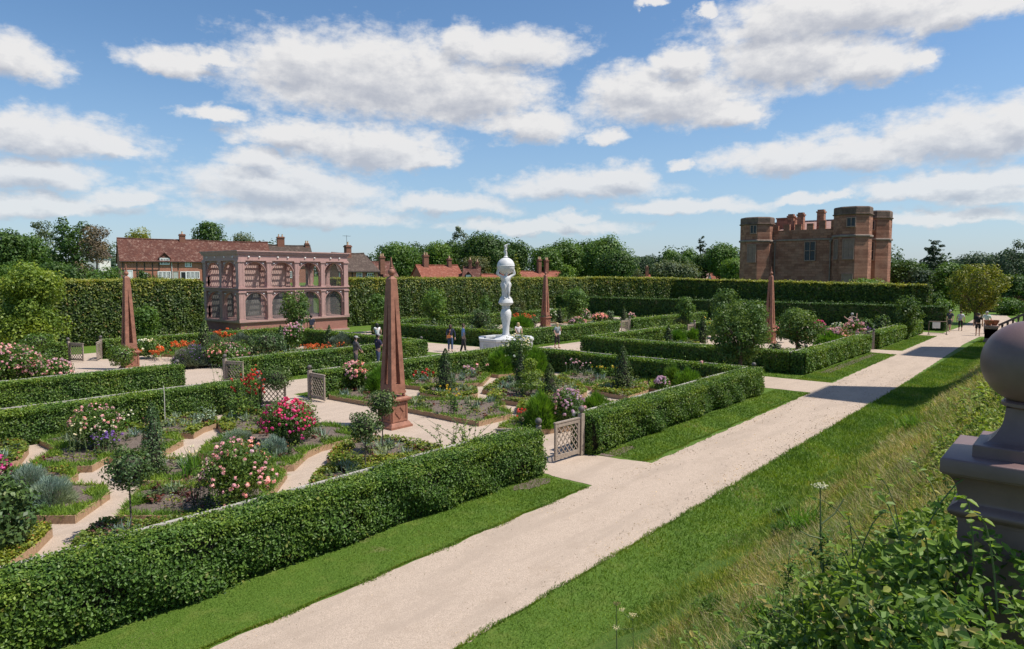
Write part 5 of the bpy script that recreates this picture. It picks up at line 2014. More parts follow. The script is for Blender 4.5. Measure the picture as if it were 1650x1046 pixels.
def tree(name, label, base, H, wd, mat, trunk=.25, leaf=.3, nl=12, cover=1.0, sz=.9, group=None, seed=0, shape='round', bark=None, cat='tree', lobe=.36, up=.35, limbs=5, zoff=0, tr=None):
    """trunk and limbs, and a crown of leafy lobes; base is the point on the ground"""
    r = random.Random(seed or hash(label) % 9999 if False else seed + len(label) * 7)
    root = thing(name, label, cat, base, r.uniform(0, 6), group)
    z0 = H * trunk
    ch = H - z0
    lobes = []
    if shape == 'round':
        for i in range(nl):
            t = (i + .5) / nl
            z = z0 + ch * (.12 + .76 * t)
            prof = math.sin(math.pi * min(1, max(.08, .18 + .72 * (1 - t)))) ** .8
            a = i * 2.4 + r.uniform(-.4, .4)
            rl = wd * lobe * r.uniform(.62, 1.05) * (.75 + .25 * prof)
            rr = max(0, wd * .5 * prof - rl * .75) * r.uniform(.7, 1.1)
            z = min(z, H - rl * sz * .9)
            lobes.append(((rr * math.cos(a), rr * math.sin(a), z), rl, sz * r.uniform(.7, 1.0)))
        lobes.append(((0, 0, z0 + ch * .55), wd * .33, sz))
    elif shape == 'cone':
        n = nl
        for i in range(n):
            t = (i + .3) / n
            w = wd * .5 * (1 - t) ** .85 + .02 * wd
            for k in range(3):
                a = i * 1.3 + k * 2.09
                lobes.append(((w * .45 * math.cos(a), w * .45 * math.sin(a), z0 + ch * t), w * .62 + .02 * wd, .8))
    elif shape == 'layer':
        n = nl
        for i in range(n):
            t = (i + .4) / n
            w = wd * .5 * (1 - t ** 1.6 * .75) * r.uniform(.8, 1.05)
            for k in range(6):
                a = i * 1.9 + k * 1.047 + r.uniform(-.35, .35)
                q = w * r.uniform(.35, .85)
                lobes.append(((q * math.cos(a), q * math.sin(a), z0 + ch * min(.96, t + r.uniform(-.5, .5) / n)), w * r.uniform(.22, .40), r.uniform(.35, .6)))
            lobes.append(((0, 0, z0 + ch * t), w * .4, .8))
    elif shape == 'spray':      # loose, upright, see-through
        for i in range(nl):
            a, t = r.uniform(0, 6.28), r.random()
            q = wd * .5 * r.random() ** .6 * (1 - .5 * t)
            lobes.append(((q * math.cos(a), q * math.sin(a), z0 + ch * (.08 + .86 * t)), wd * r.uniform(.10, .19), r.uniform(.8, 1.3)))
    L = LEAVES()
    crown_leaves(L, lobes, leaf, cover, up=up, shell=.55 if shape in ('round', 'spray') else .6)
    L.build('crown', mat, root)
    t = MB()
    tr = tr or max(.05, wd * .035)
    jx, jy = r.uniform(-.04, .04) * H, r.uniform(-.04, .04) * H
    top = (jx, jy, z0 + ch * .6)
    t.tube([(0, 0, -.15), (jx * .3, jy * .3, z0 * .6), (jx * .7, jy * .7, z0 + ch * .2), top], [tr * 1.35, tr, tr * .8, tr * .25], 8)
    pick = sorted(lobes, key=lambda q: -math.hypot(q[0][0], q[0][1]))[:limbs]
    for (c, rl, s) in pick:
        st = (jx * .6, jy * .6, min(z0 + ch * .12, c[2] - .05 * H))
        mid = (c[0] * .45 + jx * .4, c[1] * .45 + jy * .4, st[2] + (c[2] - st[2]) * .6)
        t.tube([st, mid, c], [tr * .55, tr * .4, tr * .12], 5)
    t.build('trunk', bark or M_BARK, root, smooth=True)
    return root


def far_tree(label, x_top, px_w, d, mat, base_z=None, **kw):
    """x_top: the crown's top as a point in space; the tree stands straight below it"""
    x, y, z = x_top
    zb = bank_z(x, y) if base_z is None else base_z
    return tree(kw.pop('name', 'tree'), label, (x, y, zb - .2), z - zb + .2, U(px_w, d), mat, group=kw.pop('group', 'trees beyond the garden'), **kw)


def build_trees():
    T = far_tree
    k = dict(trunk=.10, leaf=.34)
    # left
    T('dark tree at the far left edge of the view', (24.03, 102.38, 10.28), 78, 84, OAK, nl=16, seed=1, **k)
    T('dark bushy tree second from the left edge', (27.11, 104.91, 9.91), 62, 88, MID, nl=14, seed=2, **k)
    T('loose grey tree with thin top, left of the spiky dark one', (31.5, 115.6, 13.24), 48, 98, SILVER, nl=26, seed=3, trunk=.25, leaf=.26, shape='spray', cover=.7)
    T('dark tree with spiky top, tallest of the left group', (29.29, 96.43, 12.26), 66, 84, OAK, nl=18, seed=4, trunk=.1, leaf=.30, lobe=.25)
    T('dry brown twiggy tree left of the cottages', (29.6, 89.65, 10.31), 70, 80, BROWN, nl=34, seed=5, trunk=.08, leaf=.20, shape='spray', cover=.75)
    T('low green shrub below the cottage gable', (27.03, 79.73, 5.45), 66, 72, MID, nl=10, seed=6, trunk=.05, leaf=.24, name='shrub', group='shrubs beyond the tall hedge', cat='shrub')
    T('dark green shrub beneath the spiky tree', (23.3, 81.08, 6.07), 84, 70, OAK, nl=12, seed=7, trunk=.05, leaf=.24, name='shrub', group='shrubs beyond the tall hedge', cat='shrub')
    T('green shrub at the far left above the yellow tree', (19.75, 82.15, 6.03), 70, 68, MID, nl=12, seed=8, trunk=.05, leaf=.24, name='shrub', group='shrubs beyond the tall hedge', cat='shrub')
    T('yellow green conifer peeping over the long cottage roof', (61.84, 160.61, 14.86), 46, 150, GOLD, nl=14, seed=9, trunk=.1, leaf=.4)
    T('round dark tree behind the cottage chimney', (67.22, 138.94, 15.97), 58, 140, OAK, nl=18, seed=10, trunk=.15, leaf=.42)
    T('pale grey green tree top behind the aviary roof', (81.74, 152.65, 14.52), 46, 160, SILVER, nl=14, seed=11, trunk=.2, leaf=.4, cover=.7)
    T('ivy bush growing round the cottage window', (44.65, 114.71, 5.29), 22, 108, OAK, nl=7, seed=12, trunk=.05, leaf=.2, name='shrub', group='shrubs beyond the tall hedge', cat='shrub')
    T('green bush below the cottage bay window', (42.63, 104.57, 4.17), 34, 100, MID, nl=8, seed=13, trunk=.05, leaf=.2, name='shrub', group='shrubs beyond the tall hedge', cat='shrub')
    T('grey green bush above the hedge, right of the aviary', (50.46, 64.43, 4.29), 75, 80, SILVER, nl=9, seed=14, trunk=.05, leaf=.22, name='shrub', group='shrubs beyond the tall hedge', cat='shrub')
    T('grey bush above the hedge, right of the big obelisk', (53.07, 61.4, 4.51), 46, 80, SILVER, nl=9, seed=15, trunk=.05, leaf=.22, name='shrub', group='shrubs beyond the tall hedge', cat='shrub')
    T('low grey bush above the hedge before the red roofs', (60.58, 61.83, 4.33), 60, 86, SILVER, nl=9, seed=16, trunk=.05, leaf=.22, name='shrub', group='shrubs beyond the tall hedge', cat='shrub')
    # middle
    T('mid green tree behind the big obelisk', (88.74, 105.33, 10.92), 76, 135, MID, nl=16, seed=20, trunk=.1, leaf=.42)
    T('narrow dark tree right of the big obelisk', (101.62, 113.52, 11.87), 42, 150, OAK, nl=12, seed=21, trunk=.1, leaf=.4, lobe=.3)
    T('bright green tree above the red hipped roof', (97.48, 102.85, 11.4), 54, 140, LIME, nl=14, seed=22, trunk=.1, leaf=.4)
    T('dark tree between the bright one and the tall loose one', (106.42, 107.94, 12.41), 50, 150, OAK, nl=12, seed=23, trunk=.1, leaf=.42)
    T('tall loose pale topped tree left of the fountain', (109.24, 108.03, 15.13), 36, 152, SILVER, nl=22, seed=24, trunk=.3, leaf=.36, shape='spray', cover=.8)
    T('big dark oak left of the fountain', (103.59, 95.85, 12.92), 84, 140, OAK, nl=22, seed=25, trunk=.1, leaf=.42)
    T('dark tree right behind the fountain staff', (115.24, 97.54, 12.14), 62, 150, OAK, nl=15, seed=26, trunk=.1, leaf=.42)
    T('olive tree with small leaves below the big oak', (89.11, 84.43, 7.9), 52, 122, OLIVE, nl=12, seed=27, trunk=.1, leaf=.32)
    T('golden pointed conifer right of the fountain globe', (86.12, 72.49, 8.15), 27, 112, GOLD, nl=11, seed=28, trunk=.05, leaf=.26, shape='cone')
    T('mid green tree above the small obelisk', (111.79, 85.95, 10.64), 56, 140, MID, nl=15, seed=29, trunk=.1, leaf=.42)
    T('broad green tree in the middle of the far row', (119.4, 86.45, 11.95), 66, 146, MID, nl=16, seed=30, trunk=.1, leaf=.42)
    T('dark tree left of the biggest middle tree', (125.31, 85.7, 12.01), 54, 150, OAK, nl=14, seed=31, trunk=.1, leaf=.42)
    T('biggest tree of the middle row, with a high domed crown', (117.93, 75.82, 12.18), 78, 138, MID, nl=22, seed=32, trunk=.08, leaf=.42)
    T('dense dark green tree at the right end of the middle row', (110.83, 68.35, 9.21), 66, 128, OAK, nl=16, seed=33, trunk=.06, leaf=.38)
    T('small light green tree beside the two pale chimneys', (99.52, 72.03, 6.46), 32, 122, LIME, nl=9, seed=34, trunk=.1, leaf=.32)
    T('small pale bush at the foot of the middle row', (105.98, 61.26, 5.67), 24, 120, SILVER, nl=8, seed=35, trunk=.1, leaf=.3)
    far = 'distant trees between the middle row and the gatehouse'
    T('blue green distant tree just right of the middle row', (203.78, 117.14, 10.85), 44, 230, FAR, nl=12, seed=36, trunk=.1, leaf=.6, group=far)
    T('second blue green distant tree from the middle row', (215.35, 119.1, 11.54), 36, 240, FAR, nl=12, seed=37, trunk=.1, leaf=.6, group=far)
    T('dark pointed distant conifer', (194.75, 104.66, 11.82), 18, 215, FAR, nl=9, seed=38, trunk=.1, leaf=.5, group=far, shape='cone')
    T('bright distant tree beside the dark conifer', (187.55, 97.7, 12.23), 34, 205, MID, nl=12, seed=39, trunk=.1, leaf=.55, group=far)
    T('bright distant tree left of the pine', (186.63, 91.03, 12.23), 32, 200, MID, nl=12, seed=40, trunk=.1, leaf=.55, group=far)
    T('darker distant tree between the two bright ones', (180.04, 90.84, 10.46), 34, 195, OAK, nl=12, seed=41, trunk=.1, leaf=.55, group=far)
    T('pale willow like tree left of the pink roof', (136.89, 71.56, 7.38), 56, 150, SILVER, nl=14, seed=42, trunk=.08, leaf=.42, group=far)
    T('pale willow like tree close to the pink roof', (139.23, 68.72, 6.7), 54, 150, SILVER, nl=14, seed=43, trunk=.08, leaf=.42, group=far)
    T('tall thin pine with a bare trunk and flat top', (156.28, 72.73, 13.77), 26, 165, NEEDLE, nl=4, seed=44, trunk=.66, leaf=.36, shape='layer', group=far)
    T('dark tree at the foot of the pine', (151.31, 70.33, 9.44), 36, 160, OAK, nl=12, seed=45, trunk=.1, leaf=.42, group=far)
    T('round green tree left of the gatehouse', (149.91, 64.49, 11.68), 58, 155, MID, nl=18, seed=46, trunk=.08, leaf=.42, group=far)
    T('lighter tree against the left gatehouse tower', (136.39, 56.75, 8.1), 46, 140, LIME, nl=12, seed=47, trunk=.08, leaf=.4, group=far)
    # right
    T('bright green shrub before the gatehouse towers', (92.34, 21.43, 4.34), 62, 84, LIME, nl=12, seed=50, trunk=.05, leaf=.24, cover=1.2, name='shrub', cat='shrub')
    T('smaller bright shrub left of the other, before the gatehouse wall', (90.96, 22.96, 3.66), 30, 84, LIME, nl=8, seed=51, trunk=.05, leaf=.24, name='shrub', cat='shrub')
    T('dark evergreen tree right of the gatehouse', (114.15, 20.86, 6.98), 70, 100, OAK, nl=18, seed=52, trunk=.06, leaf=.32)
    T('dark spreading tree below the cedar', (110.98, 18.24, 5.67), 60, 96, FAR, nl=15, seed=53, trunk=.06, leaf=.32)
    T('cedar with flat layered branches at right', (157.66, 24.43, 11.65), 66, 135, CEDAR, nl=9, seed=54, trunk=.12, leaf=.36, shape='layer', cover=1.3)
    T('light green tree between the cedar and the golden tree', (108.69, 14.85, 6.55), 54, 92, MID, nl=14, seed=55, trunk=.08, leaf=.3)
    T('wide dark flat topped tree behind the golden tree', (169.43, 18.02, 8.86), 92, 140, FAR, nl=20, seed=56, trunk=.1, leaf=.42, sz=.7)
    T('dark tree mass at the right edge', (161.33, 12.07, 8.92), 90, 130, FAR, nl=20, seed=57, trunk=.08, leaf=.42)
    T('sparse tall tree with open top at the right edge', (112.19, 7.92, 9.04), 52, 90, FAR, nl=20, seed=58, trunk=.45, leaf=.24, shape='spray', cover=.6)
    T('dark evergreen at the right edge above the short hedge', (104.49, 7.2, 4.8), 70, 84, OAK, nl=14, seed=59, trunk=.05, leaf=.3)
    T('dark shrub behind the short hedge at right', (96.17, 7.36, 1.97), 46, 78, MID, nl=10, seed=60, trunk=.05, leaf=.22, name='shrub', cat='shrub')
    T('bright green shrub beside the end of the tall hedge', (89.08, 12.58, 1.84), 36, 76, LIME, nl=10, seed=61, trunk=.05, leaf=.2, cover=1.2, name='shrub', cat='shrub')
    T('dark holly like bush below the ruined wall', (93.17, 14.06, 2.62), 34, 80, OAK, nl=10, seed=62, trunk=.05, leaf=.22, name='shrub', cat='shrub')
    T('large golden green tree at the end of the path', (77.31, 8.34, 6.08), 88, 64, GOLDT, nl=60, seed=63, trunk=.10, leaf=.2, cover=.7, lobe=.15, base_z=0)
    # a far wood closing the horizon between the named trees
    L = LEAVES()
    for a in np.arange(2, 92, .8):
        d0 = 330 + 40 * math.sin(a * .7)
        h = 11 + 4 * math.sin(a * 1.7) + 3 * math.sin(a * .53 + 1)
        x, y = d0 * math.cos(R(a)), d0 * math.sin(R(a))
        crown_leaves(L, [((x, y, h * .45), h * .62, .85)], 1.5, 1.0)
    o = L.build('distant_wood', FAR)
    tag(o, 'far wood closing the horizon behind the houses and the gatehouse', 'wood', kind='stuff')


build_trees()


# trees inside the garden
def build_garden_trees():
    g = 'young trees in the garden'
    def GT(label, pos, H, wd, mat, **kw):
        return tree(kw.pop('name', 'tree'), label, (pos[0], pos[1], 0), H, wd, mat, group=g, **kw)
    GT('yellow green leafy tree at the far left before the tall hedge', (11.72, 46.36), 4.978, 4.551, YELG, nl=60, seed=70, trunk=.06, leaf=.15, cover=.8, shape='spray')
    GT('green climbing shrub on the tall hedge left of the left obelisk', (18.74, 48.05), 2.731, 1.903, MID, nl=12, seed=71, trunk=.05, leaf=.16, name='shrub', cat='shrub')
    GT('small apple tree standing before the aviary', (26.89, 43.01), 3.699, 2.378, APPLE, nl=16, seed=72, trunk=.22, leaf=.15, cover=.8, lobe=.26)
    GT('green young tree before the hedge, just left of the big obelisk', (34.83, 43.86), 3.300, 1.900, MID, nl=12, seed=73, trunk=.15, leaf=.16, cover=.8)
    GT('yellow green young tree before the hedge, right of the big obelisk', (39.88, 42.62), 3.798, 2.637, LIME, nl=18, lobe=.24, seed=74, trunk=.15, leaf=.17, cover=.8)
    GT('faint green young tree left of the fountain figures', (46.27, 42.61), 2.743, 1.486, MID, nl=9, seed=75, trunk=.15, leaf=.16, cover=.7)
    GT('faint green young tree right of the fountain figures', (50.7, 42.28), 2.520, 1.560, OLIVE, nl=9, seed=76, trunk=.15, leaf=.16, cover=.7)
    GT('young tree with thin pointed top right of the small obelisk', (51.08, 35.81), 3.501, 2.372, MID, nl=12, seed=77, trunk=.18, leaf=.17, cover=.8)
    GT('slender young tree in the far right quarter, left of the apple tree', (52.57, 25.77), 2.890, 1.548, MID, nl=10, seed=78, trunk=.2, leaf=.17, cover=.8)
    GT('large apple tree at the corner of the right quarter', (29.51, 11.85), 3.807, 2.869, APPLE, nl=52, seed=79, trunk=.16, leaf=.10, cover=.75, lobe=.17, limbs=8)
    GT('leafy young tree behind the top of the large apple tree', (48.43, 20.57), 3.749, 2.103, APPLE, nl=14, seed=80, trunk=.2, leaf=.15, cover=.75)
    GT('small apple tree with a reddish trunk, right of the right obelisk', (36.72, 11.65), 2.984, 2.465, APPLE, nl=16, seed=81, trunk=.32, leaf=.11, cover=.8, lobe=.24, bark=M_PORPH)
    GT('pale young tree behind the reddish trunked apple', (54.42, 17.43), 2.112, 2.208, APPLE, nl=10, seed=82, trunk=.3, leaf=.15, cover=.7)
    GT('tiny bright tree before the tall dark hedge', (85.79, 24.68), 1.772, 0.738, LIME, nl=5, seed=83, trunk=.2, leaf=.16)
    GT('pale rambling shrub before the right end of the yew hedge', (56.62, 10.2), 3.260, 1.992, APPLE, nl=13, seed=84, trunk=.1, leaf=.15, cover=.8, name='shrub', cat='shrub')


build_garden_trees()


# ------------------------------------------------------------------ raised beds of the knot garden
TURF = leaf_mat('thrift_blade', (.075, .15, .013), (.21, .33, .05), .55, .3)
STRAW = leaf_mat('strawberry_leaf', (.07, .12, .018), (.25, .30, .05), .5, .3, (.30, .13, .06), .93)
HERB = leaf_mat('herb_leaf', (.04, .08, .03), (.15, .20, .085), .55, .3)
GREY = leaf_mat('santolina_leaf', (.16, .22, .17), (.33, .41, .33), .75, .15)
MAROON = leaf_mat('maroon_leaf', (.055, .018, .018), (.14, .05, .042), .5, .2)
LAV = leaf_mat('lavender_leaf', (.075, .105, .075), (.18, .22, .17), .7, .2)
FRESH = leaf_mat('fresh_green_blade', (.05, .13, .014), (.16, .31, .04), .5, .35)
YEWL = leaf_mat('yew_leaf', (.022, .055, .014), (.085, .135, .030), .5, .2)
BOX = leaf_mat('box_leaf', (.035, .085, .012), (.12, .21, .03), .4, .25, None, .9, .5)
HOLLY = leaf_mat('holly_leaf', (.025, .06, .016), (.095, .16, .05), .48, .15, (.22, .26, .15), .95, .35)
ROSEL = leaf_mat('rose_leaf', (.035, .085, .016), (.12, .20, .04), .42, .3)
PINK = leaf_mat('pale_pink_petal', (.66, .26, .40), (.86, .56, .67), .6, .3)
MAG = leaf_mat('magenta_petal', (.52, .02, .17), (.80, .10, .36), .55, .3)
WHITE = leaf_mat('white_petal', (.72, .66, .60), (.88, .85, .80), .6, .3)
ORANGE = leaf_mat('orange_petal', (.55, .08, .025), (.72, .19, .06), .6, .3)
RED = leaf_mat('red_petal', (.48, .02, .02), (.70, .07, .06), .55, .3)
PURP = leaf_mat('purple_petal', (.20, .08, .42), (.38, .22, .62), .6, .3)
LILAC = leaf_mat('lilac_petal', (.55, .28, .48), (.74, .50, .66), .6, .3)
YEL = leaf_mat('yellow_petal', (.70, .42, .02), (.85, .62, .08), .6, .3)
STEM = plain('plant_stem', (.10, .14, .05), .7, .2, 6, 0)
CANE = plain('pale_cane', (.55, .50, .42), .7, .1, 6, 0)


def inside(poly, n):
    """n random points inside a polygon and their distance to its edge"""
    P = np.array(poly)
    lo, hi = P.min(0), P.max(0)
    q = rng.uniform(lo, hi, (n * 4 + 40, 2))
    ins = np.zeros(len(q), bool)
    dist = np.full(len(q), 1e9)
    for i in range(len(P)):
        a, b = P[i], P[(i + 1) % len(P)]
        c = ((a[1] > q[:, 1]) != (b[1] > q[:, 1])) & (q[:, 0] < (b[0] - a[0]) * (q[:, 1] - a[1]) / (b[1] - a[1] + 1e-12) + a[0])
        ins ^= c
        t = np.clip(((q - a) @ (b - a)) / ((b - a) @ (b - a) + 1e-12), 0, 1)
        dist = np.minimum(dist, np.linalg.norm(q - (a + t[:, None] * (b - a)), axis=1))
    return q[ins], dist[ins]


def bed(label, poly, style='turf', h=.17, plants='some', band=.36):
    P = [tuple(p) for p in poly]
    n = len(P)
    a = sum(P[i][0] * P[(i + 1) % n][1] - P[(i + 1) % n][0] * P[i][1] for i in range(n))
    if a < 0:
        P = P[::-1]
    c = (sum(p[0] for p in P) / n, sum(p[1] for p in P) / n)
    root = thing('raised_bed', label, 'raised bed', (c[0], c[1], 0), 0, 'board edged beds of the knot garden')
    Q = [(x - c[0], y - c[1]) for x, y in P]
    dist = math.hypot(*c)
    # mitred boards
    inner = []
    for i in range(n):
        p0, p1, p2 = Vector(Q[i - 1]), Vector(Q[i]), Vector(Q[(i + 1) % n])
        d0, d1 = (p1 - p0).normalized(), (p2 - p1).normalized()
        n0, n1 = Vector((-d0.y, d0.x)), Vector((-d1.y, d1.x))
        m = (n0 + n1)
        m = m / max(m.length_squared, .3) * 2 * .05 if m.length > 1e-3 else n0 * .05
        inner.append(p1 + m * .9)
    mb = MB()
    vs = [(x, y, 0) for x, y in Q] + [(x, y, h) for x, y in Q] + [(p.x, p.y, h) for p in inner] + [(p.x, p.y, 0) for p in inner]
    fs = []
    for i in range(n):
        j = (i + 1) % n
        fs += [(i, j, n + j, n + i), (n + i, n + j, 2 * n + j, 2 * n + i), (2 * n + i, 2 * n + j, 3 * n + j, 3 * n + i)]
    mb.add(vs, fs)
    mb.build('board', M_EDGE, root)
    s = MB()
    s.prism([(p.x, p.y) for p in inner], .02, h - .02)
    s.build('soil', M_SOIL, root)
    area = abs(a) / 2
    k = max(1.0, min(2.4, dist / 14))       # bigger, fewer leaves where the bed is far off
    L = LEAVES()
    per = sum((Vector(Q[i]) - Vector(Q[(i + 1) % n])).length for i in range(n))
    m = int(per * band * 2000 / k ** 2)
    q, d = inside(Q, int(m * max(1, area / (per * band + .01))))
    w = (d < band * (.7 + .5 * np.sin(q[:, 0] * 5 + q[:, 1] * 4)))
    q = q[w][:m]
    nn = len(q)
    if style == 'turf':
        z = np.full(nn, h - .02)
        dirr = rng.normal(size=(nn, 3)) * .8 + (0, 0, 1)
        L.blades(np.column_stack([q, z]), dirr, .11 * rng.uniform(.6, 1.3, nn) * k ** .3, .016 * k, rng.random(nn), 0, .3)
        L.build('thrift_edging', TURF, root)
    else:
        m2 = nn // 2
        z = h + rng.random(nn) ** 1.3 * .13
        L.leaves(np.column_stack([q, z]), rng.normal(0, .5, (nn, 3)) + (0, 0, 1), .062 * k ** .6 * rng.uniform(.6, 1.3, nn), .75, rng.random(nn), 0)
        L.build('strawberry_edging', STRAW, root)
    # scattered low plants inside
    if plants != 'none':
        L = LEAVES()
        q, d = inside(Q, 60)
        q = q[d > band * .8]
        q = q[:int(area * {'some': 3.2, 'full': 6.0}[plants]) + 1]
        for i, (x, y) in enumerate(q):
            kind = rng.integers(0, 5)
            nb = int(60 / k)
            ctr = np.array([x, y, h])
            if kind in (0, 3):
                pp = ctr + rng.normal(0, .09, (nb, 3)) * (1, 1, .4) + (0, 0, .08)
                L.leaves(pp, rng.normal(0, .6, (nb, 3)) + (0, 0, 1), .075 * k ** .5, .6, rng.random(nb), 0)
            elif kind == 1:
                pp = ctr + rng.normal(0, .06, (nb, 3)) * (1, 1, 0)
                L.blades(pp, rng.normal(0, .45, (nb, 3)) + (0, 0, 1), .24 * rng.uniform(.6, 1.2, nb), .022 * k, rng.random(nb), 1)
            elif kind == 2:
                pp = ctr + rng.normal(0, .08, (nb // 2, 3)) * (1, 1, .4) + (0, 0, .06)
                L.leaves(pp, rng.normal(0, .6, (nb // 2, 3)) + (0, 0, 1), .10, .6, rng.random(nb // 2), 2)
            else:
                pp = ctr + rng.normal(0, .12, (nb, 3)) * (1, 1, .5) + (0, 0, .10)
                L.leaves(pp, rng.normal(0, .6, (nb, 3)) + (0, 0, 1), .06 * k ** .5, .6, rng.random(nb), 3)
        if L.v:
            tag(L.build('low_planting', [HERB, GREY, MAROON, STRAW], root), kind='stuff')
    return root


def build_beds():
    B = bed
    B('star shaped turf edged bed below the tall pink lilies at left', [(5.73,22.18),(5.75,20.74),(4.82,19.62),(4.96,18.9),(5.73,18.15),(6.24,18.71),(7.1,17.96),(8.3,19.05),(8.59,20.15),(7.6,21.79),(6.82,22.94)], 'turf')
    B('rounded yellow green bed cut by the left edge of the view', [(5.26,21.32),(4.76,20.11),(4.29,19.85),(4.07,20.51),(4.78,23.94),(5.19,23.8),(5.35,22.94)], 'straw', plants='full')
    B('small turf edged bed behind the grey santolina cushions', [(4.84,17.1),(5.31,17.73),(5.41,18.44),(4.98,18.95),(4.39,19.49),(4.04,18.24)], 'turf')
    B('turf edged bed holding the two grey santolina cushions', [(3.64,15.35),(4.29,14.63),(5.27,15.69),(5.39,16.38),(4.89,17.04),(3.96,17.93),(3.48,17.2)], 'turf', plants='none')
    B('yellow green bed at the bottom left corner of the garden', [(3.8,14.21),(3.35,13.52),(2.69,12.83),(2.68,13.91),(2.98,14.9),(3.52,14.81)], 'straw', plants='full')
    B('bed with the iris clump and the dark clipped column', [(6.01,15.99),(6.58,15.32),(6.89,15.72),(7.57,16.39),(7.76,16.93),(7.15,17.64),(6.45,17.23)], 'turf')
    B('turf edged bed holding the big pale pink rose bush', [(4.81,14.02),(5.66,13.01),(6.54,12.3),(7.73,13.31),(8.53,14.17),(8.55,14.84),(7.01,15.09),(6.65,14.97),(6.12,15.53),(5.71,15.42)], 'turf')
    B('narrow bed with red leaves beside the near hedge rail', [(3.71,13.02),(4.5,13.85),(4.95,13.18),(5.77,12.69),(6.4,12.51),(5.85,12.4),(4.65,12.43),(3.85,12.35)], 'straw', plants='full')
    B('long turf edged bed under the magenta rose bush', [(7.89,17.3),(8.11,16.95),(8.59,14.71),(8.94,14.54),(9.82,15.31),(10.45,15.61),(11.75,15.65),(12.17,16.65),(12.24,17.7),(11.48,18.34),(10.62,18.36),(9.35,18.8),(8.49,18.21)], 'turf', band=.42)
    B('strawberry edged bed before the low hedge at left, with the thin cane', [(7.92,22.14),(7.96,20.77),(8.84,19.62),(9.4,20.15),(10.01,20.45),(10.33,21.44),(9.88,22.41),(8.89,22.85),(8.23,22.81)], 'straw', plants='full')
    B('strawberry edged bed with the red hollyhocks', [(9.53,19.27),(10.14,18.09),(10.72,18.47),(11.59,18.59),(11.94,19.98),(11.62,21.57),(10.6,21.27),(9.87,20.22)], 'straw')
    B('strawberry edged bed right of the slim lollipop tree by the hedge', [(9.74,14.34),(9.63,13.98),(10.45,12.93),(11.56,12.63),(12.23,12.75),(12.35,13.48),(12.24,14.64),(11.79,15.17),(11.05,15.3),(10.49,15.08)], 'straw', plants='full')
    B('narrow strawberry bed close behind the near hedge', [(8.22,12.8),(8.82,13.47),(9.43,13.8),(9.94,13.28),(10.44,12.46),(9.7,12.28),(8.84,12.27)], 'straw', plants='full')
    B('large turf edged bed right in front of the big obelisk', [(15.34,17.83),(15.3,15.32),(15.36,14.43),(16.93,14.41),(17.47,15.01),(17.44,15.52),(17.96,15.58),(18.43,16.43),(18.07,17.6),(17.12,18.34),(17.0,19.05),(16.15,18.93)], 'turf', band=.26)
    B('small strawberry bed at the foot of the left dark cone', [(17.62,19.7),(17.64,18.48),(18.05,17.81),(18.99,17.89),(19.76,18.68),(19.82,19.73),(19.06,20.4),(18.33,20.35)], 'straw')
    B('long turf edged bed before the hedge, left of the fountain', [(18.46,21.56),(18.69,20.37),(19.26,20.62),(21.02,19.51),(22.12,20.27),(23.01,20.89),(23.0,22.07),(21.42,23.34),(20.27,23.54)], 'turf', band=.35)
    B('central strawberry bed with the tiered yellow topiary', [(19.69,18.32),(19.66,17.72),(18.54,17.05),(18.62,15.49),(19.24,14.76),(20.64,14.39),(22.05,14.91),(23.53,16.32),(24.22,18.07),(24.26,19.71),(22.09,19.51)], 'straw', plants='full', band=.5)
    B('small turf bed below the bright green ball bush', [(23.1,21.36),(23.11,20.48),(23.81,20.23),(25.12,21.14),(24.63,22.36)], 'turf', plants='none')
    B('turf edged bed with pale alliums behind the knot', [(24.4,18.13),(23.09,15.89),(23.09,15.43),(24.67,15.72),(24.6,14.35),(26.35,14.51),(27.46,15.37),(27.5,17.39),(26.19,18.63)], 'turf', band=.35)
    B('strawberry bed at the foot of the right dark cone', [(22.51,15.01),(22.18,13.74),(22.19,13.14),(23.98,13.28),(24.94,13.95),(24.8,15.07),(23.81,15.51)], 'straw', band=.5)
    B('small bed with the pink phlox near the right end of the knot', [(24.49,13.56),(24.22,13.0),(24.7,12.65),(26.28,13.58),(26.09,14.3)], 'turf', plants='none')
    B('turf edged bed behind the nearest lattice gate', [(15.24,13.54),(15.23,13.18),(15.69,12.27),(16.12,12.13),(17.51,11.51),(19.9,11.83),(20.97,12.73),(20.54,13.77),(18.97,14.56),(17.41,14.14),(16.43,13.99)], 'turf', plants='full')
    B('tiny bed left of the spiky green bush', [(17.56,14.75),(17.57,14.27),(18.53,14.91),(18.55,15.41)], 'straw', plants='none')
    B('turf edged bed behind the big obelisk, with pink roses', [(15.04,21.94),(15.12,19.78),(15.55,18.58),(16.62,19.31),(17.41,20.78),(16.98,22.61),(16.15,23.13)], 'turf')
    # the three other quarters repeat the pattern farther off
    def quarter(cx, cy, names, style):
        shapes = [[(-11, -5.2), (-3.2, -5.2), (-4.2, -3.4), (-6.5, -2.2), (-10.2, -2.4)], [(3.2, -5.2), (11, -5.2), (10.2, -2.4), (6.5, -2.2), (4.2, -3.4)],
                  [(-11, 5.2), (-3.2, 5.2), (-4.2, 3.4), (-6.5, 2.2), (-10.2, 2.4)], [(3.2, 5.2), (11, 5.2), (10.2, 2.4), (6.5, 2.2), (4.2, 3.4)],
                  [(-10.6, -1.2), (-5, -1.0), (-3.6, 0), (-5, 1.0), (-10.6, 1.2)], [(10.6, -1.2), (5, -1.0), (3.6, 0), (5, 1.0), (10.6, 1.2)]]
        for i, (s, nm) in enumerate(zip(shapes, names)):
            if nm:
                B(nm, [(cx + x, cy + y) for x, y in s], style if i % 2 else 'straw', plants='full', band=.4)
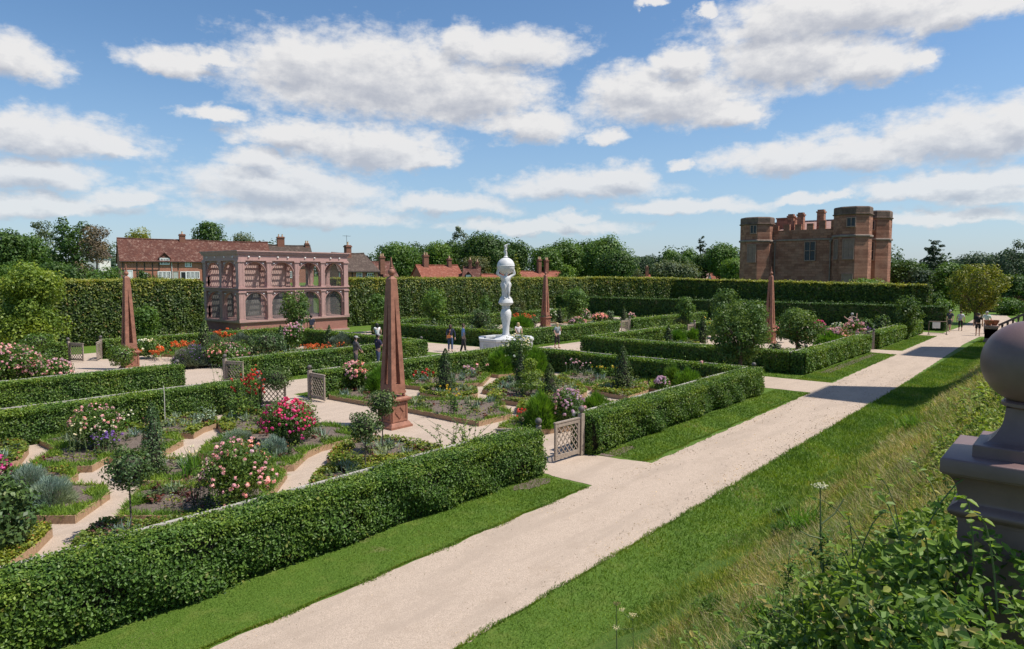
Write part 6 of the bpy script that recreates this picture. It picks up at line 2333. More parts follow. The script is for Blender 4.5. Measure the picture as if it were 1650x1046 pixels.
    quarter(13.35, 35.3, ['left quarter bed nearest the walk, under the pale pink roses', 'left quarter bed with lavender nearest the walk', 'left quarter bed at the far hedge, by the pink rose bank', 'left quarter bed before the aviary, with orange lilies',
                          'left quarter bed beside the left obelisk, on its left', 'left quarter bed right of the left obelisk, with flat orange flowers'], 'turf')
    quarter(47.7, 35.3, ['far middle bed left of the small obelisk, near the walk', 'far middle bed beside the small gate, with pale roses', 'far middle bed behind the fountain', 'far middle bed beneath the yew hedge',
                         'far middle bed just left of the small obelisk', 'far middle bed just right of the small obelisk'], 'turf')
    quarter(47.0, 16.6, ['right quarter bed behind the sunlit hedge corner', 'right quarter bed with pink roses by the timber gate', 'right quarter bed with small conifers behind the apple tree', 'right quarter bed before the yew hedge',
                         'right quarter bed left of the right obelisk', 'right quarter bed right of the right obelisk'], 'turf')


build_beds()


# ------------------------------------------------------------------ plants
PL = {}


def pthing(name, label, cat, pos, group, z=.15):
    return thing(name, label, cat, (pos[0], pos[1], z), rng.uniform(0, 6), group)


def lobes_for(w, h, n, seed):
    r = random.Random(seed)
    out = []
    for i in range(n):
        a, t = i * 2.4, (i + .5) / n
        q = w * .5 * (.25 + .55 * math.sin(math.pi * (.15 + .7 * t))) * r.uniform(.6, 1)
        out.append(((q * math.cos(a), q * math.sin(a), h * (.22 + .6 * t)), w * r.uniform(.20, .30), .9))
    out.append(((0, 0, h * .45), w * .32, h / w if h / w < 1.3 else 1.2))
    return out


def rose(label, pos, w, h, petal, nfl=60, r=.05, leaf=.06, mat=None, cover=.9, low=.25, name='rose_bush', seed=1, top=.5):
    root = pthing(name, label, 'rose bush', pos, 'rose bushes in the knot beds')
    L = LEAVES()
    lb = lobes_for(w, h, 10, seed)
    crown_leaves(L, lb, leaf, cover, shell=.6)
    # arching outer shoots
    n = int(70 * w * h / (leaf * 12))
    d = dirs(n)
    d[:, 2] = np.abs(d[:, 2])
    L.leaves(np.array([0, 0, h * .45]) + d * np.array([w * .52, w * .52, h * .55]) * rng.uniform(.85, 1.12, (n, 1)), d + rng.normal(0, .6, (n, 3)), leaf, .6, rng.random(n), 0)
    L.build('foliage', mat or ROSEL, root)
    F = LEAVES()
    d = dirs(nfl * 3)
    d = d[d[:, 2] > -low][:nfl]
    d[:, 2] = d[:, 2] * (1 - top) + np.abs(d[:, 2]) * top
    # flowers come in clusters
    cl = dirs(max(4, nfl // 5))
    pick = rng.integers(0, len(cl), len(d))
    d = d + cl[pick] * (cl[pick][:, 2:3] > -.3) * .9
    d /= np.linalg.norm(d, axis=1, keepdims=True)
    p = np.array([0, 0, h * .46]) + d * np.array([w * .50, w * .50, h * .54]) * rng.uniform(.92, 1.06, (len(d), 1))
    F.flowers(p, d + (0, 0, .4), r * rng.uniform(.7, 1.3, len(d)), 0, 7)
    tag(F.build('blossom', petal, root), kind='stuff')
    t = MB()
    for i in range(5):
        a = i * 1.26
        t.tube([(.03 * math.cos(a), .03 * math.sin(a), -.05), (.12 * w * math.cos(a), .12 * w * math.sin(a), h * .3), (.28 * w * math.cos(a), .28 * w * math.sin(a), h * .7)], [.014, .011, .006], 5)
    t.build('stem', STEM, root)
    return root


def spiky(label, pos, w, h, mat, name='cushion_plant', cat='cushion plant', group='cushion plants in the beds', bl=.11, bw=.012, cover=1.0, z=.15, flowers=None):
    """a dome bristling with fine upright shoots"""
    root = pthing(name, label, cat, pos, group, z)
    L = LEAVES()
    n = int(cover * 2600 * w * (w + h * 2) * (.012 / bw))
    d = dirs(n * 2)
    d = d[d[:, 2] > -.12][:n]
    n = len(d)
    lump = 1 + .07 * np.sin(d[:, 0] * 9 + 1) + .07 * np.sin(d[:, 1] * 10) + .05 * np.sin(d[:, 2] * 13)
    p = d * np.array([w * .5, w * .5, h * .92]) * (lump * (1 - .25 * rng.random(n) ** 2))[:, None]
    p[:, 2] = np.maximum(p[:, 2], .0)
    L.blades(p - d * bl * .4, d * .8 + (0, 0, .55) + rng.normal(0, .22, (n, 3)), bl * rng.uniform(.6, 1.3, n), bw, rng.random(n), 0, .12)
    L.mb.sphere((0, 0, 0), w * .38, 12, 1, sz=h * .8 / (w * .38) * .95)
    L.build('foliage', [mat, M_TWIG], root)
    if flowers:
        fm, nf, fr = flowers
        d = dirs(nf * 3)
        d = d[d[:, 2] > .15][:nf]
        F = LEAVES()
        F.flowers(d * np.array([w * .5, w * .5, h]) * rng.uniform(.98, 1.12, (len(d), 1)), d, fr, 0, 6)
        tag(F.build('blossom', fm, root), kind='stuff')
    return root


def cone(label, pos, w, h, mat=None, name='topiary_cone', leaf=.05, tip=.85, belly=.25, cover=1.1, z=.15):
    root = pthing(name, label, 'topiary', pos, 'clipped cones and columns', z)
    L = LEAVES()
    n = int(cover * math.pi * w * h * .75 / (leaf * leaf * .55) * 1.4)
    t = rng.random(n) ** 1.25
    a = rng.uniform(0, 2 * math.pi, n)
    rr = w * .5 * np.where(t < belly, .82 + .18 * t / belly, (1 - (t - belly) / (1 - belly)) ** tip) + .012
    rr = rr * (1 + .10 * np.sin(a * 3 + t * 14) + .08 * np.sin(a * 7 - t * 23)) * (1 - .3 * rng.random(n) ** 2)
    p = np.stack([rr * np.cos(a), rr * np.sin(a), t * h], 1)
    nn = np.stack([np.cos(a), np.sin(a), np.full(n, .5)], 1)
    L.leaves(p, nn + rng.normal(0, .45, (n, 3)), leaf * rng.uniform(.6, 1.4, n), .5, rng.random(n), 0, along=np.tile([0, 0, 1.0], (n, 1)) + rng.normal(0, .5, (n, 3)))
    L.mb.lathe([(w * .28, 0), (w * .34, h * .2), (w * .2, h * .55), (.01, h * .88)], 10, m=1)
    L.build('foliage', [mat or YEWL, M_TWIG], root)
    return root


def ball(label, pos, w, h, mat=None, trunk=0.0, leaf=.05, name='box_ball', group='clipped balls', z=.15, loose=.06, tr=.02, cane=False, cover=1.2):
    """clipped ball of foliage, on a stem when trunk > 0"""
    root = pthing(name, label, 'topiary' if name != 'standard_tree' else 'standard tree', pos, group, z)
    L = LEAVES()
    ch = h - trunk
    n = int(cover * math.pi * w * ch / (leaf * leaf * .55) * 1.5)
    d = dirs(n)
    lump = 1 + loose * (np.sin(d[:, 0] * 7 + 1) + np.sin(d[:, 1] * 8) + np.sin(d[:, 2] * 9 + 2))
    p = d * np.array([w * .5, w * .5, ch * .5]) * (lump * (1 - .35 * rng.random(n) ** 1.8))[:, None] + (0, 0, trunk + ch * .5)
    L.leaves(p, d + rng.normal(0, .5, (n, 3)) + (0, 0, .2), leaf * rng.uniform(.6, 1.4, n), .55, rng.random(n), 0)
    L.mb.sphere((0, 0, trunk + ch * .5), w * .32, 12, 1, sz=ch / w)
    L.build('crown' if trunk else 'foliage', [mat or BOX, M_TWIG], root)
    if trunk:
        t = MB()
        t.tube([(0, 0, -.15), (.01, .0, trunk * .5), (0, .01, trunk + ch * .4)], [tr, tr * .85, tr * .6], 7)
        t.build('trunk', M_BARK, root, smooth=True)
        if cane:
            t = MB()
            t.tube([(.05, .0, -.15), (.04, 0, trunk + .1)], .012, 5)
            t.build('cane', CANE, root)
    return root


def stems(label, pos, w, h, n, name, cat, leafm=None, petal=None, fr=.04, leaf=.08, nleaf=10, perfl=1, spread=.35, group='tall flowering stems', flz=(.75, 1.0), z=.15, seed=1, thick=.008, blade=False):
    """a clump of upright stems with leaves along them and flowers towards the tops"""
    r = random.Random(seed)
    root = pthing(name, label, cat, pos, group, z)
    t, L, F = MB(), LEAVES(), LEAVES()
    for i in range(n):
        x, y = r.gauss(0, w * .22), r.gauss(0, w * .22)
        hh = h * r.uniform(.7, 1.0)
        lx, ly = r.gauss(0, spread * w * .5), r.gauss(0, spread * w * .5)
        P = lambda s: np.array([x + lx * s * s, y + ly * s * s, hh * s])
        t.tube([tuple(P(0)), tuple(P(.5)), tuple(P(1))], [thick, thick * .8, thick * .4], 5)
        if blade:
            m = nleaf
            b = np.tile(P(0), (m, 1)) + rng.normal(0, .03, (m, 3)) * (1, 1, 0)
            L.blades(b, rng.normal(0, .28, (m, 3)) + (0, 0, 1), hh * rng.uniform(.5, .95, m), leaf * .32, rng.random(m), 0, .12)
        else:
            s = rng.uniform(.08, .92, nleaf)
            p = np.array([P(q) for q in s])
            d = dirs(nleaf) * (1, 1, .3)
            L.leaves(p + d * leaf * .5, d * .3 + (0, 0, 1) + rng.normal(0, .3, (nleaf, 3)), leaf * rng.uniform(.7, 1.3, nleaf) * (1.15 - .5 * s), .7, rng.random(nleaf), 0)
        if petal:
            s = rng.uniform(flz[0], flz[1], perfl)
            p = np.array([P(q) for q in s]) + rng.normal(0, fr * .5, (perfl, 3))
            F.flowers(p, rng.normal(0, .5, (perfl, 3)) + (0, 0, .6), fr * rng.uniform(.7, 1.2, perfl), 0, 6)
    t.build('stem', STEM, root)
    L.build('foliage', leafm or HERB, root)
    if petal:
        tag(F.build('blossom', petal, root), kind='stuff')
    return root


def build_plants():
    # --- near quarter
    ST = 'small trees on clear stems'
    ball('slim lollipop holly tree with long bare trunk, standing by the near hedge rail', (4.71, 13.05), 0.763, 1.682, HOLLY, 0.920, .055, 'standard_tree', ST, 0, .10)
    ball('lollipop tree with dark thin trunk, just left of the big obelisk', (9.81, 12.9), 0.761, 1.580, HOLLY, 0.849, .06, 'standard_tree', ST, 0, .09)
    ball('lollipop tree overlapping the pedestal of the big obelisk', (11.12, 13.87), 0.741, 1.804, HOLLY, 1.128, .06, 'standard_tree', ST, 0, .10)
    ball('lollipop tree beside the dark lattice gate', (12.92, 22.01), 1.018, 1.416, HOLLY, 0.664, .06, 'standard_tree', ST, 0, .10)
    cone('dark clipped column left of the iris clump', (6.41, 16.29), 0.543, 1.686, HOLLY, leaf=.05, tip=.6, belly=.35)
    cone('left dark green cone before the back hedge of the knot', (18.56, 19.23), 0.828, 1.706, YEWL, leaf=.07, tip=.75)
    cone('right dark green cone, tallest, before the shaded hedge', (23.55, 14.22), 0.895, 1.791, YEWL, leaf=.07, tip=.75)
    cone('middle dark cone just right of the tiered topiary', (20.77, 15.79), 0.764, 1.194, YEWL, leaf=.06, tip=.8)
    cone('slim dark conifer behind the tiered topiary', (22.18, 18.39), 0.580, 1.530, YEWL, leaf=.07, tip=.7)
    rose('big pale pink rose bush behind the near hedge', (6.61, 12.73), 1.382, 1.382, PINK, 120, .050, .055, seed=3, low=.45)
    rose('magenta rose bush left of the big obelisk', (9.99, 16.56), 1.420, 1.217, MAG, 190, .052, .06, seed=4, low=.3)
    rose('magenta rose cut by the left edge of the view', (3.73, 17.69), 0.610, 0.743, MAG, 40, .055, .06, seed=5)
    rose('tall leggy bush of pale pink and cream lilies at left', (6.45, 20.11), 1.258, 1.159, PINK, 95, .045, .06, seed=6, low=-.2, name='lily_bush')
    rose('pale pink rose bush right behind the nearest lattice gate', (16.87, 12.13), 1.105, 1.105, LILAC, 85, .06, .06, seed=7)
    rose('pink rose bush left of the big obelisk, near the pale gate', (16.52, 22.27), 1.138, 1.138, PINK, 60, .075, .08, seed=8)
    rose('white rose bush rising in front of the fountain basin', (24.67, 20.72), 1.531, 1.767, WHITE, 70, .06, .09, seed=9)
    rose('small pink phlox clump near the right end of the knot', (24.57, 13.02), 0.597, 0.497, LILAC, 50, .06, .08, seed=10, name='phlox', low=-.1)
    rose('purple pink rose by the shaded hedge at right', (26.81, 12.47), 0.835, 0.939, LILAC, 26, .08, .10, seed=11)
    spiky('smaller grey santolina cushion at the left edge', (4.27, 17.5), 0.730, 0.487, GREY)
    spiky('larger grey santolina cushion at left', (4.26, 15.89), 0.829, 0.553, GREY)
    spiky('grey santolina dome beside the pale pink rose', (9.13, 17.66), 0.780, 0.373, GREY)
    spiky('grey santolina dome below the magenta rose', (9.12, 15.77), 0.665, 0.507, GREY)
    spiky('fresh green spiky bush behind the lattice gate', (16.16, 12.59), 0.979, 1.054, FRESH, bl=.20, bw=.02)
    spiky('feathery green bush right of the gate rose', (18.81, 12.36), 0.903, 0.697, FRESH, bl=.18, bw=.016)
    spiky('bright green round bush left of the white rose', (23.87, 21.05), 1.222, 1.105, FRESH, bl=.2, bw=.026)
    spiky('bright green round bush right of the white rose', (24.93, 19.8), 1.222, 1.164, FRESH, bl=.2, bw=.026)
    spiky('green bush against the big obelisk base', (16.88, 21.2), 1.072, 0.975, FRESH, bl=.2, bw=.024)
    spiky('bright green mound at the right end of the knot', (25.38, 12.29), 1.050, 0.800, FRESH, bl=.2, bw=.026)
    spiky('darker green mound left of the bright one at the knot end', (26.09, 13.31), 0.678, 0.835, TURF, bl=.2, bw=.026)
    # tiered topiary
    root = pthing('tiered_topiary', 'cloud pruned yellow green topiary with three tiers in the central bed', 'topiary', (20.12, 16.16), None)
    h = 1.324
    w = 1.182
    for z, ww, hh in ((.32, 1.0, .30), (.62, .78, .30), (.90, .46, .34)):
        L = LEAVES()
        n = int(900 * ww)
        d = dirs(n)
        L.leaves(d * np.array([w * .5 * ww, w * .5 * ww, h * hh * .5]) * rng.uniform(.7, 1.1, (n, 1)) + (0.04 * math.sin(z * 9), .03, h * z), d + rng.normal(0, .5, (n, 3)) + (0, 0, .4), .075, .6, rng.random(n), 0)
        L.build('tier', YELG, root)
    t = MB()
    t.tube([(0, 0, -.1), (.03, 0, h * .5), (0, 0, h * .95)], .03, 6)
    t.build('trunk', M_BARK, root)
    stems('tall pale cream lily stems in front of the pink lilies', (5.98, 19.28), 1.259, 1.039, 15, 'lily_clump', 'lily clump', HERB, WHITE, .035, .05, 12, 2, .2, seed=2, thick=.009)
    stems('purple blue bellflowers under the pink lilies', (6.5, 19.3), 0.741, 0.580, 12, 'bellflower', 'bellflower', HERB, PURP, .045, .07, 8, 4, .3, seed=3, flz=(.5, 1))
    stems('green iris clump with sword leaves and white flowers', (6.96, 15.65), 0.571, 0.714, 9, 'iris_clump', 'iris', FRESH, WHITE, .04, .13, 9, 1, .5, seed=4, blade=True)
    stems('tall red hollyhocks beside the dark lattice gate', (11.35, 20.83), 1.058, 1.627, 12, 'hollyhock', 'hollyhock', MID, RED, .05, .10, 14, 7, .3, seed=5, flz=(.55, .98))
    stems('pale green leafy hollyhock spires by the rail', (11.34, 22.05), 1.347, 1.937, 12, 'hollyhock', 'hollyhock', LIME, None, .05, .10, 22, 1, .25, seed=6)
    stems('large leaved light green mallow below the hollyhocks', (10.61, 20.56), 0.905, 0.944, 14, 'mallow', 'mallow', LIME, None, .05, .13, 10, 1, .6, seed=7)
    stems('dark maroon seed stems left of the big pink rose', (6.0, 13.29), 0.735, 0.955, 22, 'maroon_plant', 'dark plant', MAROON, None, .03, .05, 16, 1, .5, seed=8, thick=.006)
    stems('tall loose shrub with pale leaves behind the near hedge', (12.26, 12.17), 1.240, 1.049, 16, 'leafy_shrub', 'shrub', APPLE, None, .04, .095, 26, 1, .9, seed=9, thick=.010)
    stems('yellow flowered lily plant in the large obelisk bed', (15.7, 16.01), 0.533, 1.067, 9, 'lily_clump', 'lily clump', MID, YEL, .06, .10, 18, 1, .4, seed=10)
    stems('dark leaved coneflowers beside the folded gate', (16.06, 13.34), 0.384, 0.461, 8, 'coneflower', 'coneflower', MAROON, RED, .05, .07, 8, 1, .5, seed=11)
    stems('pale alliums at the back of the knot', (25.36, 17.83), 1.242, 0.791, 14, 'allium', 'allium', GREY, LILAC, .07, .05, 4, 1, .3, seed=12, thick=.012)
    stems('yellow flowered leafy clump beside the alliums', (25.65, 16.38), 0.993, 0.662, 14, 'leafy_clump', 'leafy plant', LIME, YEL, .06, .13, 14, 1, .5, seed=13)
    stems('red poppy clump left of the left cone', (19.68, 21.84), 1.067, 0.533, 10, 'poppy', 'poppy', GREY, RED, .09, .09, 8, 1, .5, seed=14)
    stems('pink poppy clump right of the left cone', (22.07, 21.14), 0.837, 0.558, 8, 'poppy', 'poppy', GREY, PINK, .10, .09, 8, 1, .5, seed=15)
    stems('red leaved chard row at the foot of the near lollipop tree', (4.36, 13.15), 0.662, 0.287, 12, 'chard', 'chard', MAROON, None, .03, .10, 8, 1, .4, seed=16)
    stems('white lilies before the low hedge at left', (8.07, 22.22), 0.643, 0.491, 9, 'lily_clump', 'lily clump', FRESH, WHITE, .05, .08, 9, 1, .4, seed=17)
    stems('grey leaved spires left of the hollyhocks', (9.76, 20.75), 0.845, 0.614, 12, 'mullein', 'mullein', GREY, None, .04, .09, 14, 1, .3, seed=18)
    m = MB()
    m.tube([(0, 0, 0), (.012, 0, 1.1), (0, .01, 1.339)], [.013, .013, .012], 6)
    o = m.build('garden_cane', CANE, None, (*(8.89, 21.64), 0))
    tag(o, 'thin pale cane standing before the low hedge at left', 'cane')
    # big leafy shrub in the bottom left corner
    rose('dark leafy shrub in the lower left corner', (2.97, 13.76), 1.085, 1.273, HOLLY, 4, .02, .085, HOLLY, seed=12, name='shrub', cover=1.0)
    # --- left quarter
    ball('round bright box ball on a short stem, near the left obelisk', (12.65, 35.46), 1.193, 1.193, BOX, 0.179, .09, 'box_ball')
    ball('round box crown above the pink rose bank at far left', (10.67, 40.81), 1.389, 1.642, BOX, 0.632, .10, 'box_ball')
    cone('small green cone beside the round box crown at far left', (10.89, 40.54), 0.632, 0.947, BOX, leaf=.09)
    rose('broad bank of pale pink roses at the far left', (8.04, 35.01), 2.532, 1.635, PINK, 230, .065, .10, seed=20, low=.4)
    rose('low pale pink rose mound before the broad bank', (9.22, 33.87), 1.750, 1.008, PINK, 150, .065, .10, seed=21, low=.4)
    rose('white pink rose mound behind the narrow left gate', (17.14, 33.93), 2.112, 1.024, PINK, 120, .07, .11, seed=22)
    rose('tall white pink rose before the aviary', (23.13, 37.29), 1.371, 1.600, PINK, 70, .08, .12, seed=23)
    rose('white rose right of the left obelisk', (15.76, 40.3), 1.252, 0.974, WHITE, 30, .08, .12, seed=24)
    spiky('grey lavender mound with orange lilies behind it', (15.8, 34.78), 1.832, 0.947, LAV, name='lavender', cat='lavender', bl=.22, bw=.03, flowers=(PURP, 120, .035))
    spiky('second grey lavender mound near the aviary', (19.01, 39.17), 1.527, 1.018, LAV, name='lavender', cat='lavender', bl=.24, bw=.035)
    spiky('grey lavender right of the dark conifers', (20.67, 39.17), 1.500, 0.975, LAV, name='lavender', cat='lavender', bl=.24, bw=.035)
    spiky('pale lavender mound behind the two capped men', (25.06, 35.02), 1.524, 0.914, LAV, name='lavender', cat='lavender', bl=.24, bw=.035)
    stems('orange lilies above the grey lavender mound', (16.84, 38.17), 1.646, 0.891, 34, 'orange_lily', 'lily clump', FRESH, ORANGE, .075, .10, 8, 3, .4, seed=30, flz=(.85, 1.02), group='orange lilies')
    stems('tall orange lilies nearer the aviary', (19.98, 39.97), 1.125, 1.200, 24, 'orange_lily', 'lily clump', FRESH, ORANGE, .075, .10, 8, 3, .4, seed=31, flz=(.88, 1.02), group='orange lilies')
    stems('low orange flowers right of the left obelisk', (15.84, 39.35), 1.234, 0.411, 26, 'orange_lily', 'lily clump', STRAW, ORANGE, .09, .08, 8, 2, .5, seed=32, flz=(.8, 1.05), group='orange lilies')
    stems('flat sheet of orange flowers behind the left man in a cap', (22.91, 34.59), 1.600, 0.509, 40, 'orange_lily', 'lily clump', STRAW, ORANGE, .075, .08, 8, 2, .7, seed=33, flz=(.8, 1.05), group='orange lilies')
    stems('small orange patch by the white shirted woman', (27.64, 38.83), 0.926, 0.505, 18, 'orange_lily', 'lily clump', STRAW, ORANGE, .075, .09, 8, 2, .5, seed=34, flz=(.8, 1.05), group='orange lilies')
    cone('tall dark conifer before the left corner of the aviary', (17.6, 37.28), 0.823, 2.194, HOLLY, leaf=.12)
    cone('dark conifer right of the grey lavender', (19.55, 35.83), 0.765, 1.183, HOLLY, leaf=.11)
    cone('dark conifer beside the tall white pink rose', (21.24, 35.63), 0.645, 1.648, HOLLY, leaf=.11)
    cone('dark conifer behind the flat orange flowers', (25.35, 36.81), 0.787, 1.338, HOLLY, leaf=.11)
    ball('round dark lollipop tree before the aviary plinth', (19.55, 34.17), 1.690, 1.623, HOLLY, 0.406, .11, 'standard_tree', ST, 0, .08)
    ball('upper small round clipped tree before the aviary', (22.11, 38.48), 0.914, 1.219, HOLLY, 0.457, .12, 'standard_tree', ST, 0, .06)
    # --- far middle quarter
    ball('dark ball on a stem right of the fountain', (48.16, 40.39), 0.857, 1.714, HOLLY, 0.857, .13, 'standard_tree', ST, 0, .03)
    ball('dark ball right of the small obelisk', (55.69, 39.05), 0.985, 1.600, HOLLY, 0.738, .13, 'standard_tree', ST, 0, .03)
    ball('dark ball between the two far pale roses', (56.36, 35.64), 1.080, 1.080, HOLLY, 0, .13)
    ball('dark ball at the right end of the far middle quarter', (67.31, 35.74), 1.014, 0.946, HOLLY, 0, .13)
    cone('slim cone just right of the small obelisk', (51.34, 37.83), 0.752, 1.735, YEWL, leaf=.13)
    cone('second slim cone right of the small obelisk', (52.62, 37.53), 0.702, 1.405, YEWL, leaf=.13)
    cone('slim cone right of the far dark ball', (57.29, 34.54), 0.780, 1.440, YEWL, leaf=.13)
    cone('small slim cone behind the far pale roses', (66.4, 41.91), 0.706, 1.271, YEWL, leaf=.13)
    rose('far pale rose mound behind the woman with the white bag', (49.4, 34.5), 1.636, 0.764, PINK, 70, .10, .14, seed=40)
    rose('far pale rose below the young trees', (56.17, 38.48), 1.354, 1.108, PINK, 50, .10, .14, seed=41)
    rose('far pale rose mound left of the small gate', (54.4, 35.43), 1.522, 0.878, PINK, 80, .11, .14, seed=42)
    rose('far pale rose at the right of the small gate', (59.98, 35.37), 0.873, 0.623, PINK, 30, .11, .14, seed=43)
    rose('far white rose left of the small obelisk pedestal', (52.77, 39.85), 0.960, 1.200, WHITE, 30, .10, .14, seed=44)
    spiky('green mound of orange lily leaves right of the fountain', (44.19, 36.58), 1.878, 1.043, FRESH, bl=.3, bw=.05)
    stems('orange lilies behind the fountain basin', (45.24, 37.31), 1.707, 1.173, 30, 'orange_lily', 'lily clump', FRESH, ORANGE, .09, .12, 6, 3, .5, seed=45, flz=(.88, 1.05), group='orange lilies')
    ball('dark evergreen shrub behind the man in the blue shirt', (41.08, 38.33), 1.634, 1.940, HOLLY, 0, .12, 'evergreen_shrub', 'evergreen shrubs', 0, .12)
    ball('dark evergreen shrub left of the fountain baluster', (37.26, 33.69), 1.646, 1.097, HOLLY, 0, .12, 'evergreen_shrub', 'evergreen shrubs', 0, .12)
    ball('dark shrub left of the small obelisk', (46.78, 37.58), 1.091, 1.091, HOLLY, 0, .12, 'evergreen_shrub', 'evergreen shrubs', 0, .12)
    cone('dark narrow conifer behind the woman in jeans', (35.9, 38.38), 0.855, 1.236, HOLLY, leaf=.13)
    # --- right quarter
    spiky('green mound left of the small cross walk gate', (42.13, 21.18), 1.085, 0.793, FRESH, bl=.26, bw=.045)
    spiky('green mound right of the small cross walk gate', (44.36, 21.13), 0.951, 0.778, FRESH, bl=.26, bw=.045)
    spiky('silver green mound behind the small cross walk gate', (52.36, 26.01), 1.342, 0.929, SILVER, bl=.28, bw=.05)
    cone('tall narrow conifer left of the large apple tree', (42.84, 19.73), 0.703, 1.821, YEWL, leaf=.12, tip=.6)
    cone('small dark cone near the cross walk gate', (40.66, 21.1), 0.692, 1.261, YEWL, leaf=.12)
    stems('yellow green spires between the conifer and the apple tree', (43.22, 19.29), 0.993, 1.738, 12, 'foxglove', 'foxglove', LIME, YEL, .05, .14, 16, 2, .3, seed=50)
    ball('leafy shrub at the left end of the shaded dark hedge', (36.41, 23.27), 0.859, 1.015, APPLE, 0, .11, 'evergreen_shrub', 'evergreen shrubs', 0, .14)
    rose('pink rose mound in the middle of the right quarter', (50.4, 13.38), 1.971, 0.857, PINK, 130, .10, .13, seed=51)
    rose('taller pink rose below the man with raised arms', (51.18, 12.46), 1.371, 1.457, PINK, 70, .10, .13, seed=52)
    rose('pale rose clump left of the man with raised arms', (56.54, 14.94), 1.152, 0.768, WHITE, 50, .10, .13, seed=53)
    rose('red rose behind the small reddish trunked apple', (53.4, 15.48), 1.015, 1.108, MAG, 24, .12, .13, seed=54)
    rose('rusty pink rose right of the right obelisk', (47.89, 16.32), 1.114, 1.457, PINK, 26, .09, .13, seed=55)
    spiky('green mound before the pink rose mound', (44.47, 12.21), 1.676, 0.990, FRESH, bl=.26, bw=.045)
    spiky('bright green mound right of the right obelisk base', (36.17, 12.29), 1.232, 0.649, FRESH, bl=.24, bw=.035)
    spiky('silver mound left of the pink rose mound', (52.65, 14.87), 0.815, 0.634, SILVER, bl=.24, bw=.045)
    ball('dark shrub below the right obelisk', (35.46, 12.4), 0.768, 1.280, HOLLY, 0, .10, 'evergreen_shrub', 'evergreen shrubs', 0, .12)
    ball('round shrub right of the man with raised arms', (57.91, 13.32), 1.152, 1.344, BOX, 0, .14, 'evergreen_shrub', 'evergreen shrubs', 0, .12)
    ball('dark shrub near the right end of the right quarter', (58.35, 12.81), 1.248, 1.056, HOLLY, 0, .14, 'evergreen_shrub', 'evergreen shrubs', 0, .12)
    ball('pale shrub beside the timber gate hedge', (58.73, 12.37), 1.056, 1.632, APPLE, 0, .14, 'evergreen_shrub', 'evergreen shrubs', 0, .14)
    stems('pale blue spires right of the man with raised arms', (53.78, 12.11), 1.156, 0.889, 10, 'delphinium', 'delphinium', FRESH, PURP, .06, .12, 10, 3, .3, seed=56)
    stems('white daisies near the lower right of the right quarter', (37.61, 11.36), 0.986, 0.526, 18, 'daisy', 'daisy', HERB, WHITE, .06, .10, 8, 2, .6, seed=57)


build_plants()


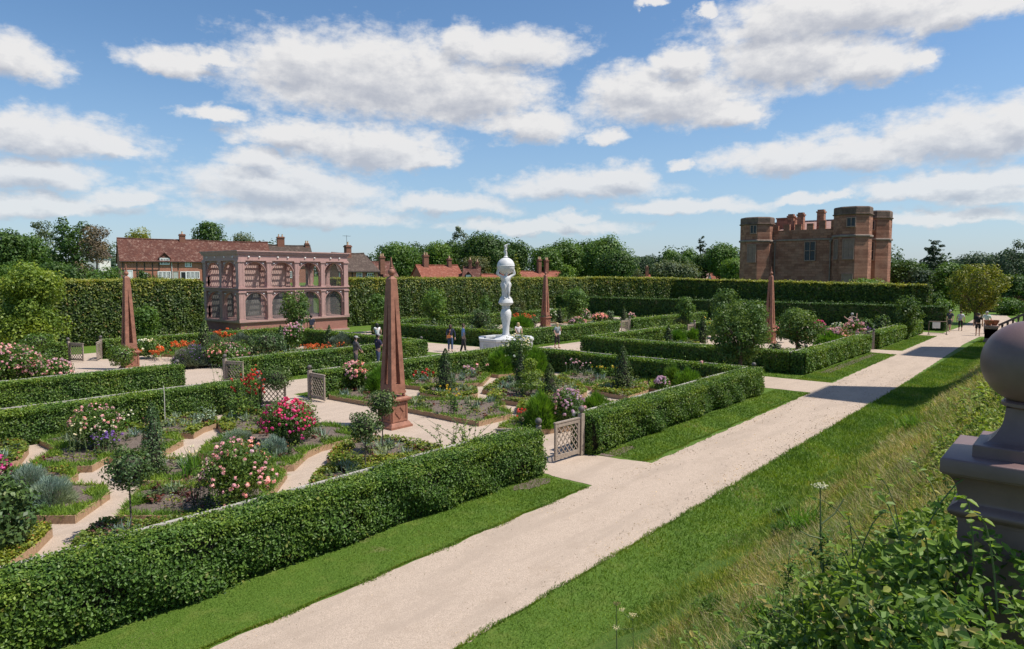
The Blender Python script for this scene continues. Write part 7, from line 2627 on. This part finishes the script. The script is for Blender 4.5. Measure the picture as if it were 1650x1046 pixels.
# ------------------------------------------------------------------ people
def build_people():
    dark, brown, grey, blond = (.02, .016, .014), (.07, .04, .025), (.45, .43, .40), (.50, .36, .18)
    hip = ((.20, -.20, .98), (-.22, -.14, .95))
    person('woman in a navy cardigan and jeans with an orange bag at her waist', (29.3, 29.9), -128, 1.66, (.02, .025, .05), (.045, .085, .17), brown, arms=((.29, -.08, .88), (-.24, -.16, .93)), sleeves='long', longhair=True, female=True, bag=((-.12, -.20, .96), (.26, .10, .17), (.50, .17, .05)))
    person('man in a light blue shirt and dark trousers walking towards the fountain', (29.0, 28.5), -40, 1.80, (.25, .38, .62), (.06, .048, .045), brown, arms=((.25, .02, .86), (-.25, -.10, .88)), stride=.16)
    person('blond woman with a white bag on her shoulder and cropped dark trousers', (35.0, 26.0), -95, 1.64, (.22, .26, .28), (.028, .024, .022), blond, arms=((.10, -.22, 1.36), (-.24, -.10, .95)), elbows=((.27, -.12, 1.12), (-.29, .0, 1.14)), legs='crop', longhair=True, female=True,
           bag=((.26, .10, 1.10), (.16, .22, .38), (.70, .70, .72)), shoes=(.45, .3, .22))
    person('man in a grey hooded top and pale cap seen from the side', (20.3, 27.3), -15, 1.74, (.085, .075, .078), (.075, .068, .065), dark, arms=((.14, -.26, 1.00), (-.18, -.24, 1.0)), sleeves='long', hat=(.34, .33, .33))
    person('man in a navy t-shirt and grey cap holding a camera', (21.5, 27.1), -10, 1.78, (.022, .02, .055), (.05, .07, .12), dark, arms=((.06, -.36, 1.20), (-.08, -.36, 1.20)), elbows=((.26, -.12, 1.12), (-.27, -.10, 1.12)), hat=(.28, .28, .28), bag=((0, -.42, 1.22), (.13, .09, .09), (.02, .02, .02)))
    person('dark haired woman in a white top seen from behind', (27.1, 34.21), 70, 1.65, (.74, .72, .70), (.10, .11, .13), dark, longhair=True, female=True, sleeves='none', arms=((.18, -.22, 1.2), (-.26, -.05, .9)))
    person('person in pale blue beside the aviary plinth', (27.87, 43.99), 60, 1.68, (.42, .52, .62), (.30, .32, .36), brown, arms=((.24, -.1, .88), (-.24, -.1, .88)))
    person('person in dark clothes with a backpack at the aviary', (28.37, 43.4), 65, 1.74, (.03, .035, .06), (.05, .055, .085), dark, bag=((0, .20, 1.22), (.30, .16, .40), (.035, .04, .07)))
    person('fair haired person in a pale top just behind the fountain basin', (33.68, 28.14), -120, 1.62, (.70, .62, .62), (.25, .25, .30), blond, longhair=True, female=True, arms=((.2, -.2, 1.1), (-.2, -.2, 1.1)))
    person('man in a grey beige top raising both arms beyond the pink roses', (56.66, 13.99), 60, 1.76, (.33, .25, .20), (.05, .04, .05), grey, arms=((.52, -.10, 1.36), (-.50, -.05, 1.55)), elbows=((.38, .0, 1.22), (-.40, .03, 1.30)), bag=((0, .17, 1.18), (.14, .08, .5), (.04, .035, .045)))
    person('white haired man in a dark shirt and shorts behind the notice frame', (66.2, 8.9), 165, 1.78, (.055, .06, .07), (.06, .06, .055), grey, legs='short', stride=.18, arms=((.27, -.14, .92), (-.27, .05, .88)))
    person('woman in a pale patterned top and black cropped trousers walking away', (67.4, 8.3), 10, 1.64, (.55, .56, .58), (.02, .02, .022), brown, legs='crop', stride=.16, female=True, bag=((.1, .18, 1.02), (.24, .10, .26), (.30, .34, .40)), arms=((.27, -.1, .9), (-.27, 0, .88)))
    person('man in a black t-shirt and black shorts walking away on the path', (62.8, 6.6), 8, 1.76, (.016, .016, .018), (.016, .016, .018), dark, legs='short', stride=.12)
    person('white haired man in a pale green shirt by the stair pier', (65.2, 6.3), 12, 1.80, (.52, .66, .58), (.05, .05, .06), grey, stride=.1)


build_people()


def build_notice():
    root = thing('notice_stand', 'white notice board hung in a thin metal frame at the end of the path', 'notice board', (61.9, 9.1, 0), R(-65))
    f = MB()
    for x in (-.62, .62):
        f.tube([(x, 0, 0), (x, 0, 1.05)], .028, 8)
        f.tube([(x, -.25, .03), (x, .25, .03)], .022, 6)
    f.tube([(-.62, 0, 1.03), (.62, 0, 1.03)], .025, 6)
    f.tube([(-.62, 0, .12), (.62, 0, .12)], .02, 6)
    f.build('frame', M_STRING, root)
    b = MB()
    b.box(-.38, .16, -.02, .02, .50, .98)
    b.build('board', M_WHITE, root)


build_notice()


# ------------------------------------------------------------------ wild plants on the terrace bank
def build_bank_plants():
    g = 'wild plants on the bank'
    BR = leaf_mat('bramble_leaf', (.045, .10, .016), (.19, .30, .055), .5, .38, (.34, .30, .11), .92, .3)
    DRY = leaf_mat('dry_flower', (.18, .12, .07), (.34, .26, .15), .8, .2)
    # brambles spilling over the top of the bank near the viewer
    def bramble(label, spots, leaf, dens, mat=BR, name='bramble', seed=1):
        x0, y0 = spots[0][0], spots[0][1]
        z0 = bank_z(x0, y0)
        root = thing(name, label, 'bramble', (x0, y0, z0), 0, 'bramble thickets on the bank')
        L, F = LEAVES(), MB()
        r = random.Random(seed)
        for (x, y, rad, h) in spots:
            n = int(dens * rad * rad)
            a = rng.uniform(0, 2 * math.pi, n)
            q = rad * np.sqrt(rng.random(n))
            px, py = x + q * np.cos(a), y + q * np.sin(a)
            hh = h * (1 - (q / rad) ** 2) * (.75 + .25 * np.sin(px * 6) * np.sin(py * 7))
            pz = np.array([bank_z(u, v) for u, v in zip(px, py)]) + hh * (1 - .5 * rng.random(n) ** 2) + .02
            p = np.stack([px - x0, py - y0, pz - z0], 1)
            (L.ovate if leaf < .08 else L.leaves)(p, rng.normal(0, .6, (n, 3)) + (-.35, -.15, .9), leaf * rng.uniform(.45, 1.2, n), .58, rng.random(n), 0, .15)
            for k in range(int(rad * 16)):
                an, q = r.uniform(0, 6.28), rad * r.random() ** .5 * .9
                bx, by = x + q * math.cos(an), y + q * math.sin(an)
                zb = bank_z(bx, by) + h * (1 - (q / rad) ** 2) * .7
                dx, dy, dz = r.gauss(0, .16), r.gauss(0, .16), r.uniform(.10, .30)
                F.tube([(bx - x0 + dx * q_, by - y0 + dy * q_, zb - z0 - .1 + (dz * 1.15 + .1) * (1 - (1 - q_) ** 2.2)) for q_ in (0, .2, .4, .6, .8, 1)], [.0035, .0033, .003, .0026, .002, .0012], 5)
                m = 9
                s = np.linspace(.3, 1, m)
                p = np.array([(bx - x0 + dx * t, by - y0 + dy * t, zb - z0 - .1 + (dz * 1.15 + .1) * (1 - (1 - t) ** 2.2)) for t in s])
                dd = dirs(m) * (1, 1, .4)
                (L.ovate if leaf < .08 else L.leaves)(p + dd * leaf * .4, dd * .4 + (0, 0, 1), leaf * rng.uniform(.6, 1.1, m), .55, rng.random(m) * .6 + .4, 0)
        tag(L.build('foliage', mat, root), kind='stuff')
        tag(F.build('stem', STEM, root), kind='stuff')
    bramble('thick bramble and rose leaves filling the lower right corner', [(3.0, .28, .46, .92), (2.65, .32, .46, .74), (3.25, .60, .42, .80), (2.4, .5, .42, .52), (2.95, .75, .5, .52), (3.6, .85, .5, .62), (4.1, .75, .5, .5), (4.5, 1.05, .5, .34), (3.9, 1.3, .5, .28), (3.3, 1.25, .5, .3), (4.7, 1.45, .42, .2), (4.2, 1.75, .4, .16), (2.7, 1.05, .45, .3), (5.1, .75, .4, .3), (2.3, .9, .35, .25)], .046, 8200, seed=2)
    bramble('leafy patch on the bank below the ball finial', [(8.2, .95, .5, .22), (9.2, 1.05, .55, .24), (7.3, .9, .4, .2), (10.4, 1.1, .7, .25)], .065, 1900, YELG, seed=3)
    bramble('dark leafy clump against the foot of the pier', [(5.1, 1.0, .36, .18)], .07, 2500, seed=4)
    bramble('distant leafy growth higher on the bank by the ball finial', [(12.5, 1.2, .8, .28), (15.5, 1.3, 1.0, .3), (19, 1.5, 1.1, .3)], .11, 700, YELG, seed=5)
    tufts = [('dark green weed tuft in the middle of the bank', (11.0, 3.6, 0), .35, .22, MID), ('bright grass tussock left of the cow parsley', (10.2, 3.0, 0), .5, .35, FRESH),
             ('dark weed tuft close under the mown lawn edge', (13.2, 4.3, 0), .28, .14, OAK), ('broad leaved weed clump above the bottom edge', (7.2, 3.1, 0), .35, .15, MID),
             ('bright tussock on the far part of the bank', (19.5, 3.2, 0), .7, .4, FRESH), ('leafy weed clump at the bottom edge left of the brambles', (5.0, 1.63, 0), .4, .2, BR)]
    for lab, (x, y, z), w, h, m in tufts:
        z = bank_z(x, y)
        root = thing('weed_tuft', lab, 'weed', (x, y, z), 0, g)
        L = LEAVES()
        n = 260
        p = rng.normal(0, w * .25, (n, 3)) * (1, 1, .2)
        L.blades(p, rng.normal(0, .5, (n, 3)) + (0, 0, 1), h * rng.uniform(.5, 1.2, n), .018, rng.random(n), 0, .4)
        L.leaves(p + (0, 0, h * .4), rng.normal(0, .5, (n, 3)) + (0, 0, 1), .06, .5, rng.random(n), 0)
        L.build('foliage', m, root)

    def umbel(label, foot, top, heads, seed, leaves=True, tr=.012, name='cow_parsley', petal=WHITE):
        """a tall hollow stem with forked rays carrying flat flower heads; foot and top are points in space"""
        r = random.Random(seed)
        f, t = Vector(foot), Vector(top)
        f.z = bank_z(f.x, f.y) - .03
        root = thing(name, label, 'wild flower', tuple(f), 0, g)
        t = t - f
        m, L, F = MB(), LEAVES(), LEAVES()
        mid = t * .55 + Vector((.03, .02, 0))
        m.tube([(0, 0, 0), tuple(t * .3), tuple(mid), tuple(t)], [tr, tr * .85, tr * .6, tr * .35], 7)
        def head(p, rad):
            F = LEAVES()
            n = 14
            for i in range(n):
                a = i * 2.4
                q = rad * math.sqrt((i + .5) / n)
                e = p + Vector((q * math.cos(a), q * math.sin(a), rad * .35))
                m.tube([tuple(p), tuple(e)], [.002, .0015], 4)
                F.flowers(np.array([tuple(e)]) + rng.normal(0, .006, (3, 3)), np.array([[0, 0, 1.0]] * 3), rad * .13, 0, 6)
            F.build('flower_head', petal, root)
        for (frac, dx, dy, dz, rad) in heads:
            b = t * frac
            e = b + Vector((dx, dy, dz))
            if Vector((dx, dy, dz)).length > .01:
                m.tube([tuple(b), tuple(b + Vector((dx * .6, dy * .6, dz * .4))), tuple(e)], [tr * .5, tr * .4, tr * .3], 6)
            if rad:
                head(e, rad)
        if leaves:
            for k in range(8):
                b = t * r.uniform(.12, .62)
                a = r.uniform(0, 6.28)
                n = 26
                s = rng.random(n)
                dd = np.array([math.cos(a), math.sin(a), .12])
                p = np.array(tuple(b)) + s[:, None] * dd * r.uniform(.10, .2) + rng.normal(0, .022, (n, 3))
                L = LEAVES()
                L.leaves(p, rng.normal(0, .4, (n, 3)) + (0, 0, 1), .045 * (1.2 - .5 * s), .5, rng.random(n), 0)
                L.build('leaf', MID, root)
        m.build('stem', STEM, root, smooth=True)
    umbel('tall cow parsley with one white head, highest on the bank', (4.79, 1.28, 0), (4.82, 1.35, 3.34), [(1.0, 0, 0, 0, .055), (.72, .14, -.10, .16, 0), (.60, -.08, .12, .05, 0)], 1)
    umbel('hogweed stalk with a closed bud, bending by the brambles', (4.74, 1.04, 0), (4.68, 1.14, 3.01), [(1.0, 0, 0, 0, 0)], 2, False, .014, 'hogweed')
    umbel('dried seed head stalk near the bottom edge', (6.61, 4.02, 0), (6.6, 4.03, 0.97), [(1.0, 0, 0, 0, .045)], 3, False, .010, 'seed_head', DRY)
    umbel('low white umbels beside the dried seed head', (6.39, 3.67, 0), (6.37, 3.68, 1.04), [(1.0, 0, 0, 0, .045), (.72, -.16, .12, .02, .04), (.9, .03, .16, .05, .035)], 4, False, .006, 'yarrow')
    umbel('thin leafy shoot left of the tall cow parsley', (6.17, 1.98, 0), (6.2, 1.96, 2.47), [(1.0, 0, 0, 0, 0)], 5, True, .006, 'sapling')


build_bank_plants()
